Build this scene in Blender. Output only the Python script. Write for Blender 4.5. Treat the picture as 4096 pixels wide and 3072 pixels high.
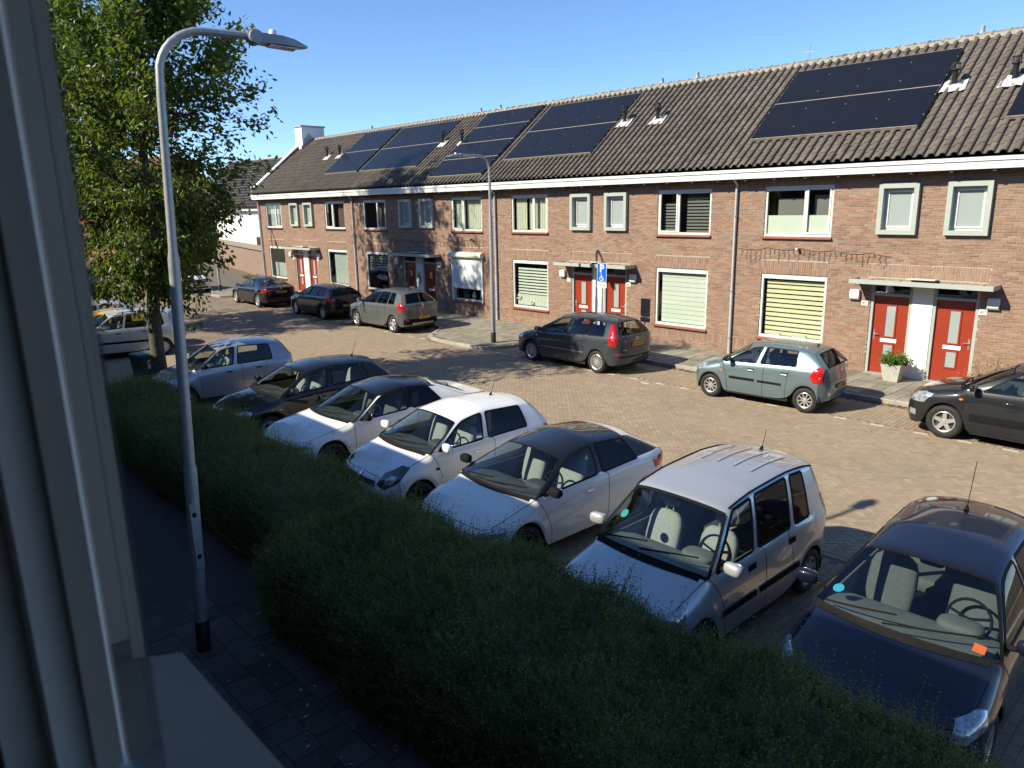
import bpy, bmesh, math, random
import numpy as np
from mathutils import Vector, Matrix
from mathutils.bvhtree import BVHTree
from mathutils.geometry import delaunay_2d_cdt
R = math.radians
rnd = random.Random(7)
rng = np.random.default_rng(11)
for o in list(bpy.data.objects):
    bpy.data.objects.remove(o)
scene = bpy.context.scene
COL = scene.collection

# ------------------------------------------------------------------ camera, sky, sun, exposure
CAM = Vector((11.914, -20.582, 4.728))
YAW, PITCH, ROLL = R(-46.872), R(-13.590), R(-1.093)
fw = Vector((math.sin(YAW)*math.cos(PITCH), math.cos(YAW)*math.cos(PITCH), math.sin(PITCH)))
rt0 = Vector((math.cos(YAW), -math.sin(YAW), 0)); up0 = rt0.cross(fw)
rt = rt0*math.cos(ROLL)+up0*math.sin(ROLL); up = -rt0*math.sin(ROLL)+up0*math.cos(ROLL)
cd = bpy.data.cameras.new('camera'); cam = bpy.data.objects.new('camera', cd); COL.objects.link(cam)
cam.matrix_world = Matrix(((rt.x, up.x, -fw.x, CAM.x), (rt.y, up.y, -fw.y, CAM.y), (rt.z, up.z, -fw.z, CAM.z), (0, 0, 0, 1)))
cd.sensor_width = 36; cd.lens = 36*2948.75/4096; cd.clip_start = 0.02; cd.clip_end = 3000
cd.dof.use_dof = True; cd.dof.focus_distance = 17.0; cd.dof.aperture_fstop = 9.0
scene.camera = cam
SUN_TRAVEL = Vector((0.42, 1.0, -0.82)).normalized()
sun_el = math.asin(-SUN_TRAVEL.z)
sun_az = math.atan2(-SUN_TRAVEL.x, -SUN_TRAVEL.y)      # clockwise from +Y
w = bpy.data.worlds.new('World'); scene.world = w; w.use_nodes = True
nt = w.node_tree; nt.nodes.clear()
sky = nt.nodes.new('ShaderNodeTexSky'); sky.sky_type = 'NISHITA'; sky.sun_disc = False
sky.sun_elevation = sun_el; sky.sun_rotation = sun_az; sky.altitude = 0; sky.air_density = 0.72; sky.dust_density = 0.0; sky.ozone_density = 6.0
bg = nt.nodes.new('ShaderNodeBackground'); bg.inputs[1].default_value = 0.077
wo = nt.nodes.new('ShaderNodeOutputWorld'); nt.links.new(sky.outputs[0], bg.inputs[0]); nt.links.new(bg.outputs[0], wo.inputs[0])
sl = bpy.data.lights.new('sun', 'SUN'); sl.energy = 3.0; sl.angle = R(0.53); sl.color = (1.0, 0.90, 0.73)
so = bpy.data.objects.new('sun', sl); COL.objects.link(so); so.location = (0, -40, 60)
so.rotation_euler = SUN_TRAVEL.to_track_quat('-Z', 'Y').to_euler()
vs = scene.view_settings; vs.view_transform = 'Standard'; vs.look = 'None'; vs.exposure = 1.52; vs.gamma = 1.0; vs.use_curve_mapping = False
scene.render.engine = 'CYCLES'; scene.cycles.max_bounces = 8; scene.cycles.transparent_max_bounces = 24
scene.cycles.use_denoising = True; scene.cycles.caustics_reflective = False; scene.cycles.caustics_refractive = False
scene.cycles.sample_clamp_indirect = 6.0

# ------------------------------------------------------------------ materials
MATS = {}
def nodes(name):
    m = bpy.data.materials.new(name); m.use_nodes = True; t = m.node_tree; t.nodes.clear()
    out = t.nodes.new('ShaderNodeOutputMaterial'); return m, t, out
def N(t, typ, **kw):
    n = t.nodes.new(typ)
    for k, v in kw.items():
        if k.startswith('i_'):
            n.inputs[k[2:].replace('_', ' ')].default_value = v
        else: setattr(n, k, v)
    return n
def L(t, a, b): t.links.new(a, b)
def col4(c): return (c[0], c[1], c[2], 1.0)
def ramp(t, fac, stops):
    r = t.nodes.new('ShaderNodeValToRGB'); e = r.color_ramp.elements
    while len(e) < len(stops): e.new(0.5)
    for q, (p, c) in zip(e, stops): q.position = p; q.color = col4(c)
    L(t, fac, r.inputs[0]); return r
def mat(name, c, rough=0.6, metal=0.0, var=0.12, scale=6.0, bump=0.0, bscale=80.0, coat=0.0, spec=0.5, coords='Object', dirt=0.0, dirtc=(0.1, 0.09, 0.07), dscale=1.5, alpha=None, sheen=0):
    if name in MATS: return MATS[name]
    m, t, out = nodes(name); b = N(t, 'ShaderNodeBsdfPrincipled')
    tc = N(t, 'ShaderNodeTexCoord'); no = N(t, 'ShaderNodeTexNoise', i_Scale=scale, i_Detail=5.0, i_Roughness=0.6)
    L(t, tc.outputs[coords], no.inputs['Vector'])
    r = ramp(t, no.outputs[0], [(0.3, [max(0, x*(1-var)) for x in c]), (0.7, [min(1, x*(1+var)) for x in c])])
    last = r.outputs[0]
    if dirt > 0:
        n2 = N(t, 'ShaderNodeTexNoise', i_Scale=dscale, i_Detail=8.0, i_Roughness=0.7); L(t, tc.outputs[coords], n2.inputs['Vector'])
        r2 = ramp(t, n2.outputs[0], [(0.48, (0, 0, 0)), (0.72, (dirt, dirt, dirt))])
        mx = N(t, 'ShaderNodeMix', data_type='RGBA'); L(t, r2.outputs[0], mx.inputs[0]); L(t, last, mx.inputs[6]); mx.inputs[7].default_value = col4(dirtc); last = mx.outputs[2]
    L(t, last, b.inputs['Base Color'])
    mr = N(t, 'ShaderNodeMapRange'); mr.inputs['To Min'].default_value = max(0.02, rough*0.85); mr.inputs['To Max'].default_value = min(1, rough*1.15)
    L(t, no.outputs[0], mr.inputs[0]); L(t, mr.outputs[0], b.inputs['Roughness'])
    b.inputs['Metallic'].default_value = metal; b.inputs['Coat Weight'].default_value = coat; b.inputs['Coat Roughness'].default_value = 0.04
    b.inputs['Specular IOR Level'].default_value = spec
    if bump > 0:
        n3 = N(t, 'ShaderNodeTexNoise', i_Scale=bscale, i_Detail=4.0); L(t, tc.outputs[coords], n3.inputs['Vector'])
        bp = N(t, 'ShaderNodeBump', i_Strength=bump, i_Distance=0.01); L(t, n3.outputs[0], bp.inputs['Height']); L(t, bp.outputs[0], b.inputs['Normal'])
    L(t, b.outputs[0], out.inputs[0]); MATS[name] = m; return m
def pieces_mat(name, stops, rough=0.85, per_object=False, bump=0.5, bscale=60, speck=None, rng_=(0.74, 1.18)):
    """colour picked per piece: a 'tint' value on joined pieces, the object's own random number on single ones"""
    key = name+('_single' if per_object else '')
    if key in MATS: return MATS[key]
    m, t, out = nodes(key); b = N(t, 'ShaderNodeBsdfPrincipled'); tc = N(t, 'ShaderNodeTexCoord')
    if per_object: f = N(t, 'ShaderNodeObjectInfo').outputs['Random']
    else: f = N(t, 'ShaderNodeAttribute', attribute_name='tint').outputs['Fac']
    r = ramp(t, f, stops)
    ge = N(t, 'ShaderNodeNewGeometry')
    no = N(t, 'ShaderNodeTexNoise', i_Scale=9.0, i_Detail=6.0, i_Roughness=0.65); L(t, ge.outputs['Position'], no.inputs['Vector'])
    n0 = N(t, 'ShaderNodeTexNoise', i_Scale=0.6, i_Detail=3.0); L(t, ge.outputs['Position'], n0.inputs['Vector'])
    ad = N(t, 'ShaderNodeMath', operation='ADD'); L(t, no.outputs[0], ad.inputs[0]); L(t, n0.outputs[0], ad.inputs[1])
    rr = ramp(t, ad.outputs[0], [(0.75, (rng_[0],)*3), (1.0, (rng_[1], rng_[1]*.985, rng_[1]*.96))]); rr.color_ramp.elements[0].position = 0.3; rr.color_ramp.elements[1].position = 0.72
    mv = N(t, 'ShaderNodeMath', operation='MULTIPLY'); mv.inputs[1].default_value = 0.5; L(t, ad.outputs[0], mv.inputs[0]); t.links.new(mv.outputs[0], rr.inputs[0])
    mx = N(t, 'ShaderNodeMix', data_type='RGBA', blend_type='MULTIPLY'); mx.inputs[0].default_value = 1.0
    L(t, r.outputs[0], mx.inputs[6]); L(t, rr.outputs[0], mx.inputs[7]); last = mx.outputs[2]
    if speck:
        sc, th, amt = speck[1:]; n4 = N(t, 'ShaderNodeTexNoise', i_Scale=sc, i_Detail=7.0, i_Roughness=0.7); L(t, ge.outputs['Position'], n4.inputs['Vector'])
        r4 = ramp(t, n4.outputs[0], [(th, (0, 0, 0)), (th+0.08, (amt, amt, amt))])
        m4 = N(t, 'ShaderNodeMix', data_type='RGBA'); L(t, r4.outputs[0], m4.inputs[0]); L(t, last, m4.inputs[6]); m4.inputs[7].default_value = col4(speck[0]); last = m4.outputs[2]
    L(t, last, b.inputs['Base Color']); b.inputs['Roughness'].default_value = rough; b.inputs['Specular IOR Level'].default_value = 0.3
    n3 = N(t, 'ShaderNodeTexNoise', i_Scale=bscale, i_Detail=5.0); L(t, ge.outputs['Position'], n3.inputs['Vector'])
    bp = N(t, 'ShaderNodeBump', i_Strength=bump, i_Distance=0.008); L(t, n3.outputs[0], bp.inputs['Height']); L(t, bp.outputs[0], b.inputs['Normal'])
    L(t, b.outputs[0], out.inputs[0]); MATS[key] = m; return m
def glass(name, tint=(0.75, 0.8, 0.8), f0=0.055, rough=0.01, body=None, bodyw=0.0):
    if name in MATS: return MATS[name]
    m, t, out = nodes(name); ge = N(t, 'ShaderNodeNewGeometry')
    dt = N(t, 'ShaderNodeVectorMath', operation='DOT_PRODUCT'); L(t, ge.outputs['Incoming'], dt.inputs[0]); L(t, ge.outputs['Normal'], dt.inputs[1])
    ab = N(t, 'ShaderNodeMath', operation='ABSOLUTE'); L(t, dt.outputs['Value'], ab.inputs[0])
    su = N(t, 'ShaderNodeMath', operation='SUBTRACT'); su.inputs[0].default_value = 1.0; L(t, ab.outputs[0], su.inputs[1])
    pw = N(t, 'ShaderNodeMath', operation='POWER'); pw.inputs[1].default_value = 5.0; L(t, su.outputs[0], pw.inputs[0])
    mu = N(t, 'ShaderNodeMath', operation='MULTIPLY_ADD'); mu.inputs[1].default_value = 1-f0; mu.inputs[2].default_value = f0; L(t, pw.outputs[0], mu.inputs[0])
    tr = N(t, 'ShaderNodeBsdfTransparent'); tr.inputs[0].default_value = col4(tint); last = tr.outputs[0]
    if body:
        df = N(t, 'ShaderNodeBsdfDiffuse'); df.inputs[0].default_value = col4(body); m2 = N(t, 'ShaderNodeMixShader'); m2.inputs[0].default_value = bodyw
        L(t, last, m2.inputs[1]); L(t, df.outputs[0], m2.inputs[2]); last = m2.outputs[0]
    gl = N(t, 'ShaderNodeBsdfGlossy'); gl.inputs['Roughness'].default_value = rough
    mx = N(t, 'ShaderNodeMixShader'); L(t, mu.outputs[0], mx.inputs[0]); L(t, last, mx.inputs[1]); L(t, gl.outputs[0], mx.inputs[2])
    L(t, mx.outputs[0], out.inputs[0]); MATS[name] = m; return m
def leaf_mat(name, stops, trans=0.35, rough=0.5):
    if name in MATS: return MATS[name]
    m, t, out = nodes(name); f = N(t, 'ShaderNodeAttribute', attribute_name='tint').outputs['Fac']; r = ramp(t, f, stops)
    b = N(t, 'ShaderNodeBsdfPrincipled'); L(t, r.outputs[0], b.inputs['Base Color']); b.inputs['Roughness'].default_value = rough; b.inputs['Specular IOR Level'].default_value = 0.35
    tl = N(t, 'ShaderNodeBsdfTranslucent')
    mc = N(t, 'ShaderNodeMix', data_type='RGBA', blend_type='MULTIPLY'); mc.inputs[0].default_value = 1; L(t, r.outputs[0], mc.inputs[6]); mc.inputs[7].default_value = (1.5, 1.5, 0.55, 1); L(t, mc.outputs[2], tl.inputs[0])
    mx = N(t, 'ShaderNodeMixShader'); mx.inputs[0].default_value = trans; L(t, b.outputs[0], mx.inputs[1]); L(t, tl.outputs[0], mx.inputs[2]); L(t, mx.outputs[0], out.inputs[0])
    MATS[name] = m; return m
def paint(name, c, metal=0.0, rough=0.35, dust=0.15):
    """lacquered car paint with a thin uneven film of dust"""
    if name in MATS: return MATS[name]
    m, t, out = nodes(name); b = N(t, 'ShaderNodeBsdfPrincipled'); tc = N(t, 'ShaderNodeTexCoord')
    n1 = N(t, 'ShaderNodeTexNoise', i_Scale=2.2, i_Detail=7.0, i_Roughness=0.7); L(t, tc.outputs['Object'], n1.inputs['Vector'])
    r1 = ramp(t, n1.outputs[0], [(0.35, (0, 0, 0)), (0.8, (dust, dust, dust))])
    fl = N(t, 'ShaderNodeTexNoise', i_Scale=900.0); L(t, tc.outputs['Object'], fl.inputs['Vector'])
    rf = ramp(t, fl.outputs[0], [(0.35, [x*0.9 for x in c]), (0.65, [min(1, x*1.1) for x in c])])
    mx = N(t, 'ShaderNodeMix', data_type='RGBA'); L(t, r1.outputs[0], mx.inputs[0]); L(t, rf.outputs[0], mx.inputs[6]); mx.inputs[7].default_value = (0.33, 0.30, 0.25, 1)
    L(t, mx.outputs[2], b.inputs['Base Color']); b.inputs['Metallic'].default_value = metal; b.inputs['Roughness'].default_value = rough; b.inputs['Specular IOR Level'].default_value = 0.15
    b.inputs['Coat Weight'].default_value = 1.0
    mr = N(t, 'ShaderNodeMapRange'); mr.inputs['To Min'].default_value = 0.015; mr.inputs['To Max'].default_value = 0.09; L(t, n1.outputs[0], mr.inputs[0]); L(t, mr.outputs[0], b.inputs['Coat Roughness'])
    L(t, b.outputs[0], out.inputs[0]); MATS[name] = m; return m

BRICK_STOPS = [(0.0, (0.20, 0.118, 0.084)), (0.3, (0.25, 0.152, 0.108)), (0.6, (0.285, 0.180, 0.128)), (0.85, (0.32, 0.210, 0.152)), (1.0, (0.28, 0.192, 0.145))]
TILE_STOPS = [(0.0, (0.098, 0.085, 0.072)), (0.5, (0.120, 0.104, 0.088)), (1.0, (0.145, 0.126, 0.105))]
PAVE_STOPS = [(0.0, (0.262, 0.205, 0.142)), (0.5, (0.302, 0.238, 0.167)), (1.0, (0.345, 0.276, 0.198))]
SLAB_STOPS = [(0.0, (0.19, 0.175, 0.135)), (0.5, (0.25, 0.232, 0.185)), (1.0, (0.31, 0.29, 0.24))]
MOSS = ((0.16, 0.15, 0.075), 7.0, 0.60, 0.55)
M_white = mat('white_frame_paint', (0.62, 0.63, 0.59), 0.4, var=0.03, dirt=0.25, dirtc=(0.5, 0.48, 0.42))
M_grey_frame = mat('grey_green_paint', (0.36, 0.40, 0.36), 0.45, var=0.05)
M_dgrey_frame = mat('dark_grey_frame_paint', (0.25, 0.275, 0.26), 0.45, var=0.05)
M_mortar = mat('mortar', (0.36, 0.32, 0.265), 0.95, var=0.2, scale=12, bump=0.6, bscale=120)
M_soffit = mat('soffit_brown_wood', (0.06, 0.045, 0.035), 0.8)
M_door = mat('red_door_paint', (0.27, 0.032, 0.013), 0.38, var=0.05)
M_dark = mat('dark_room', (0.12, 0.115, 0.105), 0.95)
M_black = mat('black_plastic', (0.012, 0.012, 0.013), 0.5)
M_rubber = mat('rubber', (0.014, 0.014, 0.014), 0.75, var=0.2, scale=20)
M_alu = mat('brushed_metal', (0.62, 0.62, 0.60), 0.35, metal=0.9, var=0.06)
M_galv = mat('galvanised_steel', (0.36, 0.37, 0.37), 0.42, metal=0.45, var=0.12, scale=14)
M_zinc = mat('zinc_downpipe', (0.50, 0.52, 0.55), 0.5, metal=0.35, var=0.1, scale=3)
M_lead = mat('lead_flashing', (0.34, 0.36, 0.38), 0.6, metal=0.2, var=0.25, scale=8, bump=0.6, bscale=14)
M_pale_lead = mat('pale_flashing', (0.44, 0.45, 0.46), 0.55, var=0.2, scale=12, bump=0.7, bscale=18)
M_cell = mat('solar_cells', (0.0075, 0.0085, 0.013), 0.30, var=0.15, scale=1.2, spec=0.28)
M_cellframe = mat('solar_frame', (0.015, 0.015, 0.017), 0.4)
M_rail = mat('solar_rail_aluminium', (0.46, 0.41, 0.31), 0.45, metal=0.5)
M_glass = glass('window_glass', (0.93, 0.95, 0.93), 0.07)
M_frost = glass('frosted_pane', (0.55, 0.58, 0.56), 0.06, 0.12, (0.42, 0.48, 0.47), 0.7)
M_curtain = mat('cream_curtain', (0.72, 0.74, 0.62), 0.9, var=0.05)
M_blindw = mat('white_blind', (0.70, 0.76, 0.68), 0.8, var=0.03)
M_blindy = mat('cream_blind', (0.80, 0.78, 0.52), 0.8, var=0.03)
M_blindg = mat('grey_blind', (0.20, 0.20, 0.19), 0.8, var=0.05)
M_sill = mat('red_tile_sill', (0.25, 0.075, 0.045), 0.6, var=0.2)
M_conc = mat('concrete', (0.33, 0.31, 0.26), 0.9, var=0.15, scale=8, bump=0.4)
M_stucco = mat('white_stucco', (0.80, 0.79, 0.74), 0.9, var=0.04, bump=0.3, bscale=40, dirt=0.2, dirtc=(0.55, 0.53, 0.46), dscale=0.8)
M_trans = None
m, t, out = nodes('clear_pane'); tb = N(t, 'ShaderNodeBsdfTransparent'); tb.inputs[0].default_value = (0.97, 0.98, 0.98, 1); L(t, tb.outputs[0], out.inputs[0]); M_trans = m

# ------------------------------------------------------------------ mesh helpers
class MB:
    def __init__(s): s.v = []; s.f = []; s.m = []
    def add(s, vs, fs, mi=0):
        b = len(s.v); s.v += [tuple(q) for q in vs]
        for q in fs: s.f.append(tuple(b+i for i in q)); s.m.append(mi)
    def box(s, x0, x1, y0, y1, z0, z1, mi=0):
        s.add([(x0, y0, z0), (x1, y0, z0), (x1, y1, z0), (x0, y1, z0), (x0, y0, z1), (x1, y0, z1), (x1, y1, z1), (x0, y1, z1)],
              [(0, 3, 2, 1), (4, 5, 6, 7), (0, 1, 5, 4), (1, 2, 6, 5), (2, 3, 7, 6), (3, 0, 4, 7)], mi)
    def tube(s, pts, rad, n=8, mi=0, cap=True):
        pts = [Vector(p) for p in pts]; rs = rad if isinstance(rad, (list, tuple)) else [rad]*len(pts)
        b = len(s.v); prev = None
        for k, p in enumerate(pts):
            d = (pts[min(k+1, len(pts)-1)]-pts[max(k-1, 0)])
            d = d.normalized() if d.length > 1e-9 else Vector((0, 0, 1))
            if prev is None: u = d.orthogonal().normalized()
            else:
                u = prev-d*prev.dot(d); u = u.normalized() if u.length > 1e-6 else d.orthogonal().normalized()
            prev = u; q = d.cross(u)
            for a in range(n):
                an = 2*math.pi*a/n; s.v.append(tuple(p+(u*math.cos(an)+q*math.sin(an))*rs[k]))
        for k in range(len(pts)-1):
            for a in range(n):
                c = (a+1) % n; s.f.append((b+k*n+a, b+k*n+c, b+(k+1)*n+c, b+(k+1)*n+a)); s.m.append(mi)
        if cap:
            s.f.append(tuple(b+a for a in reversed(range(n)))); s.m.append(mi)
            e = b+(len(pts)-1)*n; s.f.append(tuple(e+a for a in range(n))); s.m.append(mi)
    def lathe(s, prof, n=24, c=(0, 0, 0), axis='z', mi=0):
        b = len(s.v)
        for r, h in prof:
            for a in range(n):
                an = 2*math.pi*a/n; x, y = r*math.cos(an), r*math.sin(an)
                p = (x, y, h) if axis == 'z' else ((x, h, y) if axis == 'y' else (h, x, y))
                s.v.append((c[0]+p[0], c[1]+p[1], c[2]+p[2]))
        for k in range(len(prof)-1):
            for a in range(n):
                d = (a+1) % n; s.f.append((b+k*n+a, b+k*n+d, b+(k+1)*n+d, b+(k+1)*n+a)); s.m.append(mi)
    def prism(s, poly, d0, d1, axis='y', mi=0):
        n = len(poly)
        def P(a, b, d): return (a, d, b) if axis == 'y' else ((a, b, d) if axis == 'z' else (d, a, b))
        vs = [P(a, b, d0) for a, b in poly]+[P(a, b, d1) for a, b in poly]
        fs = [tuple(range(n)), tuple(range(2*n-1, n-1, -1))]+[(i, (i+1) % n, n+(i+1) % n, n+i) for i in range(n)]
        s.add(vs, fs, mi)
    def sup(s, c, h, p=3.0, nu=14, nv=9, rot=None, mi=0):
        """rounded block: superellipsoid of half sizes h"""
        b = len(s.v); e = 2.0/p
        sg = lambda x: math.copysign(abs(x)**e, x)
        M = rot or Matrix.Identity(3)
        for j in range(nv+1):
            ph = -math.pi/2+math.pi*j/nv
            for i in range(nu):
                th = 2*math.pi*i/nu
                q = M @ Vector((h[0]*sg(math.cos(ph))*sg(math.cos(th)), h[1]*sg(math.cos(ph))*sg(math.sin(th)), h[2]*sg(math.sin(ph))))
                s.v.append((c[0]+q.x, c[1]+q.y, c[2]+q.z))
        for j in range(nv):
            for i in range(nu):
                k = (i+1) % nu; s.f.append((b+j*nu+i, b+j*nu+k, b+(j+1)*nu+k, b+(j+1)*nu+i)); s.m.append(mi)
    def build(s, name, mats, parent=None, smooth=False, fix=True, loc=None):
        me = bpy.data.meshes.new(name); me.from_pydata(s.v, [], s.f)
        mats = mats if isinstance(mats, (list, tuple)) else [mats]
        for q in mats: me.materials.append(q)
        if len(mats) > 1: me.polygons.foreach_set('material_index', s.m)
        if fix:
            bm = bmesh.new(); bm.from_mesh(me); bmesh.ops.recalc_face_normals(bm, faces=bm.faces); bm.to_mesh(me); bm.free()
        if smooth:
            me.polygons.foreach_set('use_smooth', [True]*len(me.polygons))
            if smooth != 'all': me.set_sharp_from_angle(angle=R(40 if smooth is True else smooth))
        o = bpy.data.objects.new(name, me); COL.objects.link(o)
        if parent is not None: o.parent = parent
        if loc: o.location = loc
        return o
def link(name, me, parent=None, loc=None, rot=None):
    o = bpy.data.objects.new(name, me); COL.objects.link(o)
    if parent is not None: o.parent = parent
    if loc is not None: o.location = loc
    if rot is not None: o.rotation_euler = rot
    return o
def empty(name, loc=(0, 0, 0), rz=0, parent=None):
    o = bpy.data.objects.new(name, None); COL.objects.link(o); o.location = loc; o.rotation_euler = (0, 0, rz); o.empty_display_size = 0.2
    if parent is not None: o.parent = parent
    return o
def tag(o, label=None, cat=None, group=None, kind=None):
    if label: o['label'] = label
    if cat: o['category'] = cat
    if group: o['group'] = group
    if kind: o['kind'] = kind
    return o
def np_mesh(name, V, F, mats, tint=None, smooth=False, mi=None):
    """V (n,3), F (m,4 or 3) numpy; tint per face"""
    me = bpy.data.meshes.new(name); V = np.asarray(V, np.float32); F = np.asarray(F, np.int32); k = F.shape[1]
    me.vertices.add(len(V)); me.vertices.foreach_set('co', V.ravel())
    me.loops.add(F.size); me.loops.foreach_set('vertex_index', F.ravel())
    me.polygons.add(len(F)); me.polygons.foreach_set('loop_start', np.arange(0, F.size, k, dtype=np.int32)); me.polygons.foreach_set('loop_total', np.full(len(F), k, np.int32))
    for q in (mats if isinstance(mats, (list, tuple)) else [mats]): me.materials.append(q)
    if mi is not None: me.polygons.foreach_set('material_index', np.asarray(mi, np.int32))
    me.polygons.foreach_set('use_smooth', np.full(len(F), bool(smooth)))
    if tint is not None:
        a = me.attributes.new('tint', 'FLOAT', 'FACE'); a.data.foreach_set('value', np.asarray(tint, np.float32))
    me.update(calc_edges=True); return me
def text(s, size, material, parent, loc, rot, name='lettering', bold=0.0, align='CENTER'):
    c = bpy.data.curves.new(name, 'FONT'); c.body = s; c.size = size; c.align_x = align; c.align_y = 'CENTER'; c.extrude = 0.0008; c.offset = bold
    o0 = bpy.data.objects.new(name, c); COL.objects.link(o0); dg = bpy.context.evaluated_depsgraph_get(); me = bpy.data.meshes.new_from_object(o0.evaluated_get(dg)); bpy.data.objects.remove(o0); bpy.data.curves.remove(c)
    me.materials.clear(); me.materials.append(material); o = bpy.data.objects.new(name, me); COL.objects.link(o); o.parent = parent; o.location = loc; o.rotation_euler = rot; return o
# ------------------------------------------------------------------ ground, road, pavements
def sheet(name, poly, z, m, kind='structure'):
    mb = MB(); mb.add([(x, y, z) for x, y in poly], [tuple(range(len(poly)))]); o = mb.build(name, m, fix=False); o['kind'] = kind; return o
def far_pave_mat(name, c1, c2, joint, sx, sy):
    m, t, out = nodes(name); b = N(t, 'ShaderNodeBsdfPrincipled'); ge = N(t, 'ShaderNodeNewGeometry')
    br = N(t, 'ShaderNodeTexBrick'); br.inputs['Color1'].default_value = col4(c1); br.inputs['Color2'].default_value = col4(c2); br.inputs['Mortar'].default_value = col4(joint)
    br.inputs['Scale'].default_value = 1.0; br.inputs['Brick Width'].default_value = sx; br.inputs['Row Height'].default_value = sy; br.inputs['Mortar Size'].default_value = 0.006
    L(t, ge.outputs['Position'], br.inputs['Vector'])
    no = N(t, 'ShaderNodeTexNoise', i_Scale=0.7, i_Detail=8.0, i_Roughness=0.65); L(t, ge.outputs['Position'], no.inputs['Vector'])
    r = ramp(t, no.outputs[0], [(0.3, (0.72, 0.72, 0.72)), (0.7, (1.15, 1.13, 1.1))])
    mx = N(t, 'ShaderNodeMix', data_type='RGBA', blend_type='MULTIPLY'); mx.inputs[0].default_value = 1; L(t, br.outputs[0], mx.inputs[6]); L(t, r.outputs[0], mx.inputs[7])
    L(t, mx.outputs[2], b.inputs['Base Color']); b.inputs['Roughness'].default_value = 0.9; b.inputs['Specular IOR Level'].default_value = 0.25; L(t, b.outputs[0], out.inputs[0]); return m
M_farpave = far_pave_mat('distant_paving', (0.21, 0.158, 0.117), (0.28, 0.215, 0.162), (0.12, 0.10, 0.08), 0.2, 0.1)
M_joint = mat('joint_sand', (0.13, 0.105, 0.080), 0.95, var=0.25, scale=5, coords='Object', dirt=0.6, dirtc=(0.09, 0.085, 0.045), dscale=0.9)
M_ground = mat('bare_ground', (0.16, 0.14, 0.10), 0.95, var=0.2, scale=0.4)
M_asph = mat('dark_footpath', (0.050, 0.046, 0.042), 0.9, var=0.25, scale=4, bump=0.5, bscale=120, dirt=0.5, dirtc=(0.10, 0.085, 0.06), dscale=2.5)
sheet('ground', [(-900, -900), (900, -900), (900, 900), (-900, 900)], -0.06, M_ground)
# paved area: bricks are built near the camera, the far sheet takes over from there
PX0, PX1, PY0, PY1 = -15.0, 13.4, -15.4, -2.6
road = sheet('road', [(PX0, PY0), (PX1, PY0), (PX1, PY1), (PX0, PY1)], -0.0035, M_joint)
sheet('road_far', [(-140, -15.4), (PX0, -15.4), (PX0, -2.6), (-34.5, -2.6), (-62, 4.0), (-140, 22)], -0.004, M_farpave)
sheet('road_side', [(PX1, -15.4), (60, -15.4), (60, -2.6), (PX1, -2.6)], -0.004, M_farpave)
sheet('footpath', [(-60, -40), (60, -40), (60, -15.4), (-60, -15.4)], -0.02, M_asph)
fp = bpy.data.objects['footpath']; V_, F_ = None, None
M_fslab = pieces_mat('footpath_slab', [(0, (.055, .052, .047)), (1, (.10, .094, .083))], 0.9, per_object=True, bump=0.5, bscale=60)
MP = pieces_mat('paving_brick', PAVE_STOPS, 0.88, bump=0.5, bscale=90, speck=((0.40, 0.34, 0.26), 0.9, 0.63, 0.30), rng_=(0.88, 1.08))
MP1 = pieces_mat('paving_brick', PAVE_STOPS, 0.88, per_object=True, bump=0.5, bscale=90, speck=((0.40, 0.34, 0.26), 0.9, 0.63, 0.30), rng_=(0.88, 1.08))
def boxes_np(c, hx, hy, top, bot, ang=None, jit=None):
    """many low blocks: centre (n,2), half sizes, top and bottom heights -> V, F (top + 4 sides), slightly chamfered"""
    n = len(c); sx = np.array([-1, 1, 1, -1]); sy = np.array([-1, -1, 1, 1]); V = np.zeros((n, 8, 3))
    ch = 0.97
    for lvl, (zz, k) in enumerate(((top, ch), (bot, 1.0))):
        lx = sx[None]*(hx[:, None]-(1-k)*0.05); ly = sy[None]*(hy[:, None]-(1-k)*0.05)
        if ang is not None:
            ca, sa = np.cos(ang)[:, None], np.sin(ang)[:, None]; lx, ly = lx*ca-ly*sa, lx*sa+ly*ca
        V[:, lvl*4:lvl*4+4, 0] = c[:, 0:1]+lx; V[:, lvl*4:lvl*4+4, 1] = c[:, 1:2]+ly; V[:, lvl*4:lvl*4+4, 2] = np.asarray(zz)[:, None] if np.ndim(zz) else zz
    base = (np.arange(n)*8)[:, None, None]
    F = np.array([[0, 1, 2, 3], [4, 5, 1, 0], [5, 6, 2, 1], [6, 7, 3, 2], [7, 4, 0, 3]])[None]+base
    return V.reshape(-1, 3), F.reshape(-1, 4)
# carriageway in herringbone (45 degrees to the kerb lines), parking strips in running bond
K = 0.1; c45 = math.sqrt(0.5)
gx, gy = np.meshgrid(np.arange(-170, 170), np.arange(-170, 170), indexing='ij'); gx, gy = gx.ravel(), gy.ravel(); md = (gx-gy) % 4
hh_, vv_ = md == 0, md == 3
cs = np.vstack([np.stack([gx[hh_]+1, gy[hh_]+0.5], 1), np.stack([gx[vv_]+0.5, gy[vv_]+1.0], 1)])*K
an = np.concatenate([np.zeros(hh_.sum()), np.full(vv_.sum(), math.pi/2)])+math.pi/4
cs = np.stack([(cs[:, 0]-cs[:, 1])*c45, (cs[:, 0]+cs[:, 1])*c45], 1)+np.array([-0.8, -7.8])
lo, hi = -11.06, -4.52
ok = (cs[:, 0] > PX0) & (cs[:, 0] < PX1) & (cs[:, 1] > lo) & (cs[:, 1] < hi)
cs, an = cs[ok], an[ok]
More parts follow.
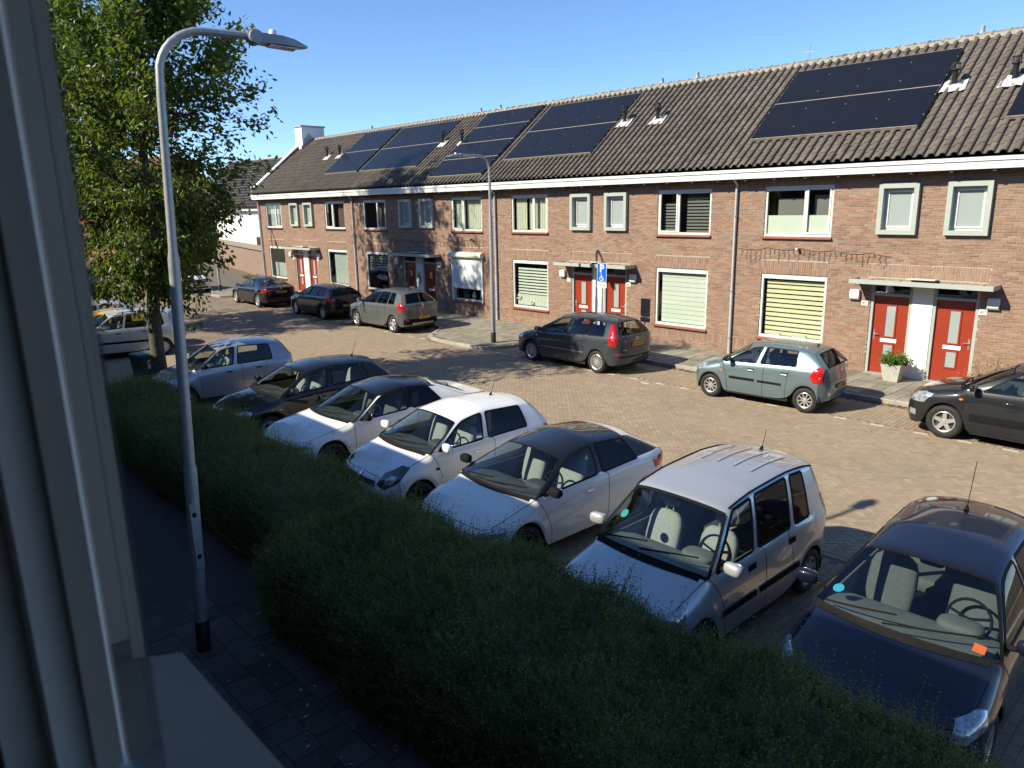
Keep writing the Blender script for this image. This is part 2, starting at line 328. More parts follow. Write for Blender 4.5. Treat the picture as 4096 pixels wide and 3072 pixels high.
# parking strips
for (y0, y1, along) in ((-4.42, -2.62, 'y'), (-15.35, -11.15, 'y')):
    nx = int((PX1-PX0)/0.1); ny = int((y1-y0)/0.2)
    gx, gy = np.meshgrid(np.arange(nx), np.arange(ny), indexing='ij')
    x = PX0+0.05+gx*0.1; y = y0+0.1+gy*0.2+(gx % 2)*0.1
    q = np.stack([x.ravel(), y.ravel()], 1); q = q[(q[:, 1] < y1)]
    cs = np.vstack([cs, q]); an = np.concatenate([an, np.full(len(q), math.pi/2)])
nb0 = len(cs)
for yb_ in (-4.45, -4.56, -11.13, -11.02):      # border courses laid lengthwise, a touch proud
    xb_ = np.arange(PX0+.1, PX1, .2)+(.1 if yb_ in (-4.56, -11.02) else 0); cs = np.vstack([cs, np.stack([xb_, np.full(len(xb_), yb_)], 1)]); an = np.concatenate([an, np.zeros(len(xb_))])
n = len(cs); tint = np.clip(rng.normal(0.5, 0.22, n), 0, 1)
top = rng.normal(0.0, 0.0009, n); top[nb0:] += 0.0035
dist = np.hypot(cs[:, 0]-CAM.x, cs[:, 1]-CAM.y)
# the ones that show largest: nearest visible paving, beyond the parked cars and in the gap between them
vis = ((cs[:, 0] > 5.9) & (cs[:, 0] < 9.3) & (cs[:, 1] > -10.9) & (cs[:, 1] < -8.0)) | ((cs[:, 0] > 8.55) & (cs[:, 0] < 9.1) & (cs[:, 1] > -13.6) & (cs[:, 1] < -11.2))
order = np.argsort(np.where(vis, dist, 1e9)); single = order[:300]
mask = np.ones(n, bool); mask[single] = False
V, F = boxes_np(cs[mask], np.full(mask.sum(), 0.0975), np.full(mask.sum(), 0.0475), top[mask], -0.03, an[mask])
pm = np_mesh('paving', V, F, MP, np.repeat(tint[mask], 5)); po = link('paving_bricks', pm, road); po['kind'] = 'stuff'
V, F = boxes_np(np.zeros((1, 2)), np.array([0.0975]), np.array([0.0475]), 0.0, -0.03); pm1 = np_mesh('paver', V, F, MP1)
for k in single: link('paver', pm1, road, (cs[k, 0], cs[k, 1], top[k]), (0, 0, an[k]))
V, F = boxes_np(np.zeros((1, 2)), np.array([0.146]), np.array([0.146]), 0.0, -0.03); fs1 = np_mesh('footpath_slab', V, F, M_fslab)
for i in range(26):
    for j in range(10): link('slab', fs1, fp, (3.2+i*0.3+(j % 2)*0.15, -20.2+j*0.3, -0.012+rnd.uniform(-.003, .003)), (rnd.uniform(-.006, .006), rnd.uniform(-.006, .006), 0))
# kerb line of the far pavement, with the bulge round the lamp post
kerb = [(-60, 3.6), (-36.5, -2.1), (-33.6, -3.0), (-31.0, -4.05), (-29.6, -4.1), (-28.8, -2.75), (-27.5, -2.6), (-11.9, -2.6), (-11.3, -2.75), (-10.75, -3.3), (-10.2, -4.1), (-9.6, -4.5), (-8.9, -4.62), (-7.2, -4.62), (-6.7, -4.5), (-6.35, -4.1), (-6.1, -3.2), (-5.8, -2.75), (-5.3, -2.6), (13.5, -2.6), (60, -2.6)]
PZ = 0.10
M_slab = pieces_mat('pavement_slab', SLAB_STOPS, 0.92, bump=0.5, bscale=70, speck=((0.12, 0.11, 0.06), 2.2, 0.56, 0.5))
M_slab1 = pieces_mat('pavement_slab', SLAB_STOPS, 0.92, per_object=True, bump=0.5, bscale=70, speck=((0.12, 0.11, 0.06), 2.2, 0.56, 0.5))
mb = MB(); kp = kerb+[(60, 0.4), (-31, 0.4), (-33, 4), (-60, 9.0)]
mb.add([(x, y, PZ-0.012) for x, y in kp], [tuple(range(len(kp)))]); pav = mb.build('pavement', M_joint, fix=False); pav['kind'] = 'structure'
mk = mat('kerb_concrete', (0.33, 0.31, 0.26), 0.9, var=0.2, scale=5, bump=0.4, dirt=0.5, dirtc=(0.13, 0.12, 0.07), dscale=2)
def offs(pts, d):
    out = []
    for i, p in enumerate(pts):
        a = Vector(pts[max(i-1, 0)]); b = Vector(pts[min(i+1, len(pts)-1)]); tv = (b-a).normalized(); out.append((p[0]-tv.y*d, p[1]+tv.x*d))
    return out
inner = offs(kerb, 0.13)
def seglen(a, b): return math.hypot(b[0]-a[0], b[1]-a[1])
for i in range(len(kerb)-1):
    a, b, c, d = Vector(kerb[i]), Vector(kerb[i+1]), Vector(inner[i+1]), Vector(inner[i]); ns = max(1, round(seglen(a, b)/1.0))
    if a.x > 16 or b.x < -40: ns = 1
    for k in range(ns):
        if ns > 1 and a.lerp(b, k/ns).x > 16: continue
        t0, t1 = (k+0.006)/ns, (k+1-0.006)/ns; q = [a.lerp(b, t0), a.lerp(b, t1), d.lerp(c, t1), d.lerp(c, t0)]; zj = rnd.uniform(-0.004, 0.004)
        m_ = MB(); m_.add([(p.x, p.y, -0.05) for p in q]+[(p.x, p.y, PZ-0.015+zj) for p in q[:2]]+[(p.x, p.y, PZ+0.006+zj) for p in (q[0].lerp(q[3], .16), q[1].lerp(q[2], .16), q[2], q[3])],
            [(0, 1, 5, 4), (4, 5, 7, 6), (6, 7, 8, 9), (3, 2, 8, 9), (0, 4, 6, 9, 3), (1, 2, 8, 7, 5)]); m_.build('kerbstone', mk, pav)
def in_pav(x, y):
    if y > 0.0: return False
    ky = np.interp(x, [p[0] for p in kerb], [p[1] for p in kerb]); return y > ky+0.26
sl_ = [(x, y) for x in np.arange(-33, 12.5, 0.3) for y in np.arange(-4.35, -0.1, 0.3) if in_pav(x, y)]
sl_ = np.array(sl_); tint = np.clip(rng.normal(0.5, 0.2, len(sl_)), 0, 1); top = PZ+rng.normal(0, 0.0025, len(sl_))
dist = np.hypot(sl_[:, 0]-CAM.x, sl_[:, 1]-CAM.y)+np.where((sl_[:, 0] > 8.0), 100, 0); order = np.argsort(dist); single = order[:300]; mask = np.ones(len(sl_), bool); mask[single] = False
V, F = boxes_np(sl_[mask], np.full(mask.sum(), 0.146), np.full(mask.sum(), 0.146), top[mask], PZ-0.03); o = link('pavement_slabs', np_mesh('slabs', V, F, M_slab, np.repeat(tint[mask], 5)), pav); o['kind'] = 'stuff'
V, F = boxes_np(np.zeros((1, 2)), np.array([0.146]), np.array([0.146]), 0.0, -0.03); sm1 = np_mesh('slab', V, F, M_slab1)
for k in single: link('slab', sm1, pav, (sl_[k, 0], sl_[k, 1], top[k]))
# white parking bay bricks
M_mark = mat('white_marking', (0.50, 0.46, 0.38), 0.8, var=0.15, scale=20, dirt=0.7, dirtc=(0.3, 0.26, 0.2), dscale=8)
mks = [(x, -4.51, 0) for x in np.arange(-12.4, 13, 0.81)]+[(0.25, -4.51-0.22, 1), (-5.6, -4.5, 1)]
for x, y, a in mks:
    m_ = MB(); m_.box(-0.13, 0.13, -0.042, 0.042, -0.02, 0.003); m_.build('marking_brick', M_mark, road, loc=(x+rnd.uniform(-.04, .04), y+rnd.uniform(-.012, .012), 0.0045)).rotation_euler = (0, 0, rnd.uniform(-.03, .03))

# ------------------------------------------------------------------ brickwork
M_brick = pieces_mat('house_brick', BRICK_STOPS, 0.9, bump=0.6, bscale=70, speck=((0.36, 0.29, 0.22), 1.7, 0.60, 0.28), rng_=(0.84, 1.10))
M_brick1 = pieces_mat('house_brick', BRICK_STOPS, 0.9, per_object=True, bump=0.6, bscale=70, speck=((0.36, 0.29, 0.22), 1.7, 0.60, 0.28), rng_=(0.84, 1.10))
CH, BL_, BH = 0.0635, 0.221, 0.053
def running(x0, x1, z0, z1, opens):
    out = []
    nrow = int((z1-z0)/CH)
    for r in range(nrow):
        za = z0+r*CH; zm = za+BH/2
        iv = [(x0, x1)]
        for (a, b, c, d) in opens:
            if c-0.02 < zm < d+0.02:
                new = []
                for (p, q) in iv:
                    if b <= p or a >= q: new.append((p, q)); continue
                    if a > p: new.append((p, a))
                    if b < q: new.append((b, q))
                iv = new
        sh = (r % 2)*BL_/2+(0.02*math.sin(r*1.7))
        for (p, q) in iv:
            k = math.floor((p-x0-sh)/BL_)
            while True:
                a = x0+sh+k*BL_; b = a+BL_-0.011; k += 1
                if a >= q: break
                a2, b2 = max(a, p+0.002), min(b, q-0.002)
                if b2-a2 > 0.03: out.append((a2, b2, za, za+BH))
    return out
def soldier(x0, x1, z0, z1, splay=0.0):
    out = []; n = int((x1-x0)/0.063); w_ = (x1-x0)/n; hs = max(1, round((z1-z0)/0.21)); hh = (z1-z0)/hs
    for i in range(n):
        for j in range(hs):
            if (i+j) % 2 and hs > 1 and False: continue
            out.append((x0+i*w_+0.004, x0+(i+1)*w_-0.006, z0+j*hh+0.003, z0+(j+1)*hh-0.008))
    return out
def brick_mesh(name, rects, m, y=0.0, proud=0.009, tint=None):
    r = np.array(rects); n = len(r); yo = y-proud+rng.normal(0, 0.0022, n); V = np.zeros((n, 8, 3))
    V[:, [0, 3], 0] = r[:, 0:1]+0.002; V[:, [1, 2], 0] = r[:, 1:2]-0.002; V[:, [4, 7], 0] = r[:, 0:1]; V[:, [5, 6], 0] = r[:, 1:2]
    V[:, [0, 1], 2] = r[:, 2:3]+0.002; V[:, [2, 3], 2] = r[:, 3:4]-0.002; V[:, [4, 5], 2] = r[:, 2:3]; V[:, [6, 7], 2] = r[:, 3:4]
    V[:, :4, 1] = yo[:, None]; V[:, 4:, 1] = y+0.006
    F = np.array([[0, 1, 2, 3], [4, 5, 1, 0], [5, 6, 2, 1], [6, 7, 3, 2], [7, 4, 0, 3]])[None]+(np.arange(n)*8)[:, None, None]
    tint = np.clip(rng.normal(0.52, 0.19, n), 0, 1) if tint is None else tint
    return np_mesh(name, V.reshape(-1, 3), F.reshape(-1, 4), m, np.repeat(tint, 5))
STD = brick_mesh('brick', [(-0.105, 0.105, -BH/2, BH/2)], M_brick1)
def panel_with_holes(name, x0, x1, z0, z1, holes, y, m, parent, back=0.12):
    xs = sorted({x0, x1, *[h[0] for h in holes], *[h[1] for h in holes]}); zs = sorted({z0, z1, *[h[2] for h in holes], *[h[3] for h in holes]})
    mb = MB()
    for i in range(len(xs)-1):
        for j in range(len(zs)-1):
            cx, cz = (xs[i]+xs[i+1])/2, (zs[j]+zs[j+1])/2
            if any(h[0] < cx < h[1] and h[2] < cz < h[3] for h in holes): continue
            mb.add([(xs[i], y, zs[j]), (xs[i+1], y, zs[j]), (xs[i+1], y, zs[j+1]), (xs[i], y, zs[j+1])], [(0, 1, 2, 3)])
    for (a, b, c, d) in holes:
        mb.add([(a, y, c), (b, y, c), (b, y, d), (a, y, d), (a, y+back, c), (b, y+back, c), (b, y+back, d), (a, y+back, d)], [(0, 1, 5, 4), (1, 2, 6, 5), (2, 3, 7, 6), (3, 0, 4, 7)])
    return mb.build(name, m, parent, fix=False)

# ------------------------------------------------------------------ the terrace of houses
W = 10.8; TH = R(38); SY0, SZ0 = -0.42, 5.60
ct, st_ = math.cos(TH), math.sin(TH); SLEN = 5.25
def rp(x, s, h=0.0): return (x, SY0+s*ct-h*st_, SZ0+s*st_+h*ct)
ROOT_ROT = Matrix.Rotation(TH, 3, 'X')
M_tile = pieces_mat('roof_tile', TILE_STOPS, 0.85, bump=0.6, bscale=50, speck=((0.24, 0.21, 0.13), 7.0, 0.60, 0.5))
M_tile1 = pieces_mat('roof_tile', TILE_STOPS, 0.85, per_object=True, bump=0.6, bscale=50, speck=((0.24, 0.21, 0.13), 7.0, 0.60, 0.5))
TW, TR = W/43, SLEN/16
def tile_geom():
    V, F = [], []; npt = 9
    for (sy, dz, k) in ((0.0, 0.027, 0), (TR+0.06, 0.006, 0), (0.0, 0.008, 1)):
        for i in range(npt):
            t = (0, .12, .25, .38, .50, .57, .60, .80, 1.0)[i]; x = t*(TW+0.015)
            h = (0, .045, .066, .070, .058, .036, -.014, -.020, 0)[i]
            V.append((x, sy, h+dz))
    for i in range(npt-1):
        F.append((i, i+1, npt+i+1, npt+i)); F.append((2*npt+i, 2*npt+i+1, i+1, i))
    return np.array(V), np.array(F)
TV, TF = tile_geom()
TILE1 = np_mesh('roof_tile', TV, TF, M_tile1, smooth=True); TILE1.set_sharp_from_angle(angle=R(50))
rot3 = np.array(ROOT_ROT)
def ridge_tile_mesh():
    mb = MB(); n = 8; P = []
    for (x, r) in ((0.0, 0.135), (0.05, 0.135), (0.055, 0.118), (0.40, 0.112)):
        for a in range(n+1):
            an_ = math.pi*a/n; P.append((x, r*1.05*math.cos(an_), r*0.9*math.sin(an_)-0.02))
    F = [(k*(n+1)+a, k*(n+1)+a+1, (k+1)*(n+1)+a+1, (k+1)*(n+1)+a) for k in range(3) for a in range(n)]
    return np_mesh('ridge_tile', P, F, M_ridge, smooth=True)
M_ridge = pieces_mat('ridge_tile', [(0, (0.13, 0.115, 0.095)), (1, (0.20, 0.18, 0.15))], 0.9, per_object=True, speck=((0.40, 0.38, 0.30), 6.0, 0.5, 0.6))
RIDGE = ridge_tile_mesh(); RIDGE.set_sharp_from_angle(angle=R(40))

def frame_bars(mb, x0, x1, z0, z1, t, y0, y1):
    mb.box(x0, x1, y0, y1, z1-t, z1); mb.box(x0, x1, y0, y1, z0, z0+t); mb.box(x0, x0+t, y0, y1, z0+t, z1-t); mb.box(x1-t, x1, y0, y1, z0+t, z1-t)
def pane(parent, x0, x1, z0, z1, y, m=None, name='pane'):
    mb = MB(); mb.box(x0, x1, y-0.004, y+0.004, z0, z1); return mb.build(name, m or M_glass, parent)
def curtain(parent, x0, x1, z0, z1, y, m, name='curtain', amp=0.03, per=0.11):
    n = max(8, int((x1-x0)/0.018)); ph = rnd.uniform(0, 6); V = []
    for i in range(n+1):
        x = x0+(x1-x0)*i/n; yy = y+amp*math.sin((x-x0)/per*2*math.pi+ph+0.6*math.sin(x*9)); V += [(x, yy, z0), (x, yy*1.0, z1)]
    F = [(2*i, 2*i+2, 2*i+3, 2*i+1) for i in range(n)]; return link(name, np_mesh(name, V, F, m, smooth=True), parent)
def slats(parent, x0, x1, z0, z1, y, m, n, fill=0.6):
    h = (z1-z0)/n
    me = MB(); me.box(x0, x1, -0.003, 0.003, 0, h*fill); o0 = me.build('blind_slat', m, parent, loc=(0, y, z0))
    for i in range(1, n): link('blind_slat', o0.data, parent, (0, y+rnd.uniform(-.002, .002), z0+i*h))
def sill(parent, x0, x1, z, m, d=0.09):
    mb = MB(); mb.add([(x0, -d, z-0.07), (x1, -d, z-0.07), (x1, 0.09, z-0.02), (x0, 0.09, z-0.02), (x0, -d, z-0.035), (x1, -d, z-0.035), (x1, 0.09, z+0.012), (x0, 0.09, z+0.012)],
        [(0, 3, 2, 1), (4, 5, 6, 7), (0, 1, 5, 4), (1, 2, 6, 5), (2, 3, 7, 6), (3, 0, 4, 7)]); return mb.build('sill', m, parent)

def upper_window(h, x0, x1, z0, z1, flip, kind, sillm):
    mb = MB(); frame_bars(mb, x0, x1, z0, z1, 0.065, 0.03, 0.10)
    wx = x1-x0; mx = x0+wx*(0.60 if not flip else 0.40); mb.box(mx-0.035, mx+0.035, 0.03, 0.10, z0+0.065, z1-0.065)
    o = mb.build('window', M_white, h)
    big = (x0+0.065, mx-0.035) if not flip else (mx+0.035, x1-0.065); small = (mx+0.035, x1-0.065) if not flip else (x0+0.065, mx-0.035)
    m2 = MB(); frame_bars(m2, small[0]+.004, small[1]-.004, z0+0.069, z1-0.069, 0.05, 0.012, 0.07); m2.build('sash', M_white, o)
    m3 = MB(); m3.box(big[0], big[1], 0.012, 0.06, z1-0.125, z1-0.067); m3.build('vent_strip', M_white, o)
    pane(o, big[0], big[1], z0+0.065, z1-0.125, 0.072); pane(o, small[0]+0.054, small[1]-0.054, z0+0.119, z1-0.119, 0.045)
    sill(o, x0-0.04, x1+0.04, z0, sillm)
    xi0, xi1, zi0, zi1 = x0+0.08, x1-0.08, z0+0.07, z1-0.08
    if kind == 'curtain':
        curtain(o, xi0, xi0+0.52*wx*0.6, zi0, zi1, 0.2, M_curtain); curtain(o, xi0+0.62*wx*0.6, xi1, zi0, zi1, 0.24, M_curtain)
    elif kind == 'frost':
        zm = z0+0.42*(z1-z0)
        for a, b in (big, small):
            q = MB(); q.box(a+0.01, b-0.01, 0.085, 0.089, z0+0.07, zm); q.build('frosted_film', M_blindw, o)
        q = MB(); q.box(big[0]+0.2, big[1], 0.3, 0.31, zm-0.1, zm+0.48); q.build('blind', M_blindg, o)
        q = MB(); q.box(small[0]+0.1, small[1], 0.3, 0.31, zm-0.1, zm+0.55); q.build('blind', M_blindg, o)
    elif kind == 'grey':
        slats(o, xi0, mx-0.1 if flip else xi1, zi0+0.05, zi0+0.75*(zi1-zi0), 0.2, M_blindg, 9, 0.62); slats(o, mx+0.2, xi1, zi0, zi0+0.9*(zi1-zi0), 0.22, M_blindg, 11, 0.6)
    elif kind == 'blue':
        q = MB(); q.box(xi0, xi1, 0.25, 0.26, zi0, zi0+0.8*(zi1-zi0)); q.build('blind', mat('blue_grey_blind', (0.40, 0.45, 0.44), 0.9), o)
    elif kind == 'red': curtain(o, xi0+0.4*wx, xi1, zi0, zi1, 0.3, mat('grey_curtain', (0.22, 0.17, 0.14), 0.9))
    elif kind == 'net': curtain(o, xi0, xi1, zi0, zi1, 0.2, mat('dim_net', (0.33, 0.34, 0.31), 0.9))
def lower_window(h, x0, x1, z0, z1, kind, sillm):
    mb = MB(); frame_bars(mb, x0, x1, z0, z1, 0.07, 0.03, 0.10); o = mb.build('window', M_white, h)
    m3 = MB(); m3.box(x0+0.07, x1-0.07, 0.012, 0.06, z1-0.14, z1-0.072); m3.build('vent_strip', M_white, o)
    pane(o, x0+0.07, x1-0.07, z0+0.07, z1-0.14, 0.07); sill(o, x0-0.04, x1+0.04, z0, sillm)
    a, b, c, d = x0+0.12, x1-0.08, z0+0.08, z1-0.16
    if kind == 'cream': slats(o, a+0.02, b, c, d, 0.15, M_blindy, 12, 0.74); 
    elif kind == 'wide': slats(o, a+0.05, b, c, d, 0.15, M_blindw, 11, 0.94)
    elif kind == 'strip':
        slats(o, a+0.08, b, z0+0.55, d-0.12, 0.14, M_blindw, 9, 0.62); curtain(o, a, b, z0+0.08, z0+0.52, 0.18, M_blindw, amp=0.02, per=0.08)
        flower(o, a+0.12, z0+0.36, 0.12); flower(o, a+0.85, z0+0.2, 0.11)
    elif kind == 'shaded':
        slats(o, a, b, z0+0.95, d, 0.16, mat('dim_blind', (0.34, 0.36, 0.34), 0.9), 6, 0.7)
        for k in range(7): flower(o, a+0.75+0.12*k, z0+0.62+0.05*math.sin(k*2), 0.12)
    elif kind == 'plain':
        q = MB(); q.box(a, b, 0.25, 0.26, c, c+0.5*(d-c)); q.build('blind', mat('blue_grey_blind', (0.40, 0.45, 0.44), 0.9), o)
    elif kind == 'dark':
        q = MB(); q.box(a+0.25, b, 0.2, 0.21, c, d); q.build('blind', mat('blue_grey_blind', (0.40, 0.45, 0.44), 0.9), o)
    elif kind == 'shutter':
        m_ = mat('white_shutter', (0.78, 0.80, 0.80), 0.45, var=0.03); me = MB(); ns = 32; zt = z1-0.02; zb = z0+0.52; hh = (zt-zb)/ns
        me.add([(x0+0.03, -0.062, 0.004), (x1-0.03, -0.062, 0.004), (x1-0.03, -0.072, hh*.5), (x0+0.03, -0.072, hh*.5), (x1-0.03, -0.060, hh-.003), (x0+0.03, -0.060, hh-.003)], [(0, 1, 2, 3), (3, 2, 4, 5)])
        s0 = me.build('shutter_slat', m_, o, loc=(0, 0, zb), fix=False)
        for i in range(1, ns): link('shutter_slat', s0.data, o, (0, 0, zb+i*hh))
        q = MB(); q.box(x0-0.03, x0+0.03, -0.085, -0.02, z0-0.02, z1); q.build('shutter_guide', m_, o); q = MB(); q.box(x1-0.03, x1+0.03, -0.085, -0.02, z0-0.02, z1); q.build('shutter_guide', m_, o)
        q = MB(); pf = [(-0.0, z1-0.02), (-0.21, z1-0.02), (-0.25, z1+0.04), (-0.25, z1+0.10), (-0.21, z1+0.17), (-0.14, z1+0.20), (0.0, z1+0.20)]
        q.prism([(a_, b_) for a_, b_ in pf], x0-0.12, x1+0.1, 'x'); q.build('shutter_box', mat('cream_shutter_box', (0.70, 0.68, 0.55), 0.5), o, smooth=35)
        q = MB(); q.lathe([(0.0, 0), (.05, 0), (.09, .06), (.10, .15), (.06, .26), (.04, .3), (.05, .33), (0, .33)], 14, (x0+1.15, 0.2, z0+0.07)); q.build('vase', M_blindy, o, smooth=True)
        curtain(o, x0+0.2, x0+0.7, z0+0.07, z0+0.6, 0.35, M_blindg); curtain(o, x1-0.5, x1-0.08, z0+0.07, z0+0.6, 0.25, M_curtain)
    return o
def flower(parent, x, z, r):
    mb = MB()
    for k in range(9):
        a = rnd.uniform(0, 6.3); b = rnd.uniform(-1, 1); mb.sup((x+r*0.6*math.cos(a), 0.13+0.3*r*b, z+r*0.6*math.sin(a)), (r*.36, r*.3, r*.33), 2, 7, 5)
    return mb.build('flower', mat('white_flowers', (0.75, 0.78, 0.68), 0.8, var=0.2, scale=30), parent, smooth='all')

M_lamp = mat('wall_light_cover', (0.70, 0.70, 0.66), 0.4, var=0.04)
M_plate = mat('enamel_plate', (0.80, 0.80, 0.78), 0.3, var=0.02)
M_ink = mat('black_lettering', (0.02, 0.02, 0.025), 0.6)
def door(h, x0, x1, left, glassm, num, supn):
    z1 = 2.12
    mb = MB(); mb.box(x0+0.002, x1-0.002, 0.09, 0.14, 0.03, z1); o = mb.build('door', M_door, h)
    xm0, xm1 = x0+(0.38 if left else 0.26)*(x1-x0), x0+(0.62 if left else 0.50)*(x1-x0)
    xm0, xm1 = (x0+x1)/2-0.115, (x0+x1)/2+0.115
    for (za, zb) in ((1.04, 1.86), (0.42, 0.82)):
        q = MB(); frame_bars(q, xm0-0.035, xm1+0.035, za-0.035, zb+0.035, 0.035, 0.068, 0.09); q.build('pane_moulding', M_door, o)
        pane(o, xm0, xm1, za, zb, 0.084, glassm)
    q = MB(); q.box(xm0-0.09, xm1+0.09, 0.07, 0.09, 0.88, 0.98); q.box(xm0-0.06, xm1+0.06, 0.064, 0.07, 0.90, 0.96); q.build('letter_box', M_plate, o)
    hx = x0+0.07 if left else x1-0.07
    q = MB(); q.box(hx-0.022, hx+0.022, 0.078, 0.09, 0.92, 1.18); q.tube([(hx, 0.09, 1.08), (hx, 0.03, 1.08), (hx+(0.12 if left else -0.12), 0.03, 1.08)], 0.011, 8); q.build('handle', M_alu, o, smooth=True)
    # frame, transom, threshold
    q = MB(); f = 0.075
    q.box(x0-f, x0, 0.02, 0.13, 0.0, 2.46); q.box(x1, x1+f, 0.02, 0.13, 0.0, 2.46); q.box(x0, x1, 0.02, 0.13, z1, z1+0.07); q.box(x0, x1, 0.02, 0.13, 2.40, 2.46); q.build('door_frame', M_grey_frame, o)
    pane(o, x0, x1, z1+0.07, 2.40, 0.08)
    q = MB(); q.box(x0-f, x1+f, -0.06, 0.14, 0.0, 0.03); q.build('threshold', M_conc, o)
    # wall light and number plate beside the door
    lx = x0-0.50 if left else x1+0.36
    q = MB(); q.sup((lx+0.02, -0.06, 2.13), (0.13, 0.06, 0.125), 9, 16, 8); wl = q.build('wall_light', M_lamp, h, smooth=True)
    q = MB(); q.box(lx-0.12, lx+0.16, -0.10, -0.01, 1.985, 2.003); q.build('lamp_base', M_dgrey_frame, wl)
    px = x0-0.22 if left else x1+0.17
    q = MB(); q.box(px-0.085, px+0.085, -0.018, -0.010, 1.83, 1.955); pl = q.build('number_plate', M_plate, h)
    text(num, 0.10, M_ink, pl, (px-0.018, -0.020, 1.89), (R(90), 0, 0), bold=0.001); text(supn, 0.055, M_ink, pl, (px+0.055, -0.020, 1.915), (R(90), 0, 0), bold=0.001)
    return o
def canopy(h, xc):
    q = MB(); x0, x1, y0 = xc-1.66, xc+1.68, -0.62
    pf = [(y0, 2.50), (y0, 2.60), (-0.12, 2.60), (-0.12, 2.53), (y0+0.05, 2.53), (y0+0.05, 2.50)]
    q.box(x0, x1, y0, y0+0.03, 2.47, 2.585); q.box(x0, x0+0.03, y0+0.03, 0.0, 2.47, 2.585); q.box(x1-0.03, x1, y0+0.03, 0.0, 2.47, 2.585); q.box(x0+0.03, x1-0.03, y0+0.03, 0.0, 2.50, 2.535)
    o = q.build('canopy', M_grey_frame, h)
    for k in (0.35, 1.05, 2.25, 2.95):
        q = MB(); q.box(x0+k, x0+k+0.06, -0.55, -0.01, 2.535, 2.56); q.build('canopy_rib', M_grey_frame, o)
    q = MB(); q.box(xc-0.35, xc+0.32, -0.30, -0.03, 2.61, 2.63); q.build('cover_strip', M_white, o)
def box_window(h, x0, x1, z0, z1, tilt):
    q = MB(); t = 0.115; d = 0.13
    q.box(x0, x1, -d, 0.12, z1-t, z1); q.box(x0, x1, -d, 0.12, z0, z0+t); q.box(x0, x0+t, -d, 0.12, z0+t, z1-t); q.box(x1-t, x1, -d, 0.12, z0+t, z1-t)
    o = q.build('box_window', M_grey_frame, h)
    q = MB(); frame_bars(q, x0+t, x1-t, z0+t, z1-t, 0.05, 0.07, 0.118); q.build('frame', M_white, o)
    q = MB(); frame_bars(q, x0+t+0.052, x1-t-0.052, z0+t+0.052, z1-t-0.052, 0.05, 0.045, 0.09)
    s = q.build('sash', M_white, o); pane(o, x0+t+0.104, x1-t-0.104, z0+t+0.104, z1-t-0.104, 0.07, M_frost)

def solar_array(h, x0, x1, s0, s1, nc, nr):
    pw, ph = (x1-x0)/nc, (s1-s0)/nr; rot = (TH, 0, 0)
    me = MB(); me.box(0.004, pw-0.012, 0.006, ph-0.012, 0, 0.035, 0); gm = me.build('solar_panel', M_cellframe, h)
    me2 = MB(); ncell = 6; nh = 10 if ph > pw else 6
    me2.box(0.018, pw-0.026, 0.02, ph-0.026, 0.0355, 0.037); c0 = me2.build('cell_sheet', M_cell, gm)
    ln = MB()
    nl = max(6, int(ph/0.085))
    for k in range(1, nl): ln.box(0.02, pw-0.03, k*ph/nl-0.0022, k*ph/nl+0.0022, 0.0372, 0.0374)
    l0 = ln.build('cell_lines', mat('cell_line', (0.030, 0.032, 0.038), 0.3), gm)
    first = True
    for i in range(nc):
        for j in range(nr):
            loc = rp(x0+i*pw, s0+j*ph, 0.10)
            if first: o = gm; o.location = loc; o.rotation_euler = rot; first = False
            else:
                o = link('solar_panel', gm.data, h, loc, rot); link('cell_sheet', c0.data, o); link('cell_lines', l0.data, o)
    q = MB()
    for j in range(nr+1):
        s = s0+j*ph; q.box(x0, x1-0.01, s-0.026 if j < nr else s-0.016, s+0.004 if j else s-0.004, 0.06, 0.1405 if j < nr else 0.134)
    o = q.build('mounting_rail', M_rail, h); o.location = rp(0, 0, 0); o.rotation_euler = rot
    q = MB()
    for i in range(nc+1):
        for j in range(nr): q.box(x0+i*pw-0.016, x0+i*pw+0.008, s0+(j+0.25)*ph, s0+(j+0.25)*ph+0.03, 0.128, 0.140); q.box(x0+i*pw-0.016, x0+i*pw+0.008, s0+(j+0.75)*ph, s0+(j+0.75)*ph+0.03, 0.128, 0.140)
    o = q.build('panel_clamp', M_galv, h); o['kind'] = 'stuff'; o.location = rp(0, 0, 0); o.rotation_euler = rot
def vent(h, x, s):
    b = rp(x, s, 0.02); q = MB(); q.lathe([(0.062, -0.1), (0.066, 0.42), (0.075, 0.44), (0.075, 0.47), (0.05, 0.48)], 14, b); q.lathe([(0.0, 0.48), (0.05, 0.48)], 14, b)
    for k in range(10):
        a = k*math.pi/5; q.box(b[0]+0.095*math.cos(a)-0.008, b[0]+0.095*math.cos(a)+0.008, b[1]+0.095*math.sin(a)-0.008, b[1]+0.095*math.sin(a)+0.008, b[2]+0.45, b[2]+0.62)
    q.lathe([(0.085, 0.45), (0.108, 0.45), (0.108, 0.47), (0.085, 0.47)], 16, b); q.lathe([(0.0, 0.60), (0.108, 0.60), (0.108, 0.625), (0.0, 0.625)], 16, b)
    o = q.build('roof_vent', M_black, h, smooth=True)
    V, F = [], []
    for j in range(7):
        for i in range(7):
            uu, vv = (i/6-0.5)*0.62, (j/6-0.42)*0.50; hh = 0.075+0.02*math.sin(uu*25)+0.07*math.exp(-(uu*uu+vv*vv)/0.012)+rnd.uniform(-.008, .008); V.append(rp(x+uu*(1-0.3*vv), s+vv, hh))
    for j in range(6):
        for i in range(6): F.append((j*7+i, j*7+i+1, (j+1)*7+i+1, (j+1)*7+i))
    link('flashing', np_mesh('flashing', V, F, M_pale_lead, smooth=True), o)
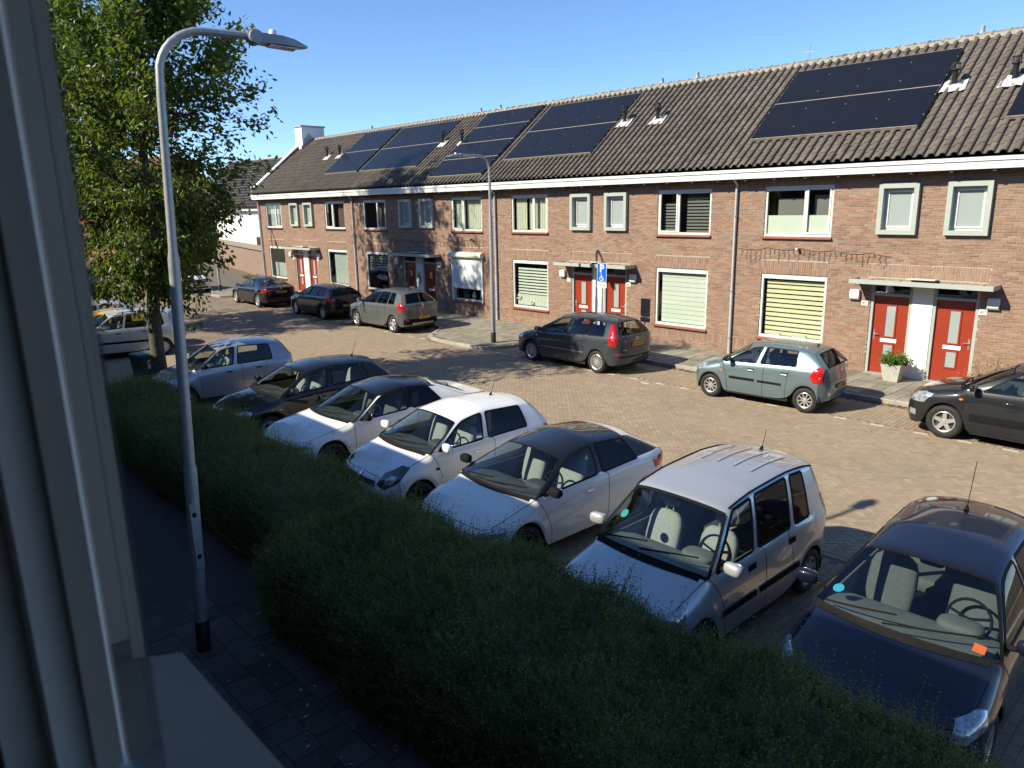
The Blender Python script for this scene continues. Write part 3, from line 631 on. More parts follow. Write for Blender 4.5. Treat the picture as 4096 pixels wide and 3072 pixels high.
def ridge_vent(h, x):
    b = rp(x, SLEN+0.12, 0.0); q = MB(); q.lathe([(0.10, -0.1), (0.07, 0.1), (0.06, 0.2), (0.065, 0.21), (0.065, 0.25), (0.0, 0.26)], 12, b); q.build('ridge_vent', M_lead, h, smooth=True)

SILLR = M_sill; SILLD = mat('brown_sill', (0.085, 0.055, 0.042), 0.7)
def house(x0, spec):
    h = empty('terraced_house', (x0, 0, PZ)); tag(h, spec['label'], 'house', 'row of brick terraced houses'); last = spec['last']
    up = [(0.895, 2.895), (W-2.895, W-0.895)]; lo = [(0.907, 2.894), (W-2.894, W-0.907)]
    uz, lz, bz = (3.627, 5.025), (0.649, 2.541), (3.724, 4.999)
    bx = [(4.114, 5.077), (W-5.077, W-4.114)]; dr = [(4.19, 5.08), (W-5.08, W-4.19)]
    holes = [(a, b, *uz) for a, b in up]+[(a, b, *lz) for a, b in lo]+[(a+.05, b-.05, bz[0]+.05, bz[1]-.05) for a, b in bx]+[(dr[0][0]-0.075, dr[1][1]+0.075, 0.0, 2.46)]
    wall = panel_with_holes('wall', 0, W, -0.15, 5.32, holes, 0.0, M_mortar, h)
    sold = [(a-0.05, b+0.05, 2.545, 2.93) for a, b in lo]+[(dr[0][0]-0.2, 5.25, 2.62, 2.95), (5.55, dr[1][1]+0.2, 2.62, 2.95)]+[(a-0.02, b+0.02, 5.03, 5.24) for a, b in up]+[(a, b, 5.02, 5.24) for a, b in bx]+[(0.01, dr[0][0]-0.08, 0.30, 0.50), (dr[1][1]+0.08, W-0.01, 0.30, 0.50)]
    rb = running(0.003, W-0.003, -0.14, 5.32, holes+sold)
    sb = [q for s in sold for q in soldier(*s)]
    if spec['bricks']:
        full = [q for q in rb if abs(q[1]-q[0]-0.21) < 0.004]; rest = [q for q in rb if abs(q[1]-q[0]-0.21) >= 0.004]
        full.sort(key=lambda q: abs((q[0]+x0)-spec['focus'][0])*0.8+abs(q[2]-spec['focus'][1]))
        for q in full[:300]: link('brick', STD, wall, ((q[0]+q[1])/2, rnd.uniform(-.002, .002), (q[2]+q[3])/2))
        rb = rest+full[300:]
    o = link('brickwork', brick_mesh('brickwork', rb, M_brick), wall); o['kind'] = 'stuff'
    o = link('soldier_courses', brick_mesh('soldier', sb, M_brick, tint=np.clip(rng.normal(0.66, 0.17, len(sb)), 0, 1)), wall); o['kind'] = 'stuff'
    # inner rooms, sides, back
    q = MB(); q.box(0.02, W-0.02, 1.5, 1.52, 0, 5.3); q.box(0.0, 0.02, 0.12, 7.2, 0, 5.4); q.box(W-0.02, W, 0.12, 7.2, 0, 5.4); q.box(0, W, 7.2, 7.3, 0, 5.4); q.box(0.02, W-0.02, 0.12, 1.5, 2.75, 2.95); q.box(0.02, W-0.02, 0.13, 1.5, 5.3, 5.32); q.build('inner_walls', M_dark, h)
    for i, k in enumerate(spec['up']): upper_window(h, *up[i], *uz, i == 1, k, spec['sill'])
    for i, k in enumerate(spec['lo']): lower_window(h, *lo[i], *lz, k, spec['sill'])
    for a, b in bx: box_window(h, a, b, *bz, rnd.uniform(2, 6))
    door(h, *dr[0], True, spec['dg'][0], *spec['num'][0]); door(h, *dr[1], False, spec['dg'][1], *spec['num'][1]); canopy(h, W/2)
    q = MB(); q.box(dr[0][1]+0.075, dr[1][0]-0.075, 0.0, 0.12, 0.0, 2.46); q.build('white_door_panel', M_stucco, h)
    # fascia, gutter, soffit
    q = MB(); e1 = W-0.004 if last else W-0.002
    q.box(0.002, e1, -0.44, -0.41, 5.26, 5.44); q.box(0.002, e1, -0.47, -0.40, 5.44, 5.53); fo = q.build('gutter_fascia', M_white, h)
    q = MB(); q.box(0.002, e1, -0.41, 0.0, 5.24, 5.26); q.build('soffit', M_soffit, fo)
    for k in np.arange(0.4, W, 0.9):
        q = MB(); q.box(k, k+0.07, -0.40, -0.02, 5.205, 5.24); q.build('bracket', M_soffit, fo)
    q = MB(); q.box(W/2+1.2, W/2+1.204, -0.4425, -0.4405, 5.26, 5.44); q.build('fascia_joint', M_black, fo)
    # downpipe
    q = MB(); px = 0.0 if not spec.get('end') else 0.12
    q.tube([(px, -0.33, 5.3), (px, -0.20, 5.22), (px, -0.075, 5.12), (px, -0.075, 1.9)], 0.042, 10); q.tube([(px, -0.075, 1.9), (px, -0.075, -0.02)], 0.047, 10)
    dp = q.build('downpipe', M_zinc, h, smooth=True)
    for z in (4.2, 1.95, 0.5):
        q = MB(); q.lathe([(0.044, -0.02), (0.058, -0.02), (0.058, 0.02), (0.044, 0.02)], 12, (px, -0.075, z)); q.box(px-0.012, px+0.012, -0.04, 0.0, z-0.015, z+0.015); q.build('pipe_bracket', M_galv, dp)
    # roof
    q = MB(); a = rp(0, 0.05, -0.03); b = rp(0, SLEN+0.1, -0.03)
    q.add([(0, a[1], a[2]), (W, a[1], a[2]), (W, b[1], b[2]), (0, b[1], b[2]), (0, 2*b[1]-a[1], a[2]), (W, 2*b[1]-a[1], a[2])], [(0, 1, 2, 3), (3, 2, 5, 4)]); roof = q.build('roof', mat('roof_felt', (0.03, 0.03, 0.03), 0.9), h, fix=False)
    tl = []
    for c in range(43):
        for r in range(16): tl.append((c*TW, r*TR))
    tl = np.array(tl); arr = spec['pv']
    def hid(x, s): return any(a0-x0-0.05 < x < a1-x0-0.2 and s0_-0.05 < s < s1_-0.3 for a0, a1, s0_, s1_, *_ in arr)
    hidden = np.array([hid(x, s) for x, s in tl]); tdist = np.array([(Vector(rp(x+x0, s))-CAM).length for x, s in tl])+np.where(hidden, 500, 0)
    if spec.get('end'): tdist[tl[:, 0] < 0.4] += 1000
    order = np.argsort(tdist); single = order[:300] if spec['tiles'] else order[:0]; mask = np.ones(len(tl), bool); mask[single] = False
    for k in single: link('roof_tile', TILE1, roof, rp(tl[k, 0], tl[k, 1], rnd.uniform(-.003, .003)), (TH+rnd.uniform(-.012, .012), rnd.uniform(-.01, .01), 0))
    T = tl[mask]; n = len(T); base = np.stack([rp(x, s, rnd.uniform(-.003, .003)) for x, s in T]); LV = TV @ rot3.T
    V = (base[:, None]+LV[None]).reshape(-1, 3); F = (TF[None]+(np.arange(n)*len(TV))[:, None, None]).reshape(-1, 4)
    me = np_mesh('tiles', V, F, M_tile, np.repeat(np.clip(rng.normal(0.5, 0.25, n), 0, 1), len(TF)), smooth=True); me.set_sharp_from_angle(angle=R(50)); o = link('roof_tiles', me, roof); o['kind'] = 'stuff'
    nr_ = 27; pitch = W/nr_; rb_ = rp(0, SLEN+0.08, 0.015)
    for k in range(nr_): link('ridge_tile', RIDGE, roof, (k*pitch, rb_[1], rb_[2]+rnd.uniform(-.004, .004)), (0, rnd.uniform(-.012, .012), rnd.uniform(-.01, .01)))
    q = MB(); q.box(0.01, W-0.01, rb_[1]-0.13, rb_[1]+0.13, rb_[2]-0.10, rb_[2]+0.01); q.build('ridge_mortar', M_conc, roof)
    for (a0, a1, s0_, s1_, nc, nr2) in arr: solar_array(h, a0-x0, a1-x0, s0_, s1_, nc, nr2)
    for vx, vs_ in spec['vents']: vent(h, vx-x0, vs_)
    for vx in spec['rv']: ridge_vent(h, vx-x0)
    return h
U4 = dict(label='nearest brick house of the row, with icicle lights above its ground floor window', last=True, bricks=True, focus=(3.2, 2.9), tiles=True, up=('frost', 'curtain'), lo=('cream', 'plain'), sill=SILLR, dg=(M_frost, M_frost), num=(('45', 'B'), ('45', 'A')),
          pv=[(0.06, 4.69, 1.17, 4.66, 4, 2), (6.60, 10.05, 1.22, 4.70, 3, 2)], vents=[(4.99, 2.86), (6.35, 2.80)], rv=[4.93])
U3 = dict(label='brick house with four by two solar panels, behind the blue parking sign', last=False, bricks=True, focus=(-3.6, 3.1), tiles=True, up=('curtain', 'grey'), lo=('strip', 'wide'), sill=SILLR, dg=(M_frost, M_frost), num=(('45', 'D'), ('45', 'C')),
          pv=[(-10.78, -6.18, 1.2, 4.83, 4, 2)], vents=[(-5.81, 2.94), (-4.31, 2.86)], rv=[-5.59, -4.06])
U2 = dict(label='brick house with a white roller shutter half lowered over its ground floor window', last=False, bricks=False, tiles=True, up=('red', 'curtain'), lo=('shaded', 'shutter'), sill=SILLR, dg=(M_glass, M_glass), num=(('47', 'B'), ('47', 'A')),
          pv=[(-14.95, -11.4, 0.36, 5.05, 2, 4), (-21.55, -16.76, 1.28, 4.83, 4, 2)], vents=[(-16.49, 2.97), (-15.02, 2.88)], rv=[-14.55, -15.91])
U1 = dict(label='end house of the brick row, with the white chimney on its gable', last=False, bricks=False, tiles=False, end=True, up=('blue', 'red'), lo=('plain', 'dark'), sill=SILLD, dg=(M_frost, M_frost), num=(('47', 'D'), ('47', 'C')),
          pv=[(-25.15, -21.9, 1.3, 4.93, 3, 2)], vents=[(-27.09, 2.97), (-25.73, 2.97)], rv=[-25.27])
H4 = house(0, U4); H3 = house(-W, U3); H2 = house(-2*W, U2); H1 = house(-3*W, U1)
# end gable, parapet and chimney of the last house
q = MB(); b = rp(0, SLEN+0.1, 0)
prof = [(-0.30, 5.35), (-0.30, 5.95), (-0.12, 5.95), (0.05, 5.98), (b[1], b[2]+0.30), (2*b[1]+0.3, 5.9), (2*b[1]+0.3, -0.1), (0.0, -0.1), (0.0, 5.35)]
q.prism(prof, -0.22, 0.02, 'x'); gb = q.build('gable_wall', mat('gable_brick', (0.17, 0.10, 0.07), 0.9, var=0.3, scale=14), H1)
q = MB(); q.prism([(-0.38, 5.95), (-0.10, 5.95), (b[1], b[2]+0.30), (b[1], b[2]+0.36), (-0.13, 6.02), (-0.38, 6.02)], -0.28, 0.08, 'x'); q.build('coping', M_stucco, gb)
q = MB(); q.box(-0.24, 0.62, 2.95, 4.5, 7.6, 9.62); ch = q.build('chimney', M_stucco, H1)
q = MB(); q.box(-0.31, 0.69, 2.88, 4.57, 9.62, 9.70); q.build('chimney_cap', M_lead, ch)
q = MB(); q.add([rp(0.64, 4.2, 0.07), rp(0.64, 5.3, 0.07), rp(0.64, 5.3, 0.5), rp(0.64, 4.75, 0.42), rp(0.64, 4.7, 0.3), rp(0.64, 4.3, 0.22)], [(0, 1, 2, 3, 4, 5)]); q.build('chimney_flashing', M_lead, ch)
# extras on the fronts: string lights, cameras, antenna, metal flowers, window boxes
def icicle(h, x0, x1, z, seed):
    r = random.Random(seed); q = MB(); pts = []; n = 60
    for i in range(n+1):
        x = x0+(x1-x0)*i/n; sag = 0.07*abs(math.sin((x-x0)/(0.98)*math.pi)); pts.append((x, -0.022, z-sag+0.05*math.sin(x*0.9)))
    q.tube(pts, 0.006, 5)
    for i in range(2, n-1, 2):
        p = pts[i]; ln = r.uniform(0.10, 0.36); d = [p]
        for k in range(1, 6): d.append((p[0]+r.uniform(-.025, .025), -0.022+r.uniform(-.006, .003), p[2]-ln*k/5))
        q.tube(d, 0.0045, 4)
        for k in range(1, 6): e = d[k]; q.tube([e, (e[0]+r.choice((-1, 1))*0.03, e[1]-.01, e[2]-0.02)], 0.006, 4)
    return q.build('string_lights', mat('dark_cable', (0.10, 0.06, 0.035), 0.7), None)
o = icicle(H4, 0.10, 4.55, 3.36, 3); tag(o, 'dark icicle string lights hung on the nearest brick house front', 'string lights')
o = icicle(H2, -18.6, -11.4, 3.3, 5); tag(o, 'faint icicle string lights above the roller shutter on the brick front', 'string lights')
def wall_cam(h, x, z, dx, m):
    q = MB(); q.lathe([(0, 0), (.045, 0), (.045, .03), (.02, .05)], 12, (0, 0, 0), 'y'); q.sup((dx, -0.10, -0.02), (.04, .07, .04), 4); q.tube([(0, -.03, 0), (dx*.6, -.07, -.01)], .015)
    return q.build('security_camera', m, h, smooth=True, loc=(x, 0, z))
wall_cam(H4, 1.98, 3.30, .03, M_white); wall_cam(H2, W-1.55, 3.28, .05, M_black); wall_cam(H2, 1.5, 3.3, .02, M_galv)
def metal_flower(h, x, y, z, m):
    q = MB()
    for (dx, dz, s) in ((0, .22, .1), (-.08, .08, .12), (.05, .02, .13), (.1, -.12, .1), (0, -.22, .12)):
        for k in range(5):
            a = k*1.257+dx*9; q.add([(x+dx, y, z+dz), (x+dx+s*math.cos(a-.35)*.6, y-.02, z+dz+s*math.sin(a-.35)*.6), (x+dx+s*math.cos(a), y-.012, z+dz+s*math.sin(a)), (x+dx+s*math.cos(a+.35)*.6, y-.02, z+dz+s*math.sin(a+.35)*.6)], [(0, 1, 2, 3)])
    q.tube([(x, y-.005, z-.4), (x+.05, y-.01, z), (x, y-.005, z+.25)], .008, 5); return q.build('metal_flower', m, h)
metal_flower(H2, W/2, -0.012, 1.45, mat('rusty_metal', (0.06, 0.035, 0.03), 0.6)); metal_flower(H2, 3.5, -0.03, 1.5, M_black)
q = MB(); q.tube([(rp(0.08, SLEN+.1)[0], rp(0, SLEN+.1)[1], 8.8), (0.08, rp(0, SLEN+.1)[1], 9.45)], 0.012, 6); q.tube([(-0.12, 3.7, 9.2), (0.28, 3.7, 9.2)], 0.008, 5); q.build('aerial', M_galv, H4)
for dx in (0.55, 1.35):
    q = MB(); q.box(1.0+dx-.55+.1, 1.45+dx-.55+.1, 0.11, 0.2, 0.72, 0.80); wb = q.build('window_tray', M_white, H4)
for (x, z, n) in ((2.35, 3.3, 1),):
    q = MB(); q.box(3.05, 3.25, -0.014, -0.006, 0.22, 0.36); q.build('air_grille', M_blindy, H4)
# ------------------------------------------------------------------ cars
M_carglass = glass('car_glass', (0.74, 0.80, 0.77), 0.075)
M_darkglass = glass('tinted_car_glass', (0.16, 0.17, 0.18), 0.05)
M_seal = mat('window_seal', (0.008, 0.008, 0.009), 0.7, spec=0.12)
M_gap = mat('panel_gap', (0.006, 0.006, 0.006), 0.9)
M_under = mat('underbody', (0.010, 0.010, 0.010), 0.9)
M_trim = mat('dark_trim', (0.010, 0.010, 0.011), 0.8, spec=0.12)
M_chrome = mat('chrome', (0.75, 0.76, 0.78), 0.12, metal=1.0, var=0.02)
M_rim = mat('alloy_rim', (0.58, 0.58, 0.57), 0.32, metal=0.7, var=0.06)
M_seat = mat('grey_seat_cloth', (0.10, 0.11, 0.115), 0.9, var=0.15, scale=20)
M_seatl = mat('pale_seat_cloth', (0.30, 0.32, 0.31), 0.9, var=0.15, scale=40)
M_dash = mat('dashboard', (0.055, 0.06, 0.062), 0.75, var=0.15)
M_dashl = mat('grey_dashboard', (0.11, 0.122, 0.122), 0.75, var=0.15)
M_plateY = mat('yellow_plate', (0.62, 0.36, 0.03), 0.45, var=0.06)
M_blue = mat('blue_sticker', (0.02, 0.10, 0.45), 0.5)
M_teal = mat('teal_sticker', (0.015, 0.20, 0.18), 0.5)
M_orange = mat('orange_sticker', (0.45, 0.10, 0.02), 0.5)
M_red = mat('red_lens', (0.42, 0.008, 0.010), 0.12, coat=1.0, var=0.25, scale=25)
M_amber = mat('amber_lens', (0.65, 0.20, 0.03), 0.2, coat=1.0)
M_lamp_clear = mat('lamp_reflector', (0.40, 0.43, 0.46), 0.15, metal=0.5, var=0.6, scale=18, coat=1.0)
M_lamp_black = mat('lamp_surround', (0.03, 0.032, 0.035), 0.15, coat=1.0)
M_wline = mat('white_print', (0.8, 0.8, 0.8), 0.5, var=0.01)

def interp(x, pts):
    if x <= pts[0][0]: return pts[0][1]
    for (a, b), (c, d) in zip(pts, pts[1:]):
        if x <= c: return b+(d-b)*(x-a)/(c-a)
    return pts[-1][1]
def quad3(x, p):
    (a, A), (b, B), (c, C_) = p
    return A*(x-b)*(x-c)/((a-b)*(a-c))+B*(x-a)*(x-c)/((b-a)*(b-c))+C_*(x-a)*(x-b)/((c-a)*(c-b))

def car_cage(S):
    Lc, hw, H, r = S['L'], S['W']/2, S['H'], S['r']; xf, xr = S['xf'], S['xr']; gE = S.get('gE', 14)
    ra = r+0.055; xA, zA, xT, xB, xC, xQ, xE, xK, zK = S['xA'], S['zA'], S['xT'], S['xB'], S['xC'], S['xQ'], S['xE'], S['xK'], S['zK']
    zh = S['zh']; sillz = S.get('sill', 0.23); cr = S.get('corner', 0.17)
    low = [cr, xf-ra, xf-0.74*ra, xf, xf+0.74*ra, xf+ra, max(xA+S.get('doorf', 0.0), xf+ra+0.10), 0, xB-0.03, xB+0.05, xr-ra, xr-0.74*ra, xr, xr+0.74*ra, xr+ra, Lc-cr*0.8]
    low[1] = max(low[1], cr+0.06); low[14] = min(low[14], Lc-cr*0.8-0.06)
    low[7] = low[6]+0.12
    belt = list(low); k = min(1.0, (xA-0.07-cr)/(low[5]-cr))
    for i in range(1, 6): belt[i] = cr+(low[i]-cr)*k
    belt[6] = xA; belt[7] = xA+S.get('aw', 0.10); belt[8] = xB-0.035; belt[9] = xB+0.05; belt[10] = xC; belt[11] = xC+S.get('cw', 0.07); belt[12] = xQ; belt[13] = (xQ+xK)/2; belt[14] = xK
    if gE == 13: belt[13] = xK; belt[14] = (xK+Lc-cr*.8)/2
    belt[15] = Lc-S.get('tailin', cr*0.6)
    roofx = list(belt); mp = lambda x: xT+(x-xA)*(xE-xT)/(xK-xA)
    for i in range(6, gE+1):
        bl_ = {8: 0.35, 9: 0.35, 10: 0.6, 11: 0.65, 12: 0.8}.get(i, 1.0); roofx[i] = bl_*mp(belt[i])+(1-bl_)*belt[i]
    roofx[7] = xT+0.10
    for i in range(8, gE+1): roofx[i] = max(roofx[i], roofx[i-1]+0.03)
    roofx[gE] = xE
    rz = lambda x: quad3(x, ((xT, S['zT']), (S.get('xM', (xT+xE)/2), H), (xE, S['zE'])))
    def hoodz(x): u = max(0, min(1, (x-cr)/(xA-cr))); return zh+(zA-zh)*(u**S.get('hp', 0.75))
    def tailz(x): u = (x-xK)/(max(Lc-xK, .01)); return zK+(S.get('zD', zK-0.03)-zK)*max(0, min(1, u))
    def planw(i, x):
        f = 1.0
        if i == 0: f = S.get('nosew', 0.90)
        elif i == 1: f = 0.975
        elif i == 14: f = 0.975
        elif i == 15: f = S.get('tailw', 0.90)
        return hw*f
    def beltz(i):
        if i <= 5: return hoodz(belt[i])-0.025
        if i <= gE: return zA+(zK-zA)*(belt[i]-xA)/(xK-xA)
        return tailz(belt[i])-0.01
    arch = {1: 0, 2: 1, 3: 2, 4: 1, 5: 0, 10: 0, 11: 1, 12: 2, 13: 1, 14: 0}
    P = {}
    tumb = S.get('tumb', 0.24)*hw/0.84
    for i in range(16):
        y = planw(i, low[i]); zb = beltz(i); az = None
        z0 = sillz
        if i in arch: z0 = (sillz, r+0.80*ra, r+1.10*ra)[arch[i]]
        if i == 0: z0 = S.get('nosez', 0.22)
        if i == 15: z0 = S.get('tailz0', 0.30)
        z3 = zb-S.get('sh', 0.085)
        if i in arch and arch[i]:
            z1 = z0+(z3-z0)*0.22; z2 = z0+(z3-z0)*0.6
        else:
            z1 = z0+(z3-z0)*0.32; z2 = z0+(z3-z0)*0.68
        bul = 0.012 if i in arch else 0.0
        P['s', i, 0] = (low[i], y-0.035+bul*2, z0); P['s', i, 1] = (low[i], y+bul, z1); P['s', i, 2] = (low[i]*0.7+belt[i]*0.3, y, z2)
        P['s', i, 3] = (low[i]*0.3+belt[i]*0.7, y-0.014, z3)
        ins = 0.06 if 6 <= i <= gE else 0.085
        P['s', i, 4] = (belt[i], y-ins, zb)
    yr = hw-0.06-tumb
    for i in range(6, gE+1):
        zr = rz(roofx[i])-S.get('drip', 0.055); b = P['s', i, 4]; ryy = yr
        if i == 6 or i == gE: ryy = yr-0.02
        tp = (roofx[i], ryy, zr)
        for row, u, bo in ((5, 0.5, 0.022), (6, S.get('wt', 0.93), 0.010)):
            P['s', i, row] = (b[0]+(tp[0]-b[0])*u, b[1]+(tp[1]-b[1])*u+bo, b[2]+(tp[2]-b[2])*u)
        P['s', i, 7] = tp
    YF = (0.0, 0.45, 0.80)
    # nose
    nb = S.get('nose', [(0.05), (0.0), (0.005), (0.05), (0.13)])
    for j, f in enumerate(YF):
        for rr in range(5):
            c = P['s', 0, rr]; zz = c[2]+(0.03*(1-f*f) if rr == 4 else 0.0)
            P['f', j, rr] = (nb[rr]+(c[0]-nb[rr])*S.get('nosep', 0.62)*(f/1.0)**2.6, c[1]*f, zz)
    tb = S.get('tail', [0.06, 0.0, 0.01, 0.04, 0.07])
    for j, f in enumerate(YF):
        for rr in range(5):
            c = P['s', 15, rr]; P['b', j, rr] = (Lc-tb[rr]+(c[0]-(Lc-tb[rr]))*0.6*f**2.6, c[1]*f, c[2]+(0.015*(1-f*f) if rr == 4 else 0))
    for i in range(1, 7):
        for j, f in enumerate(YF):
            e = P['s', i, 4]; x = e[0]-(S.get('cowl', 0.13)*(1-f*f) if i == 6 else 0.06*(1-f*f)*(i/6)); P['t', i, j] = (x, e[1]*f, hoodz(e[0])+S.get('crown', 0.045)*(1-f*f)+(0.0 if i < 6 else -0.01))
    for i in range(gE, 15):
        for j, f in enumerate(YF):
            e = P['s', i, 4]; P['t', i, j] = (e[0]+(0.07*(1-f*f) if i == gE else 0.04*(1-f*f)), e[1]*f, e[2]+0.03*(1-f*f))
    for j, f in enumerate(YF): P['t', 0, j] = None; P['t', 15, j] = None
    for i in range(6, gE+1):
        for j, f in enumerate(YF):
            e = P['s', i, 7]; dx = -0.07*(1-f*f) if i == 6 else (0.05*(1-f*f) if i == gE else 0)
            P['r', i, j] = (e[0]+dx, e[1]*f, e[2]+(S.get('drip', 0.055)+0.01)*(1-f**2.4)+0.01)
    for j, f in enumerate(YF):
        a, b = P['t', 6, j], P['r', 6, j]
        for row, u, bo in ((5, 0.5, 0.02), (6, 0.93, 0.008)):
            n_ = Vector((-(b[2]-a[2]), 0, (b[0]-a[0]))).normalized()*bo*(1.3-f); P['w', j, row] = (a[0]+(b[0]-a[0])*u+n_.x, a[1]+(b[1]-a[1])*u, a[2]+(b[2]-a[2])*u+n_.z)
        a, b = P['t', gE, j], P['r', gE, j]
        for row, u, bo in ((5, 0.5, 0.025), (6, 0.86, 0.012)):
            n_ = Vector(((b[2]-a[2]), 0, -(b[0]-a[0]))).normalized()*bo*(1.3-f); P['k', j, row] = (a[0]+(b[0]-a[0])*u+n_.x, a[1]+(b[1]-a[1])*u, a[2]+(b[2]-a[2])*u+n_.z)
    return P, gE

def build_body(S, level):
    P, gE = car_cage(S)
    keys = [k for k, v in P.items() if v is not None]; V = []; idx = {}
    for k in keys:
        x, y, z = P[k]
        idx[k, 1] = len(V); V.append((x, y, z))
        if abs(y) < 1e-6: idx[k, -1] = idx[k, 1]
        else: idx[k, -1] = len(V); V.append((x, -y, z))
    parts = []; pid = {}
    def part(n):
        if n not in pid: pid[n] = len(parts); parts.append(n)
        return pid[n]
    F, FM = [], []
    def T(i, j):
        if j == 3: return ('s', i, 4)
        if i == 0: return ('f', j, 4)
        if i == 15: return ('b', j, 4)
        return ('t', i, j)
    def Rf(i, j): return ('s', i, 7) if j == 3 else ('r', i, j)
    def Wn(j, row):
        if j == 3: return ('s', 6, row)
        return ('t', 6, j) if row == 4 else (('r', 6, j) if row == 7 else ('w', j, row))
    def Bk(j, row):
        if j == 3: return ('s', gE, row)
        return ('t', gE, j) if row == 4 else (('r', gE, j) if row == 7 else ('k', j, row))
    def quad(a, b, c, d, nm, side=True):
        for s in (1, -1):
            n_ = nm+('|L' if s < 0 else '|R') if side else nm
            q = [idx[k, s] for k in (a, b, c, d)]; q = q if s > 0 else q[::-1]
            F.append(q); FM.append(part(n_))
    three = S.get('doors', 5) == 3
    for i in range(15):
        for rr in range(4):
            if i == 0: nm = ('front_bumper', False) if rr < 3 else ('fender', True)
            elif i <= 5: nm = ('fender', True)
            elif i <= 8: nm = ('front_door', True)
            elif i == 9 and not three: nm = ('rear_door', True)
            elif i == 14 and rr < 2: nm = ('rear_bumper', False)
            else: nm = ('rear_quarter', True)
            quad(('s', i, rr), ('s', i+1, rr), ('s', i+1, rr+1), ('s', i, rr+1), *nm)
    for j in range(3):
        for rr in range(4):
            fa = lambda jj, r_: ('s', 0, r_) if jj == 3 else ('f', jj, r_)
            quad(fa(j, rr), fa(j+1, rr), fa(j+1, rr+1), fa(j, rr+1), 'front_bumper', False)
            ba = lambda jj, r_: ('s', 15, r_) if jj == 3 else ('b', jj, r_)
            nm = 'rear_bumper' if rr < 2 else 'tailgate'
            quad(ba(j, rr), ba(j+1, rr), ba(j+1, rr+1), ba(j, rr+1), nm, False)
    for i in range(6):
        for j in range(3): quad(T(i, j), T(i+1, j), T(i+1, j+1), T(i, j+1), 'hood', False)
    for i in range(gE, 15):
        for j in range(3): quad(T(i, j), T(i+1, j), T(i+1, j+1), T(i, j+1), 'tailgate', False)
    for i in range(6, gE):
        for j in range(3): quad(Rf(i, j), Rf(i+1, j), Rf(i+1, j+1), Rf(i, j+1), 'roof' if i < S.get('roofend', 99) else 'tailgate', False)
    wins = {7: 'side_window', 9: 'side_window_b', 11: 'side_window_c'}
    if not S.get('quarter', True): wins.pop(11)
    for i in range(6, gE):
        for rr in (4, 5, 6):
            nm = ('roof', False)
            if rr < 6 and i in wins: nm = (wins[i], True)
            elif rr < 6: nm = ('pillar_%d' % (i if i < 12 else 12), True)
            if S.get('blackpillar') and i in (8,) and rr < 6: nm = ('black_pillar_8', True)
            if S.get('blackcd') and i in (10,) and rr < 6: nm = ('black_pillar_10', True)
            quad(('s', i, rr), ('s', i+1, rr), ('s', i+1, rr+1), ('s', i, rr+1), *nm)
    for j in range(3):
        for rr in (4, 5, 6):
            nm = 'windscreen' if rr < 6 and j < 3 else 'roof'
            if j == 2 and S.get('wpill', True): pass
            quad(Wn(j, rr), Wn(j+1, rr), Wn(j+1, rr+1), Wn(j, rr+1), nm, False)
            nm = 'rear_window' if rr < 6 and j < 2 else 'tailgate'
            quad(Bk(j, rr), Bk(j+1, rr), Bk(j+1, rr+1), Bk(j, rr+1), nm, False)
    bm = bmesh.new(); bv = [bm.verts.new(v) for v in V]; cl = bm.edges.layers.float.new('crease_edge')
    for q, mi in zip(F, FM):
        try: f = bm.faces.new([bv[a] for a in q]); f.material_index = mi; f.smooth = True
        except ValueError: pass
    bmesh.ops.recalc_face_normals(bm, faces=bm.faces)
    glassset = {i for i, n in enumerate(parts) if 'window' in n or n == 'windscreen'}
    for e in bm.edges:
        ms = [f.material_index for f in e.link_faces]
        if len(ms) == 2 and ms[0] != ms[1] and (ms[0] in glassset) != (ms[1] in glassset): e[cl] = 0.85
        elif len(ms) == 1: e[cl] = 0.2
    vl = bm.verts.layers.float.new('crease_vert')
    for v in bm.verts:
        es = [e for e in v.link_edges if e[cl] > 0.8]
        if len(es) == 2:
            d0 = (es[0].other_vert(v).co-v.co).normalized(); d1 = (es[1].other_vert(v).co-v.co).normalized()
            if d0.dot(d1) > -0.80: v[vl] = 0.72
        elif len(es) > 2: v[vl] = 0.6
    ex = S.get('crease', 0.0)
    if ex:
        ik = {}
        for i in range(15):
            a, b = idx[('s', i, 3), 1], idx[('s', i+1, 3), 1]; ik[frozenset((a, b))] = ex; a, b = idx[('s', i, 3), -1], idx[('s', i+1, 3), -1]; ik[frozenset((a, b))] = ex
        bm.verts.index_update()
        for e in bm.edges:
            kx = ik.get(frozenset((e.verts[0].index, e.verts[1].index)))
            if kx: e[cl] = kx
    me = bpy.data.meshes.new('cage')
    for _ in parts: me.materials.append(M_gap)
    bm.to_mesh(me); bm.free()
    o = bpy.data.objects.new('cage', me); COL.objects.link(o); sm = o.modifiers.new('s', 'SUBSURF'); sm.levels = level; sm.render_levels = level
    dg = bpy.context.evaluated_depsgraph_get(); ev = o.evaluated_get(dg); em = ev.to_mesh()
    co = np.empty(len(em.vertices)*3); em.vertices.foreach_get('co', co); co = co.reshape(-1, 3)
    no = np.empty(len(em.vertices)*3); em.vertices.foreach_get('normal', no); no = no.reshape(-1, 3)
    faces = np.empty(len(em.polygons)*4, np.int32); em.polygons.foreach_get('vertices', faces); faces = faces.reshape(-1, 4)
    pm = np.empty(len(em.polygons), np.int32); em.polygons.foreach_get('material_index', pm)
    ev.to_mesh_clear(); bpy.data.objects.remove(o); bpy.data.meshes.remove(me)
    return co, no, faces, pm, parts

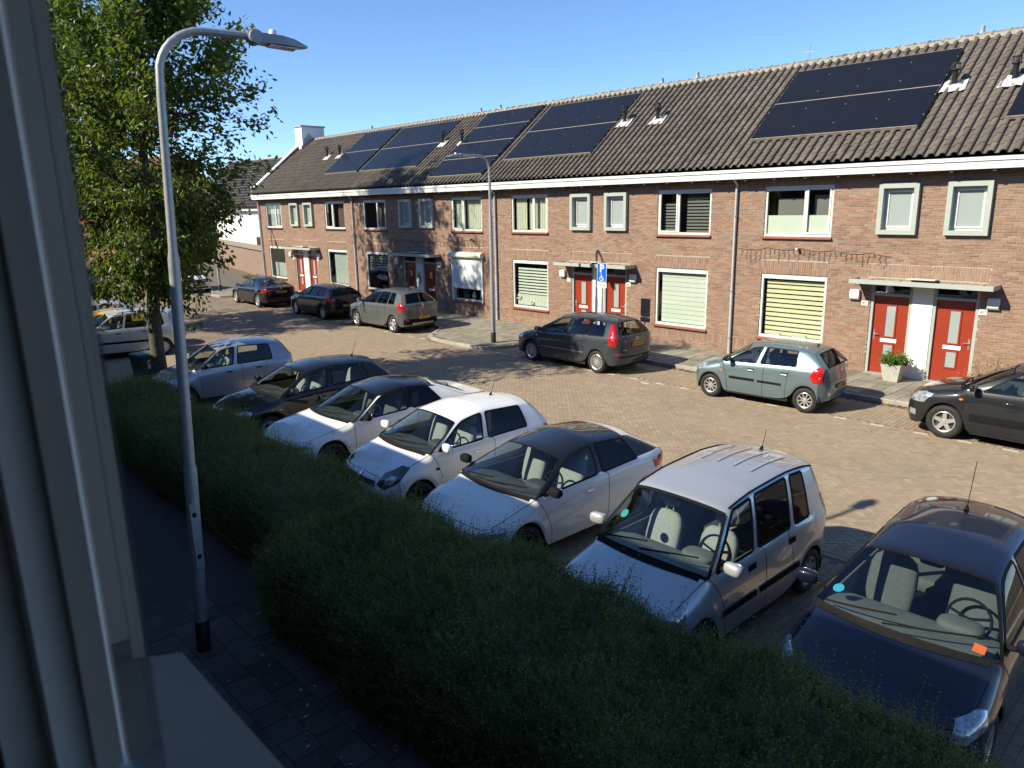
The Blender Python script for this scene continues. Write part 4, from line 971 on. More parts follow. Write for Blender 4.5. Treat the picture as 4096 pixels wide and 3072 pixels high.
def car(spec, front, theta, label, paintm, group, roofm=None, name='parked_car'):
    S = spec; lev = S.get('level', 2); root = empty(name, (front[0], front[1], front[2] if len(front) > 2 else 0.004), theta); tag(root, label, 'car', group)
    co, no, faces, pm, parts = build_body(S, lev)
    bvh = BVHTree.FromPolygons([Vector(c) for c in co], faces.tolist())
    objs = {}
    gl = S.get('glass', M_carglass); glr = S.get('glass_rear', gl)
    for i, pn in enumerate(parts):
        f = faces[pm == i]; u, inv = np.unique(f, return_inverse=True); base, _, side = pn.partition('|')
        if 'pillar' in base: base = base.rsplit('_', 1)[0]
        nm = {'side_window_b': 'side_window', 'side_window_c': 'side_window', 'black_pillar': 'pillar'}.get(base, base)
        m_ = paintm
        if base == 'windscreen': m_ = S.get('glass_front', gl)
        elif base == 'side_window': m_ = gl
        elif 'window' in base: m_ = glr
        elif base == 'black_pillar': m_ = M_trim
        elif base in ('roof',) and roofm: m_ = roofm
        elif base == 'pillar' and roofm and S.get('pillroof', True): m_ = roofm
        elif base == 'pillar' and S.get('pill_black'): m_ = M_trim
        elif base in ('front_bumper', 'rear_bumper') and S.get('bumperm'): m_ = S['bumperm']
        me = np_mesh(nm, co[u], inv.reshape(f.shape), m_, smooth=True)
        me.normals_split_custom_set_from_vertices([tuple(v) for v in no[u]])
        objs[pn] = link(nm, me, root)
    # gaps between panels and seals round the glass: thin strips lying on the skin
    ed = {}
    for fi, f in enumerate(faces):
        for a in range(4):
            k = (min(f[a], f[(a+1) % 4]), max(f[a], f[(a+1) % 4])); ed.setdefault(k, []).append(fi)
    isg = [('window' in p or p.startswith('windscreen')) for p in parts]
    nogap = {frozenset(('roof', 'pillar')), frozenset(('pillar', 'rear_quarter')), frozenset(('black_pillar', 'roof')), frozenset(('black_pillar', 'pillar')), frozenset(('front_bumper', 'fender')) if S.get('nobumpgap') else frozenset(('x',))}
    gv, gf = [], []; seals = {}
    cen = co[faces].mean(axis=1)
    for (a, b), fl in ed.items():
        if len(fl) != 2 or pm[fl[0]] == pm[fl[1]]: continue
        p0, p1 = pm[fl[0]], pm[fl[1]]; g0, g1 = isg[p0], isg[p1]
        A, B = co[a], co[b]; nA, nB = no[a], no[b]; tv = B-A; ln = np.linalg.norm(tv)
        if ln < 1e-6: continue
        tv /= ln
        if g0 or g1:
            sA, sB = np.cross(nA, tv), np.cross(nB, tv); fb = fl[1] if g0 else fl[0]; out_ = cen[fb]-(A+B)/2
            if np.dot(sA, out_) < 0: sA, sB = -sA, -sB
            wo_, wi_ = (S.get('seal', 0.016), 0.014); e = 0.0022; sv, sf = seals.setdefault(p0 if g0 else p1, ([], [])); k = len(sv)
            if g0 and g1: wo_ = 0.014
            sv += [A+sA*wo_+nA*e, B+sB*wo_+nB*e, B-sB*wi_+nB*e, A-sA*wi_+nA*e]; sf.append((k, k+1, k+2, k+3))
        else:
            n0, n1 = ['pillar' if 'pillar' in z_ else z_ for z_ in (parts[p0].split('|')[0], parts[p1].split('|')[0])]
            if n0 == n1 or frozenset((n0, n1)) in nogap: continue
            if ('pillar' in n0 or 'pillar' in n1) and ('tailgate' in (n0, n1)) is False and not ('door' in n0 or 'door' in n1): continue
            sA, sB = np.cross(nA, tv), np.cross(nB, tv); wg = S.get('gap', 0.0042); e = 0.0018; k = len(gv)
            gv += [A+sA*wg+nA*e, B+sB*wg+nB*e, B-sB*wg+nB*e, A-sA*wg+nA*e]; gf.append((k, k+1, k+2, k+3))
    if gf: link('panel_gaps', np_mesh('gaps', gv, gf, M_gap), root)
    for gp, (sv, sf) in seals.items(): link('seal', np_mesh('seals', sv, sf, S.get('sealm', M_seal)), objs[parts[gp]])
    Lc, hw, H, r = S['L'], S['W']/2, S['H'], S['r']
    # patches pressed onto the skin: lamps, plates, mouldings, handles
    def patch(nm, poly, origin, d, m_, off=0.004, bulge=0.0, parent=None, grid=0.05, flat=False):
        d = Vector(d).normalized(); e1 = Vector((0, 0, 1)).cross(d).normalized(); e2 = d.cross(e1); o = Vector(origin)
        if abs(d.z) > 0.9: e1 = Vector((0, 1, 0)); e2 = Vector((-1, 0, 0)) if d.z < 0 else Vector((1, 0, 0))
        pts = []; n = len(poly)
        for a in range(n):
            p, q_ = Vector(poly[a]), Vector(poly[(a+1) % n]); ns = max(1, int((q_-p).length/grid))
            for s in range(ns): pts.append(p.lerp(q_, s/ns))
        nb_ = len(pts); edges = [(a, (a+1) % nb_) for a in range(nb_)]
        xs = [p.x for p in pts]; ys = [p.y for p in pts]
        def inside(x, y):
            c = False
            for a in range(nb_):
                p, q_ = pts[a], pts[(a+1) % nb_]
                if (p.y > y) != (q_.y > y) and x < (q_.x-p.x)*(y-p.y)/(q_.y-p.y)+p.x: c = not c
            return c
        gx_ = np.arange(min(xs)+grid*.5, max(xs), grid); gy_ = np.arange(min(ys)+grid*.5, max(ys), grid)
        ins = []
        for x in gx_:
            for y in gy_:
                if inside(x, y) and min((Vector((x, y))-p).length for p in pts) > grid*0.35: ins.append(Vector((x, y)))
        vo, eo, fo, *_ = delaunay_2d_cdt(pts+ins, edges, [list(range(nb_))], 1, 1e-6)
        W3 = []; ok = []
        for k, p in enumerate(vo):
            st = o+e1*p.x+e2*p.y-d*3.0; hit = bvh.ray_cast(st, d)
            if hit[0] is None: W3.append((0, 0, 0)); ok.append(False); continue
            nn = hit[1]; nn = nn if nn.dot(d) < 0 else -nn
            bo = 0.0
            if bulge:
                dm = min((Vector((p.x, p.y))-q_).length for q_ in pts); bo = bulge*min(1.0, dm/0.05)
            W3.append(tuple(hit[0]+nn*(off+bo))); ok.append(True)
        fs = [f for f in fo if all(ok[k] for k in f)]
        if not fs: return None
        mb = MB(); mb.add(W3, fs); return mb.build(nm, m_, parent or root, smooth='all')
    def sides(fn):
        for s in (1, -1): fn(s)
    def flip(poly, s): return poly if s > 0 else [(-x, y) for x, y in poly][::-1]
    # head and tail lamps given in the plane facing 'az' degrees off the nose or tail
    for (nm, poly, az, m_, bl_, off) in S.get('front_lamps', []):
        for s in (1, -1):
            d = (math.cos(R(az)), -s*math.sin(R(az)), 0); pl = [(s*x, y) for x, y in poly]; pl = pl if s < 0 else pl[::-1]
            patch(nm, pl, (0.0, 0, 0), d, m_, off, bl_)
    for (nm, poly, az, m_, bl_, off) in S.get('rear_lamps', []):
        for s in (1, -1):
            d = (-math.cos(R(az)), -s*math.sin(R(az)), 0); pl = [(-s*x, y) for x, y in poly]; pl = pl if s > 0 else pl[::-1]
            patch(nm, pl, (Lc, 0, 0), d, m_, off, bl_)
    for (nm, poly, m_, off) in S.get('nose_patches', []): patch(nm, poly, (0, 0, 0), (1, 0, 0), m_, off)
    for (nm, poly, m_, off) in S.get('tail_patches', []): patch(nm, poly, (Lc, 0, 0), (-1, 0, 0), m_, off)
    for (nm, poly, m_, off) in S.get('top_patches', []): patch(nm, poly, (0, 0, 3), (0, 0, -1), m_, off)
    for (nm, poly, m_, off, bl_) in S.get('side_patches', []):
        for s in (1, -1):
            # seen from the side: x along the car, z up
            d = (0, -s, 0); pl = [(s*x, z) for x, z in poly]
            o3 = patch(nm, pl, (0, 0, 0), d, m_, off, bl_, grid=0.06)
    # handles
    for hx, hz in S.get('handles', []):
        for s in (1, -1):
            hit = bvh.ray_cast(Vector((hx, s*3, hz)), Vector((0, -s, 0)))
            if hit[0] is not None:
                mb = MB(); mb.sup((hx, hit[0].y+s*0.012, hz), (0.085, 0.016, 0.016), 4, 10, 6); mb.build('door_handle', S.get('handlem', paintm), root, smooth=True)
    # plates
    def plate(txt, x, z, at_front, y=0.0):
        d = Vector((1, 0, 0)) if at_front else Vector((-1, 0, 0)); hit = bvh.ray_cast(Vector((-3 if at_front else Lc+3, y, z)), d)
        if hit[0] is None: return
        px = hit[0].x+(-0.02 if at_front else 0.02); mb = MB(); mb.box(px-0.006, px+0.006, y-0.26, y+0.26, z-0.055, z+0.055); pl = mb.build('number_plate', M_plateY, root)
        mb = MB(); sgn = -1 if at_front else 1
        mb.box(px+sgn*0.0065-.001, px+sgn*0.0065+.001, (y+0.215 if at_front else y-0.255), (y+0.255 if at_front else y-0.215), z-0.05, z+0.05); mb.build('country_strip', M_blue, pl)
        rot = (R(90), 0, R(90)) if not at_front else (R(90), 0, R(-90))
        if txt: text(txt, 0.105, M_ink, pl, (px+sgn*0.009, y+(0.02 if not at_front else -0.02), z-0.002), rot, bold=0.0015)
    if S.get('plate_r'): plate(S['plate_r'], 0, S.get('plate_rz', 0.75), False)
    if S.get('plate_f'): plate(S['plate_f'], 0, S.get('plate_fz', 0.42), True)
    # mirrors
    mx, mz = S['xA']+S.get('mirx', 0.22), S['zA']+0.06
    for s in (1, -1):
        mb = MB(); yb = hw-0.055; mb.sup((mx-0.01, s*(yb+0.15), mz+0.03), (0.055, 0.105, 0.068), 3, 14, 8, Matrix.Rotation(s*0.12, 3, 'Z')); mo = mb.build('wing_mirror', S.get('mirm', paintm), root, smooth='all')
        mb = MB(); mb.tube([(mx+0.02, s*(yb-0.03), mz-0.03), (mx, s*(yb+0.07), mz-0.01)], [0.03, 0.022], 8); mb.build('mirror_arm', M_trim, mo, smooth='all')
        mb = MB(); mb.sup((mx+0.042, s*(yb+0.15), mz+0.03), (0.006, 0.09, 0.055), 4); mb.build('mirror_glass', M_chrome, mo, smooth='all')
    # wheels
    tw = S.get('tw', 0.19); rr_ = r*S.get('rimr', 0.66)
    for wi, (wx) in enumerate((S['xf'], S['xr'])):
        for s in (1, -1):
            yc = s*(hw-tw/2-0.02); mb = MB(); h_ = tw/2
            mb.lathe([(rr_-0.01, -h_*.8), (rr_+0.02, -h_), (r-0.045, -h_*1.02), (r-0.012, -h_*.86), (r, -h_*.6), (r, h_*.6), (r-0.012, h_*.86), (r-0.045, h_*1.02), (rr_+0.02, h_), (rr_-0.01, h_*.8)], 36, (0, 0, 0), 'y')
            wo_ = mb.build('wheel', M_rubber, root, smooth=True, loc=(wx, yc, r))
            mb = MB(); yo = s*h_*0.80
            mb.lathe([(rr_-0.002, yo), (rr_-0.012, yo+s*0.006), (rr_-0.03, yo-s*0.006), (rr_-0.032, yo-s*0.10)], 36, (0, 0, 0), 'y')
            ns = S.get('spokes', 5); sw = S.get('spokew', 0.30); tv = S.get('twist', 0.0)
            for k in range(ns):
                a0 = 2*math.pi*k/ns+0.3
                w0 = sw*1.35*rr_*0.5; w1 = sw*rr_*0.5*S.get('spoket', 1.0)
                c0, s0 = math.cos(a0), math.sin(a0); a1 = a0+tv; c1, s1 = math.cos(a1), math.sin(a1); r0, r1 = rr_*0.16, rr_*0.965
                q = [(r0*c0-w0*s0*-1*-1, r0*s0+w0*c0), (r0*c0+w0*s0, r0*s0-w0*c0), (r1*c1+w1*s1, r1*s1-w1*c1), (r1*c1-w1*s1, r1*s1+w1*c1)]
                yf = (yo-s*0.012, yo-s*0.012, yo-s*0.004, yo-s*0.004); yb_ = (yo-s*0.05,)*4
                mb.add([(a, yf[k2], b) for k2, (a, b) in enumerate(q)]+[(a, yb_[k2], b) for k2, (a, b) in enumerate(q)], [(0, 1, 2, 3), (4, 7, 6, 5), (0, 4, 5, 1), (1, 5, 6, 2), (2, 6, 7, 3), (3, 7, 4, 0)])
            mb.lathe([(0.0, yo-s*0.002), (rr_*0.20, yo-s*0.006), (rr_*0.24, yo-s*0.03)], 18, (0, 0, 0), 'y')
            ro = mb.build('rim', S.get('rimm', M_rim), wo_, smooth=35)
            mb = MB(); mb.lathe([(0.0, yo-s*0.065), (rr_-0.03, yo-s*0.06), (rr_-0.03, yo-s*0.10)], 24, (0, 0, 0), 'y'); mb.build('brake_disc', mat('brake_metal', (0.06, 0.055, 0.05), 0.6, metal=0.5), wo_)
    # underbody, wheel wells
    mb = MB(); iy = hw-tw-0.07; mb.box(0.22, Lc-0.22, -iy, iy, 0.19, 0.42); mb.box(S['xf']+r+0.12, S['xr']-r-0.12, -(hw-0.05), hw-0.05, 0.19, 0.33); mb.box(0.3, S['xA']+0.15, -iy, iy, 0.42, min(S['zh'], S['zA'])-0.12)
    for wx in (S['xf'], S['xr']):
        n_ = 12
        for s in (1, -1):
            ya, yb = s*iy, s*(hw-0.035); vs_ = []
            for a in range(n_+1):
                an_ = -0.25+(math.pi+0.5)*a/n_; vs_ += [(wx+(r+0.05)*math.cos(an_), ya, r+(r+0.05)*math.sin(an_)), (wx+(r+0.05)*math.cos(an_), yb, r+(r+0.05)*math.sin(an_))]
            mb.add(vs_, [(2*a, 2*a+2, 2*a+3, 2*a+1) for a in range(n_)])
    mb.build('underbody', M_under, root, fix=False)
    # interior
    sm_ = S.get('seatm', M_seat); dm = S.get('dashm', M_dash); zf = 0.42; xs = S['xB']-0.28; cw_ = hw*0.45; zb = S['zA']
    mb = MB(); mb.box(S['xA']+0.1, S['xK']-0.12, -(hw-0.16), hw-0.16, 0.40, 0.43); mb.build('cabin_floor', M_trim, root)
    for s in (1, -1):
        mb = MB(); mb.sup((xs-0.22, s*cw_, zf+0.10), (0.27, 0.24, 0.09), 4, 14, 7); mb.sup((xs+0.14, s*cw_, zf+0.42), (0.075, 0.235, 0.34), 3.5, 14, 8, Matrix.Rotation(0.32, 3, 'Y')); mb.sup((xs+0.30, s*cw_, min(zf+0.86, H-0.22)), (0.05, 0.13, 0.095), 3, 12, 6, Matrix.Rotation(0.25, 3, 'Y'))
        mb.tube([(xs+0.24, s*cw_-.05, zf+.66), (xs+0.28, s*cw_-.05, zf+.84)], .01, 6); mb.tube([(xs+0.24, s*cw_+.05, zf+.66), (xs+0.28, s*cw_+.05, zf+.84)], .01, 6); mb.build('seat', sm_, root, smooth='all')
    xb2 = min(S['xr']+0.12, S['xK']-0.35)
    mb = MB(); mb.sup((xb2-0.28, 0, zf+0.10), (0.25, hw-0.25, 0.09), 5); mb.sup((xb2, 0, zf+0.36), (0.08, hw-0.25, 0.28), 5, 16, 8, Matrix.Rotation(0.3, 3, 'Y'))
    for y in (-0.32, 0.32): mb.sup((xb2+0.13, y, zf+0.68), (0.045, 0.12, 0.08), 3, 10, 6)
    mb.build('rear_bench', sm_, root, smooth='all')
    mb = MB(); xd = S['xA']; zd = zb-0.03
    mb.prism([(xd-0.08, zd-0.03), (xd+0.30, zd+0.0), (xd+0.50, zd-0.06), (xd+0.56, zd-0.18), (xd+0.48, zd-0.42), (xd-0.02, zd-0.42)], -(hw-0.14), hw-0.14, 'y')
    mb.sup((xd+0.42, -cw_, zd+0.01), (0.13, 0.19, 0.06), 3); mb.build('dashboard', dm, root, smooth=35)
    mb = MB(); cx, cy, cz = xd+0.72, -cw_, zd-0.05; mr = Matrix.Rotation(-1.13, 3, 'Y'); ring = [tuple(Vector((cx, cy, cz))+mr @ Vector((0.185*math.cos(a), 0.185*math.sin(a), 0))) for a in np.linspace(0, 2*math.pi, 25)]
    mb.tube(ring, 0.015, 6, cap=False)
    for a in (0.3, math.pi-0.3, -math.pi/2): mb.tube([(cx, cy, cz), tuple(Vector((cx, cy, cz))+mr @ Vector((0.18*math.sin(a), 0.18*math.cos(a), 0)))], 0.014, 5)
    mb.tube([(cx, cy, cz), (cx-0.22, cy, cz-0.08)], 0.03, 6); mb.build('steering_wheel', M_trim, root, smooth='all')
    for s in (1, -1):
        mb = MB(); mb.box(S['xA']+0.25, S['xK']-0.35, s*(hw-0.13)-.01, s*(hw-0.13)+.01, 0.40, zb-0.035); mb.build('door_lining', dm, root)
    hit = bvh.ray_cast(Vector((S['xT']-0.02, 0, 3)), Vector((0, 0, -1)))
    if hit[0] is not None:
        mb = MB(); z = hit[0].z-0.13; mb.sup((S['xT']+0.06, 0, z), (0.02, 0.11, 0.035), 4, 12, 6); mb.tube([(S['xT']+0.05, 0, z), (S['xT']+0.0, 0, z+0.09)], 0.01, 6); mb.build('rear_view_mirror', M_trim, root, smooth='all')
    # black cowl panel along the foot of the windscreen
    cwl = S.get('cowl', 0.13); ys_ = np.linspace(-(hw-0.13), hw-0.13, 13); xl = lambda y: S['xA']-cwl*(1-(y/hw)**2)
    patch('cowl_panel', [(y, -(xl(y)-0.022)) for y in ys_]+[(y, -(xl(y)+0.045)) for y in ys_[::-1]], (0, 0, 3), (0, 0, -1), M_trim, 0.007)
    # wipers
    def surf(x, y, e=0.012):
        h_ = bvh.ray_cast(Vector((x, y, 3)), Vector((0, 0, -1))); return None if h_[0] is None else tuple(h_[0]+h_[1]*e*(1 if h_[1].z > 0 else -1))
    for (ya, yb, dx) in S.get('wipers', ((0.05, -0.58, 0.10), (0.60, 0.0, 0.08))):
        pts = []
        for k in range(7):
            u = k/6; y = ya+(yb-ya)*u; p = surf(S['xA']-S.get('cowl', 0.13)*(1-(y/hw)**2)+0.07+dx*u, y); 
            if p: pts.append(p)
        if len(pts) > 2: mb = MB(); mb.tube(pts, 0.009, 5); mb.build('wiper', M_trim, root)
    ant = S.get('antenna')
    if ant:
        p = surf(ant[0], 0, 0.0)
        if p: mb = MB(); mb.tube([p, (p[0]+0.03, 0, p[2]+0.05)], [0.03, 0.01], 8); mb.tube([(p[0]+0.02, 0, p[2]+0.03), (p[0]+0.02+ant[1]*0.35, 0, p[2]+ant[1])], 0.004, 5); mb.build('aerial', M_trim, root)
    if S.get('rails'):
        for s in (1, -1):
            pts = []; x0, x1 = S['xT']+0.12, S['xE']-0.15; yy = s*(hw-0.06-S.get('tumb', .24)*hw/.84-0.02)
            for k in range(9):
                u = k/8; p = surf(x0+(x1-x0)*u, yy, 0.0); lift = 0.055 if 0 < k < 8 else 0.005
                if p: pts.append((p[0], p[1], p[2]+lift))
            mb = MB(); mb.tube(pts, 0.017, 8); mb.build('roof_rail', S['rails'], root, smooth='all')
    return root, bvh, surf, patch

def oval(cx, cy, a, b, n=14): return [(cx+a*math.cos(2*math.pi*k/n), cy+b*math.sin(2*math.pi*k/n)) for k in range(n)]
def rect(x0, x1, z0, z1): return [(x0, z0), (x1, z0), (x1, z1), (x0, z1)]
# ------------------------------------------------------------------ the parked cars
def spec(**k): return k
NEAR, FAR = 'cars parked nose in to the hedge', 'cars parked along the far kerb'
def hl(y0, y1, z0, z1, az=38, m_=None, nm='headlight', bulge=0.012, off=0.003):
    a0, a1 = y0, y1
    return (nm, [(a0, z0+(z1-z0)*.15), (a0+(a1-a0)*.35, z0), (a1*0.98, z0+(z1-z0)*.35), (a1, z0+(z1-z0)*.85), (a0+(a1-a0)*.75, z1), (a0+(a1-a0)*.25, z0+(z1-z0)*.8)], az, m_ or M_lamp_clear, bulge, off)
P_silver = paint('silver_paint', (0.50, 0.52, 0.54), 0.55, 0.32, 0.2)
P_silver2 = paint('bright_silver_paint', (0.55, 0.57, 0.58), 0.5, 0.35, 0.22)
P_white = paint('white_paint', (0.80, 0.79, 0.74), 0.0, 0.4, 0.14)
P_white2 = paint('cool_white_paint', (0.76, 0.77, 0.76), 0.0, 0.4, 0.2)
P_black = paint('black_paint', (0.005, 0.005, 0.0065), 0.0, 0.45, 0.01)
P_navy = paint('navy_paint', (0.005, 0.008, 0.022), 0.0, 0.4, 0.01)
P_dgrey = paint('dark_grey_paint', (0.036, 0.043, 0.052), 0.10, 0.45, 0.04)
P_grey = paint('warm_grey_paint', (0.090, 0.098, 0.097), 0.2, 0.42, 0.06)
P_blue = paint('blue_grey_paint', (0.150, 0.220, 0.245), 0.5, 0.33, 0.18)
P_yellow = paint('yellow_paint', (0.70, 0.46, 0.05), 0.0, 0.4, 0.1)
P_dark = paint('charcoal_paint', (0.010, 0.012, 0.015), 0.05, 0.45, 0.02)

M_darkrim = mat('dark_wheel', (0.045, 0.045, 0.047), 0.5, metal=0.2)
# --- near side, nose towards the hedge (+x of each car points up the street's width)
navy = spec(L=3.95, W=1.70, H=1.47, r=0.30, xf=0.80, xr=3.22, zh=0.72, xA=1.02, zA=0.96, xT=1.78, zT=1.40, xB=2.15, xC=2.85, xQ=3.1, xE=3.45, zE=1.40, xK=3.72, zK=1.02, hp=0.7, crown=0.06, cowl=0.24, tumb=0.24, level=3, corner=0.22, seatm=M_seat, dashm=M_dashl,
    front_lamps=[hl(0.60, 0.98, 0.60, 0.80, 42)], antenna=(2.95, 0.50), handles=[(2.0, 0.80)], wpill=True, glass=M_carglass, seal=0.02, wipers=((0.10, -0.62, 0.16), (0.66, 0.02, 0.12)))
_, bv, sf_, pt = car(navy, (9.98, -15.02), R(90+2.0), 'glossy navy car in the bottom corner, blue round sticker on its windscreen', P_navy, NEAR)
pt('windscreen_sticker', oval(0.0, 0.0, 0.055, 0.05), (1.12, 0.60, 1.10), (0.75, 0, -0.66), mat('sky_blue_sticker', (0.02, 0.20, 0.28), 0.5), 0.004)
pt('windscreen_sticker', rect(-0.045, 0.045, -0.04, 0.04), (1.02, -0.62, 1.02), (0.75, 0, -0.66), M_orange, 0.004)
agila = spec(L=3.50, W=1.62, H=1.68, r=0.285, xf=0.66, xr=3.02, zh=0.80, xA=0.80, zA=1.00, xT=1.38, zT=1.58, xB=1.72, xC=2.50, xQ=2.95, xE=3.32, zE=1.60, xK=3.46, zK=1.04, xM=2.3, hp=0.8, crown=0.05, cowl=0.16, tumb=0.17, drip=0.05, cw=0.10, level=3, corner=0.16, tailin=0.05, aw=0.13,
    seatm=M_seatl, dashm=M_dashl, front_lamps=[hl(0.50, 0.86, 0.62, 0.84, 40)], rear_lamps=[('tail_lamp', rect(0.56, 0.69, 0.75, 1.20), 35, M_red, 0.008, 0.003)], antenna=(3.10, 0.24),
    side_patches=[('side_moulding', rect(1.0, 1.70, 0.50, 0.575), M_trim, 0.012, 0), ('side_moulding', rect(1.76, 2.66, 0.50, 0.575), M_trim, 0.012, 0), ('handle_recess', rect(1.52, 1.68, 0.83, 0.90), M_trim, 0.004, 0), ('handle_recess', rect(2.40, 2.56, 0.85, 0.92), M_trim, 0.004, 0), ('indicator', oval(0.72+.38, 0.66, 0.035, 0.022), M_amber, 0.005, .004), ('fuel_flap', oval(3.16, 0.92, 0.10, 0.10), P_silver, 0.003, 0)],
    spokes=7, spokew=0.28, rimm=mat('dull_hubcap', (0.30, 0.30, 0.30), 0.5), tailz0=0.30, glass_rear=M_darkglass, mirm=P_silver2, seal=0.022)
_, bv, sf_, pt = car(agila, (7.52, -15.30), R(90-1.0), 'silver boxy small car with ribbed roof, beside the navy car', P_silver, NEAR)
for y in (-0.33, -0.11, 0.11, 0.33): pt('roof_rib', [(y-0.018, -2.25), (y+0.018, -2.25), (y+0.018, -3.05), (y-0.018, -3.05)], (0, 0, 3), (0, 0, -1), P_silver2, 0.012)
for s in (1, -1):
    pts = [sf_(x, s*0.575, 0.006) for x in np.linspace(1.42, 3.25, 10)]; mb = MB(); mb.tube([p for p in pts if p], 0.012, 5); mb.build('roof_gutter', M_trim, _)
pt('windscreen_sticker', oval(0.0, 0.0, 0.055, 0.055), (0.98, 0.50, 1.30), (0.75, 0, -0.66), M_teal, 0.004)
a1 = spec(L=3.95, W=1.74, H=1.42, r=0.31, xf=0.80, xr=3.26, zh=0.70, xA=1.02, zA=0.93, xT=1.78, zT=1.345, xB=2.28, xC=3.12, xQ=3.32, xE=3.25, zE=1.31, xK=3.66, zK=1.03, xM=2.3, hp=0.65, crown=0.055, cowl=0.20, tumb=0.26, level=3, corner=0.24, doors=3, quarter=False, tailin=0.10, roofend=11,
    front_lamps=[hl(0.55, 0.95, 0.56, 0.72, 42)], rear_lamps=[('tail_lamp', [(0.45, 0.80), (0.98, 0.78), (1.0, 0.94), (0.5, 0.97)], 38, M_red, 0.01, 0.003)], handles=[(2.02, 0.80)], spokes=5, rimm=M_darkrim, glass=M_carglass, glass_rear=M_darkglass, mirm=M_trim, zD=1.0, seatm=M_seatl, handlem=P_white)
car(a1, (4.60, -15.12), R(90-2), 'white hatchback with a black roof, parked beside the silver boxy car', P_white, NEAR, roofm=paint('black_roof_paint', (0.008, 0.009, 0.012), 0, 0.25, 0.01))
twingo = spec(L=3.60, W=1.65, H=1.47, r=0.285, xf=0.68, xr=3.05, zh=0.70, xA=0.92, zA=0.97, xT=1.60, zT=1.395, xB=2.02, xC=2.96, xQ=3.2, xE=3.18, zE=1.38, xK=3.45, zK=1.02, xM=2.2, hp=0.6, crown=0.06, cowl=0.20, tumb=0.22, level=3, corner=0.22, doors=3, quarter=False, aw=0.13, cw=0.1,
    front_lamps=[('headlight', [(0.43, 0.60), (0.58, 0.54), (0.82, 0.66), (0.93, 0.83), (0.80, 0.86), (0.55, 0.76)], 38, M_lamp_black, 0.006, 0.002), ('headlight_lens', [(0.58, 0.60), (0.72, 0.63), (0.78, 0.73), (0.68, 0.74), (0.58, 0.68)], 38, M_lamp_clear, 0.012, 0.008), ('fog_lamp', oval(0.50, 0.40, 0.075, 0.075), 18, M_lamp_clear, 0.012, 0.006)],
    nose_patches=[('grille', [(-0.45, 0.56), (0.45, 0.56), (0.42, 0.64), (-0.42, 0.64)], M_lamp_black, 0.004), ('badge', [(0, 0.545), (0.05, 0.63), (0, 0.715), (-0.05, 0.63)], M_chrome, 0.016), ('lower_grille', rect(-0.5, 0.5, 0.30, 0.40), M_trim, 0.003)],
    rear_lamps=[('tail_lamp', rect(0.62, 0.76, 0.72, 0.98), 45, M_red, 0.01, 0.003)], antenna=(2.75, 0.22), handles=[(1.82, 0.82)], spokes=6, rimm=M_darkrim, glass_rear=M_darkglass, mirm=P_white, seatm=M_seatl, side_patches=[('side_moulding', rect(1.05, 1.95, 0.50, 0.56), P_white, 0.010, 0), ('indicator', rect(0.98, 1.05, 0.70, 0.74), M_trim, 0.004, 0)])
car(twingo, (2.22, -14.92), R(90-3), 'small white hatchback with round fog lamps, between the white saloon and black-roofed car', P_white2, NEAR)
merc = spec(L=4.65, W=1.79, H=1.40, r=0.32, xf=0.80, xr=3.56, zh=0.70, xA=1.28, zA=0.92, xT=2.02, zT=1.335, xB=2.52, xC=3.3, xQ=3.36, xE=3.25, zE=1.30, xK=3.95, zK=0.99, xM=2.55, gE=13, zD=0.93, hp=0.6, crown=0.05, cowl=0.22, tumb=0.27, level=3, corner=0.24, doors=3, quarter=False, nosew=0.88, tailw=0.88,
    front_lamps=[hl(0.50, 0.92, 0.58, 0.74, 40)], rear_lamps=[('tail_lamp', rect(0.45, 0.92, 0.66, 0.84), 35, M_red, 0.01, 0.003)], handles=[(2.22, 0.78)], blackpillar=True, pillroof=False, rimm=M_darkrim, glass=M_carglass, glass_rear=M_darkglass, mirm=M_trim, sealm=M_seal, handlem=M_chrome)
car(merc, (-0.42, -15.1), R(90-2), 'long white saloon with a dark panoramic roof and black door mirrors', P_white, NEAR, roofm=MATS['black_roof_paint'])
polo = spec(L=3.97, W=1.68, H=1.46, r=0.30, xf=0.82, xr=3.28, zh=0.74, xA=1.10, zA=0.96, xT=1.78, zT=1.39, xB=2.22, xC=3.2, xQ=3.42, xE=3.45, zE=1.36, xK=3.72, zK=1.05, hp=0.7, crown=0.05, cowl=0.2, tumb=0.24, level=2, corner=0.22, doors=3, quarter=False,
    front_lamps=[hl(0.48, 0.92, 0.60, 0.76, 38)], nose_patches=[('grille', rect(-0.5, 0.5, 0.60, 0.68), M_lamp_black, 0.003), ('badge', oval(0, 0.66, 0.07, 0.07), M_chrome, 0.008), ('badge_field', oval(0, 0.66, 0.05, 0.05), M_lamp_black, 0.011)], handles=[(2.02, 0.82)], antenna=(3.2, 0.34), seatm=M_seatl, glass_rear=M_carglass, side_patches=[('indicator', oval(1.05, 0.70, .04, .015), M_amber, 0.005, 0)])
car(polo, (-3.05, -15.0), R(90-3), 'black three-door hatchback between the grey-silver car and the white saloon', P_black, NEAR)
matiz = spec(L=3.52, W=1.52, H=1.50, r=0.275, xf=0.68, xr=3.02, zh=0.72, xA=0.98, zA=0.95, xT=1.58, zT=1.42, xB=1.92, xC=2.88, xQ=3.1, xE=3.12, zE=1.40, xK=3.38, zK=1.02, hp=0.65, crown=0.06, cowl=0.2, tumb=0.21, level=2, corner=0.22, aw=0.12,
    front_lamps=[hl(0.46, 0.84, 0.62, 0.80, 42)], handles=[(1.76, 0.82), (2.5, 0.84)], handlem=M_trim, mirm=M_trim, seatm=M_seatl, quarter=False, spokes=6, antenna=None)
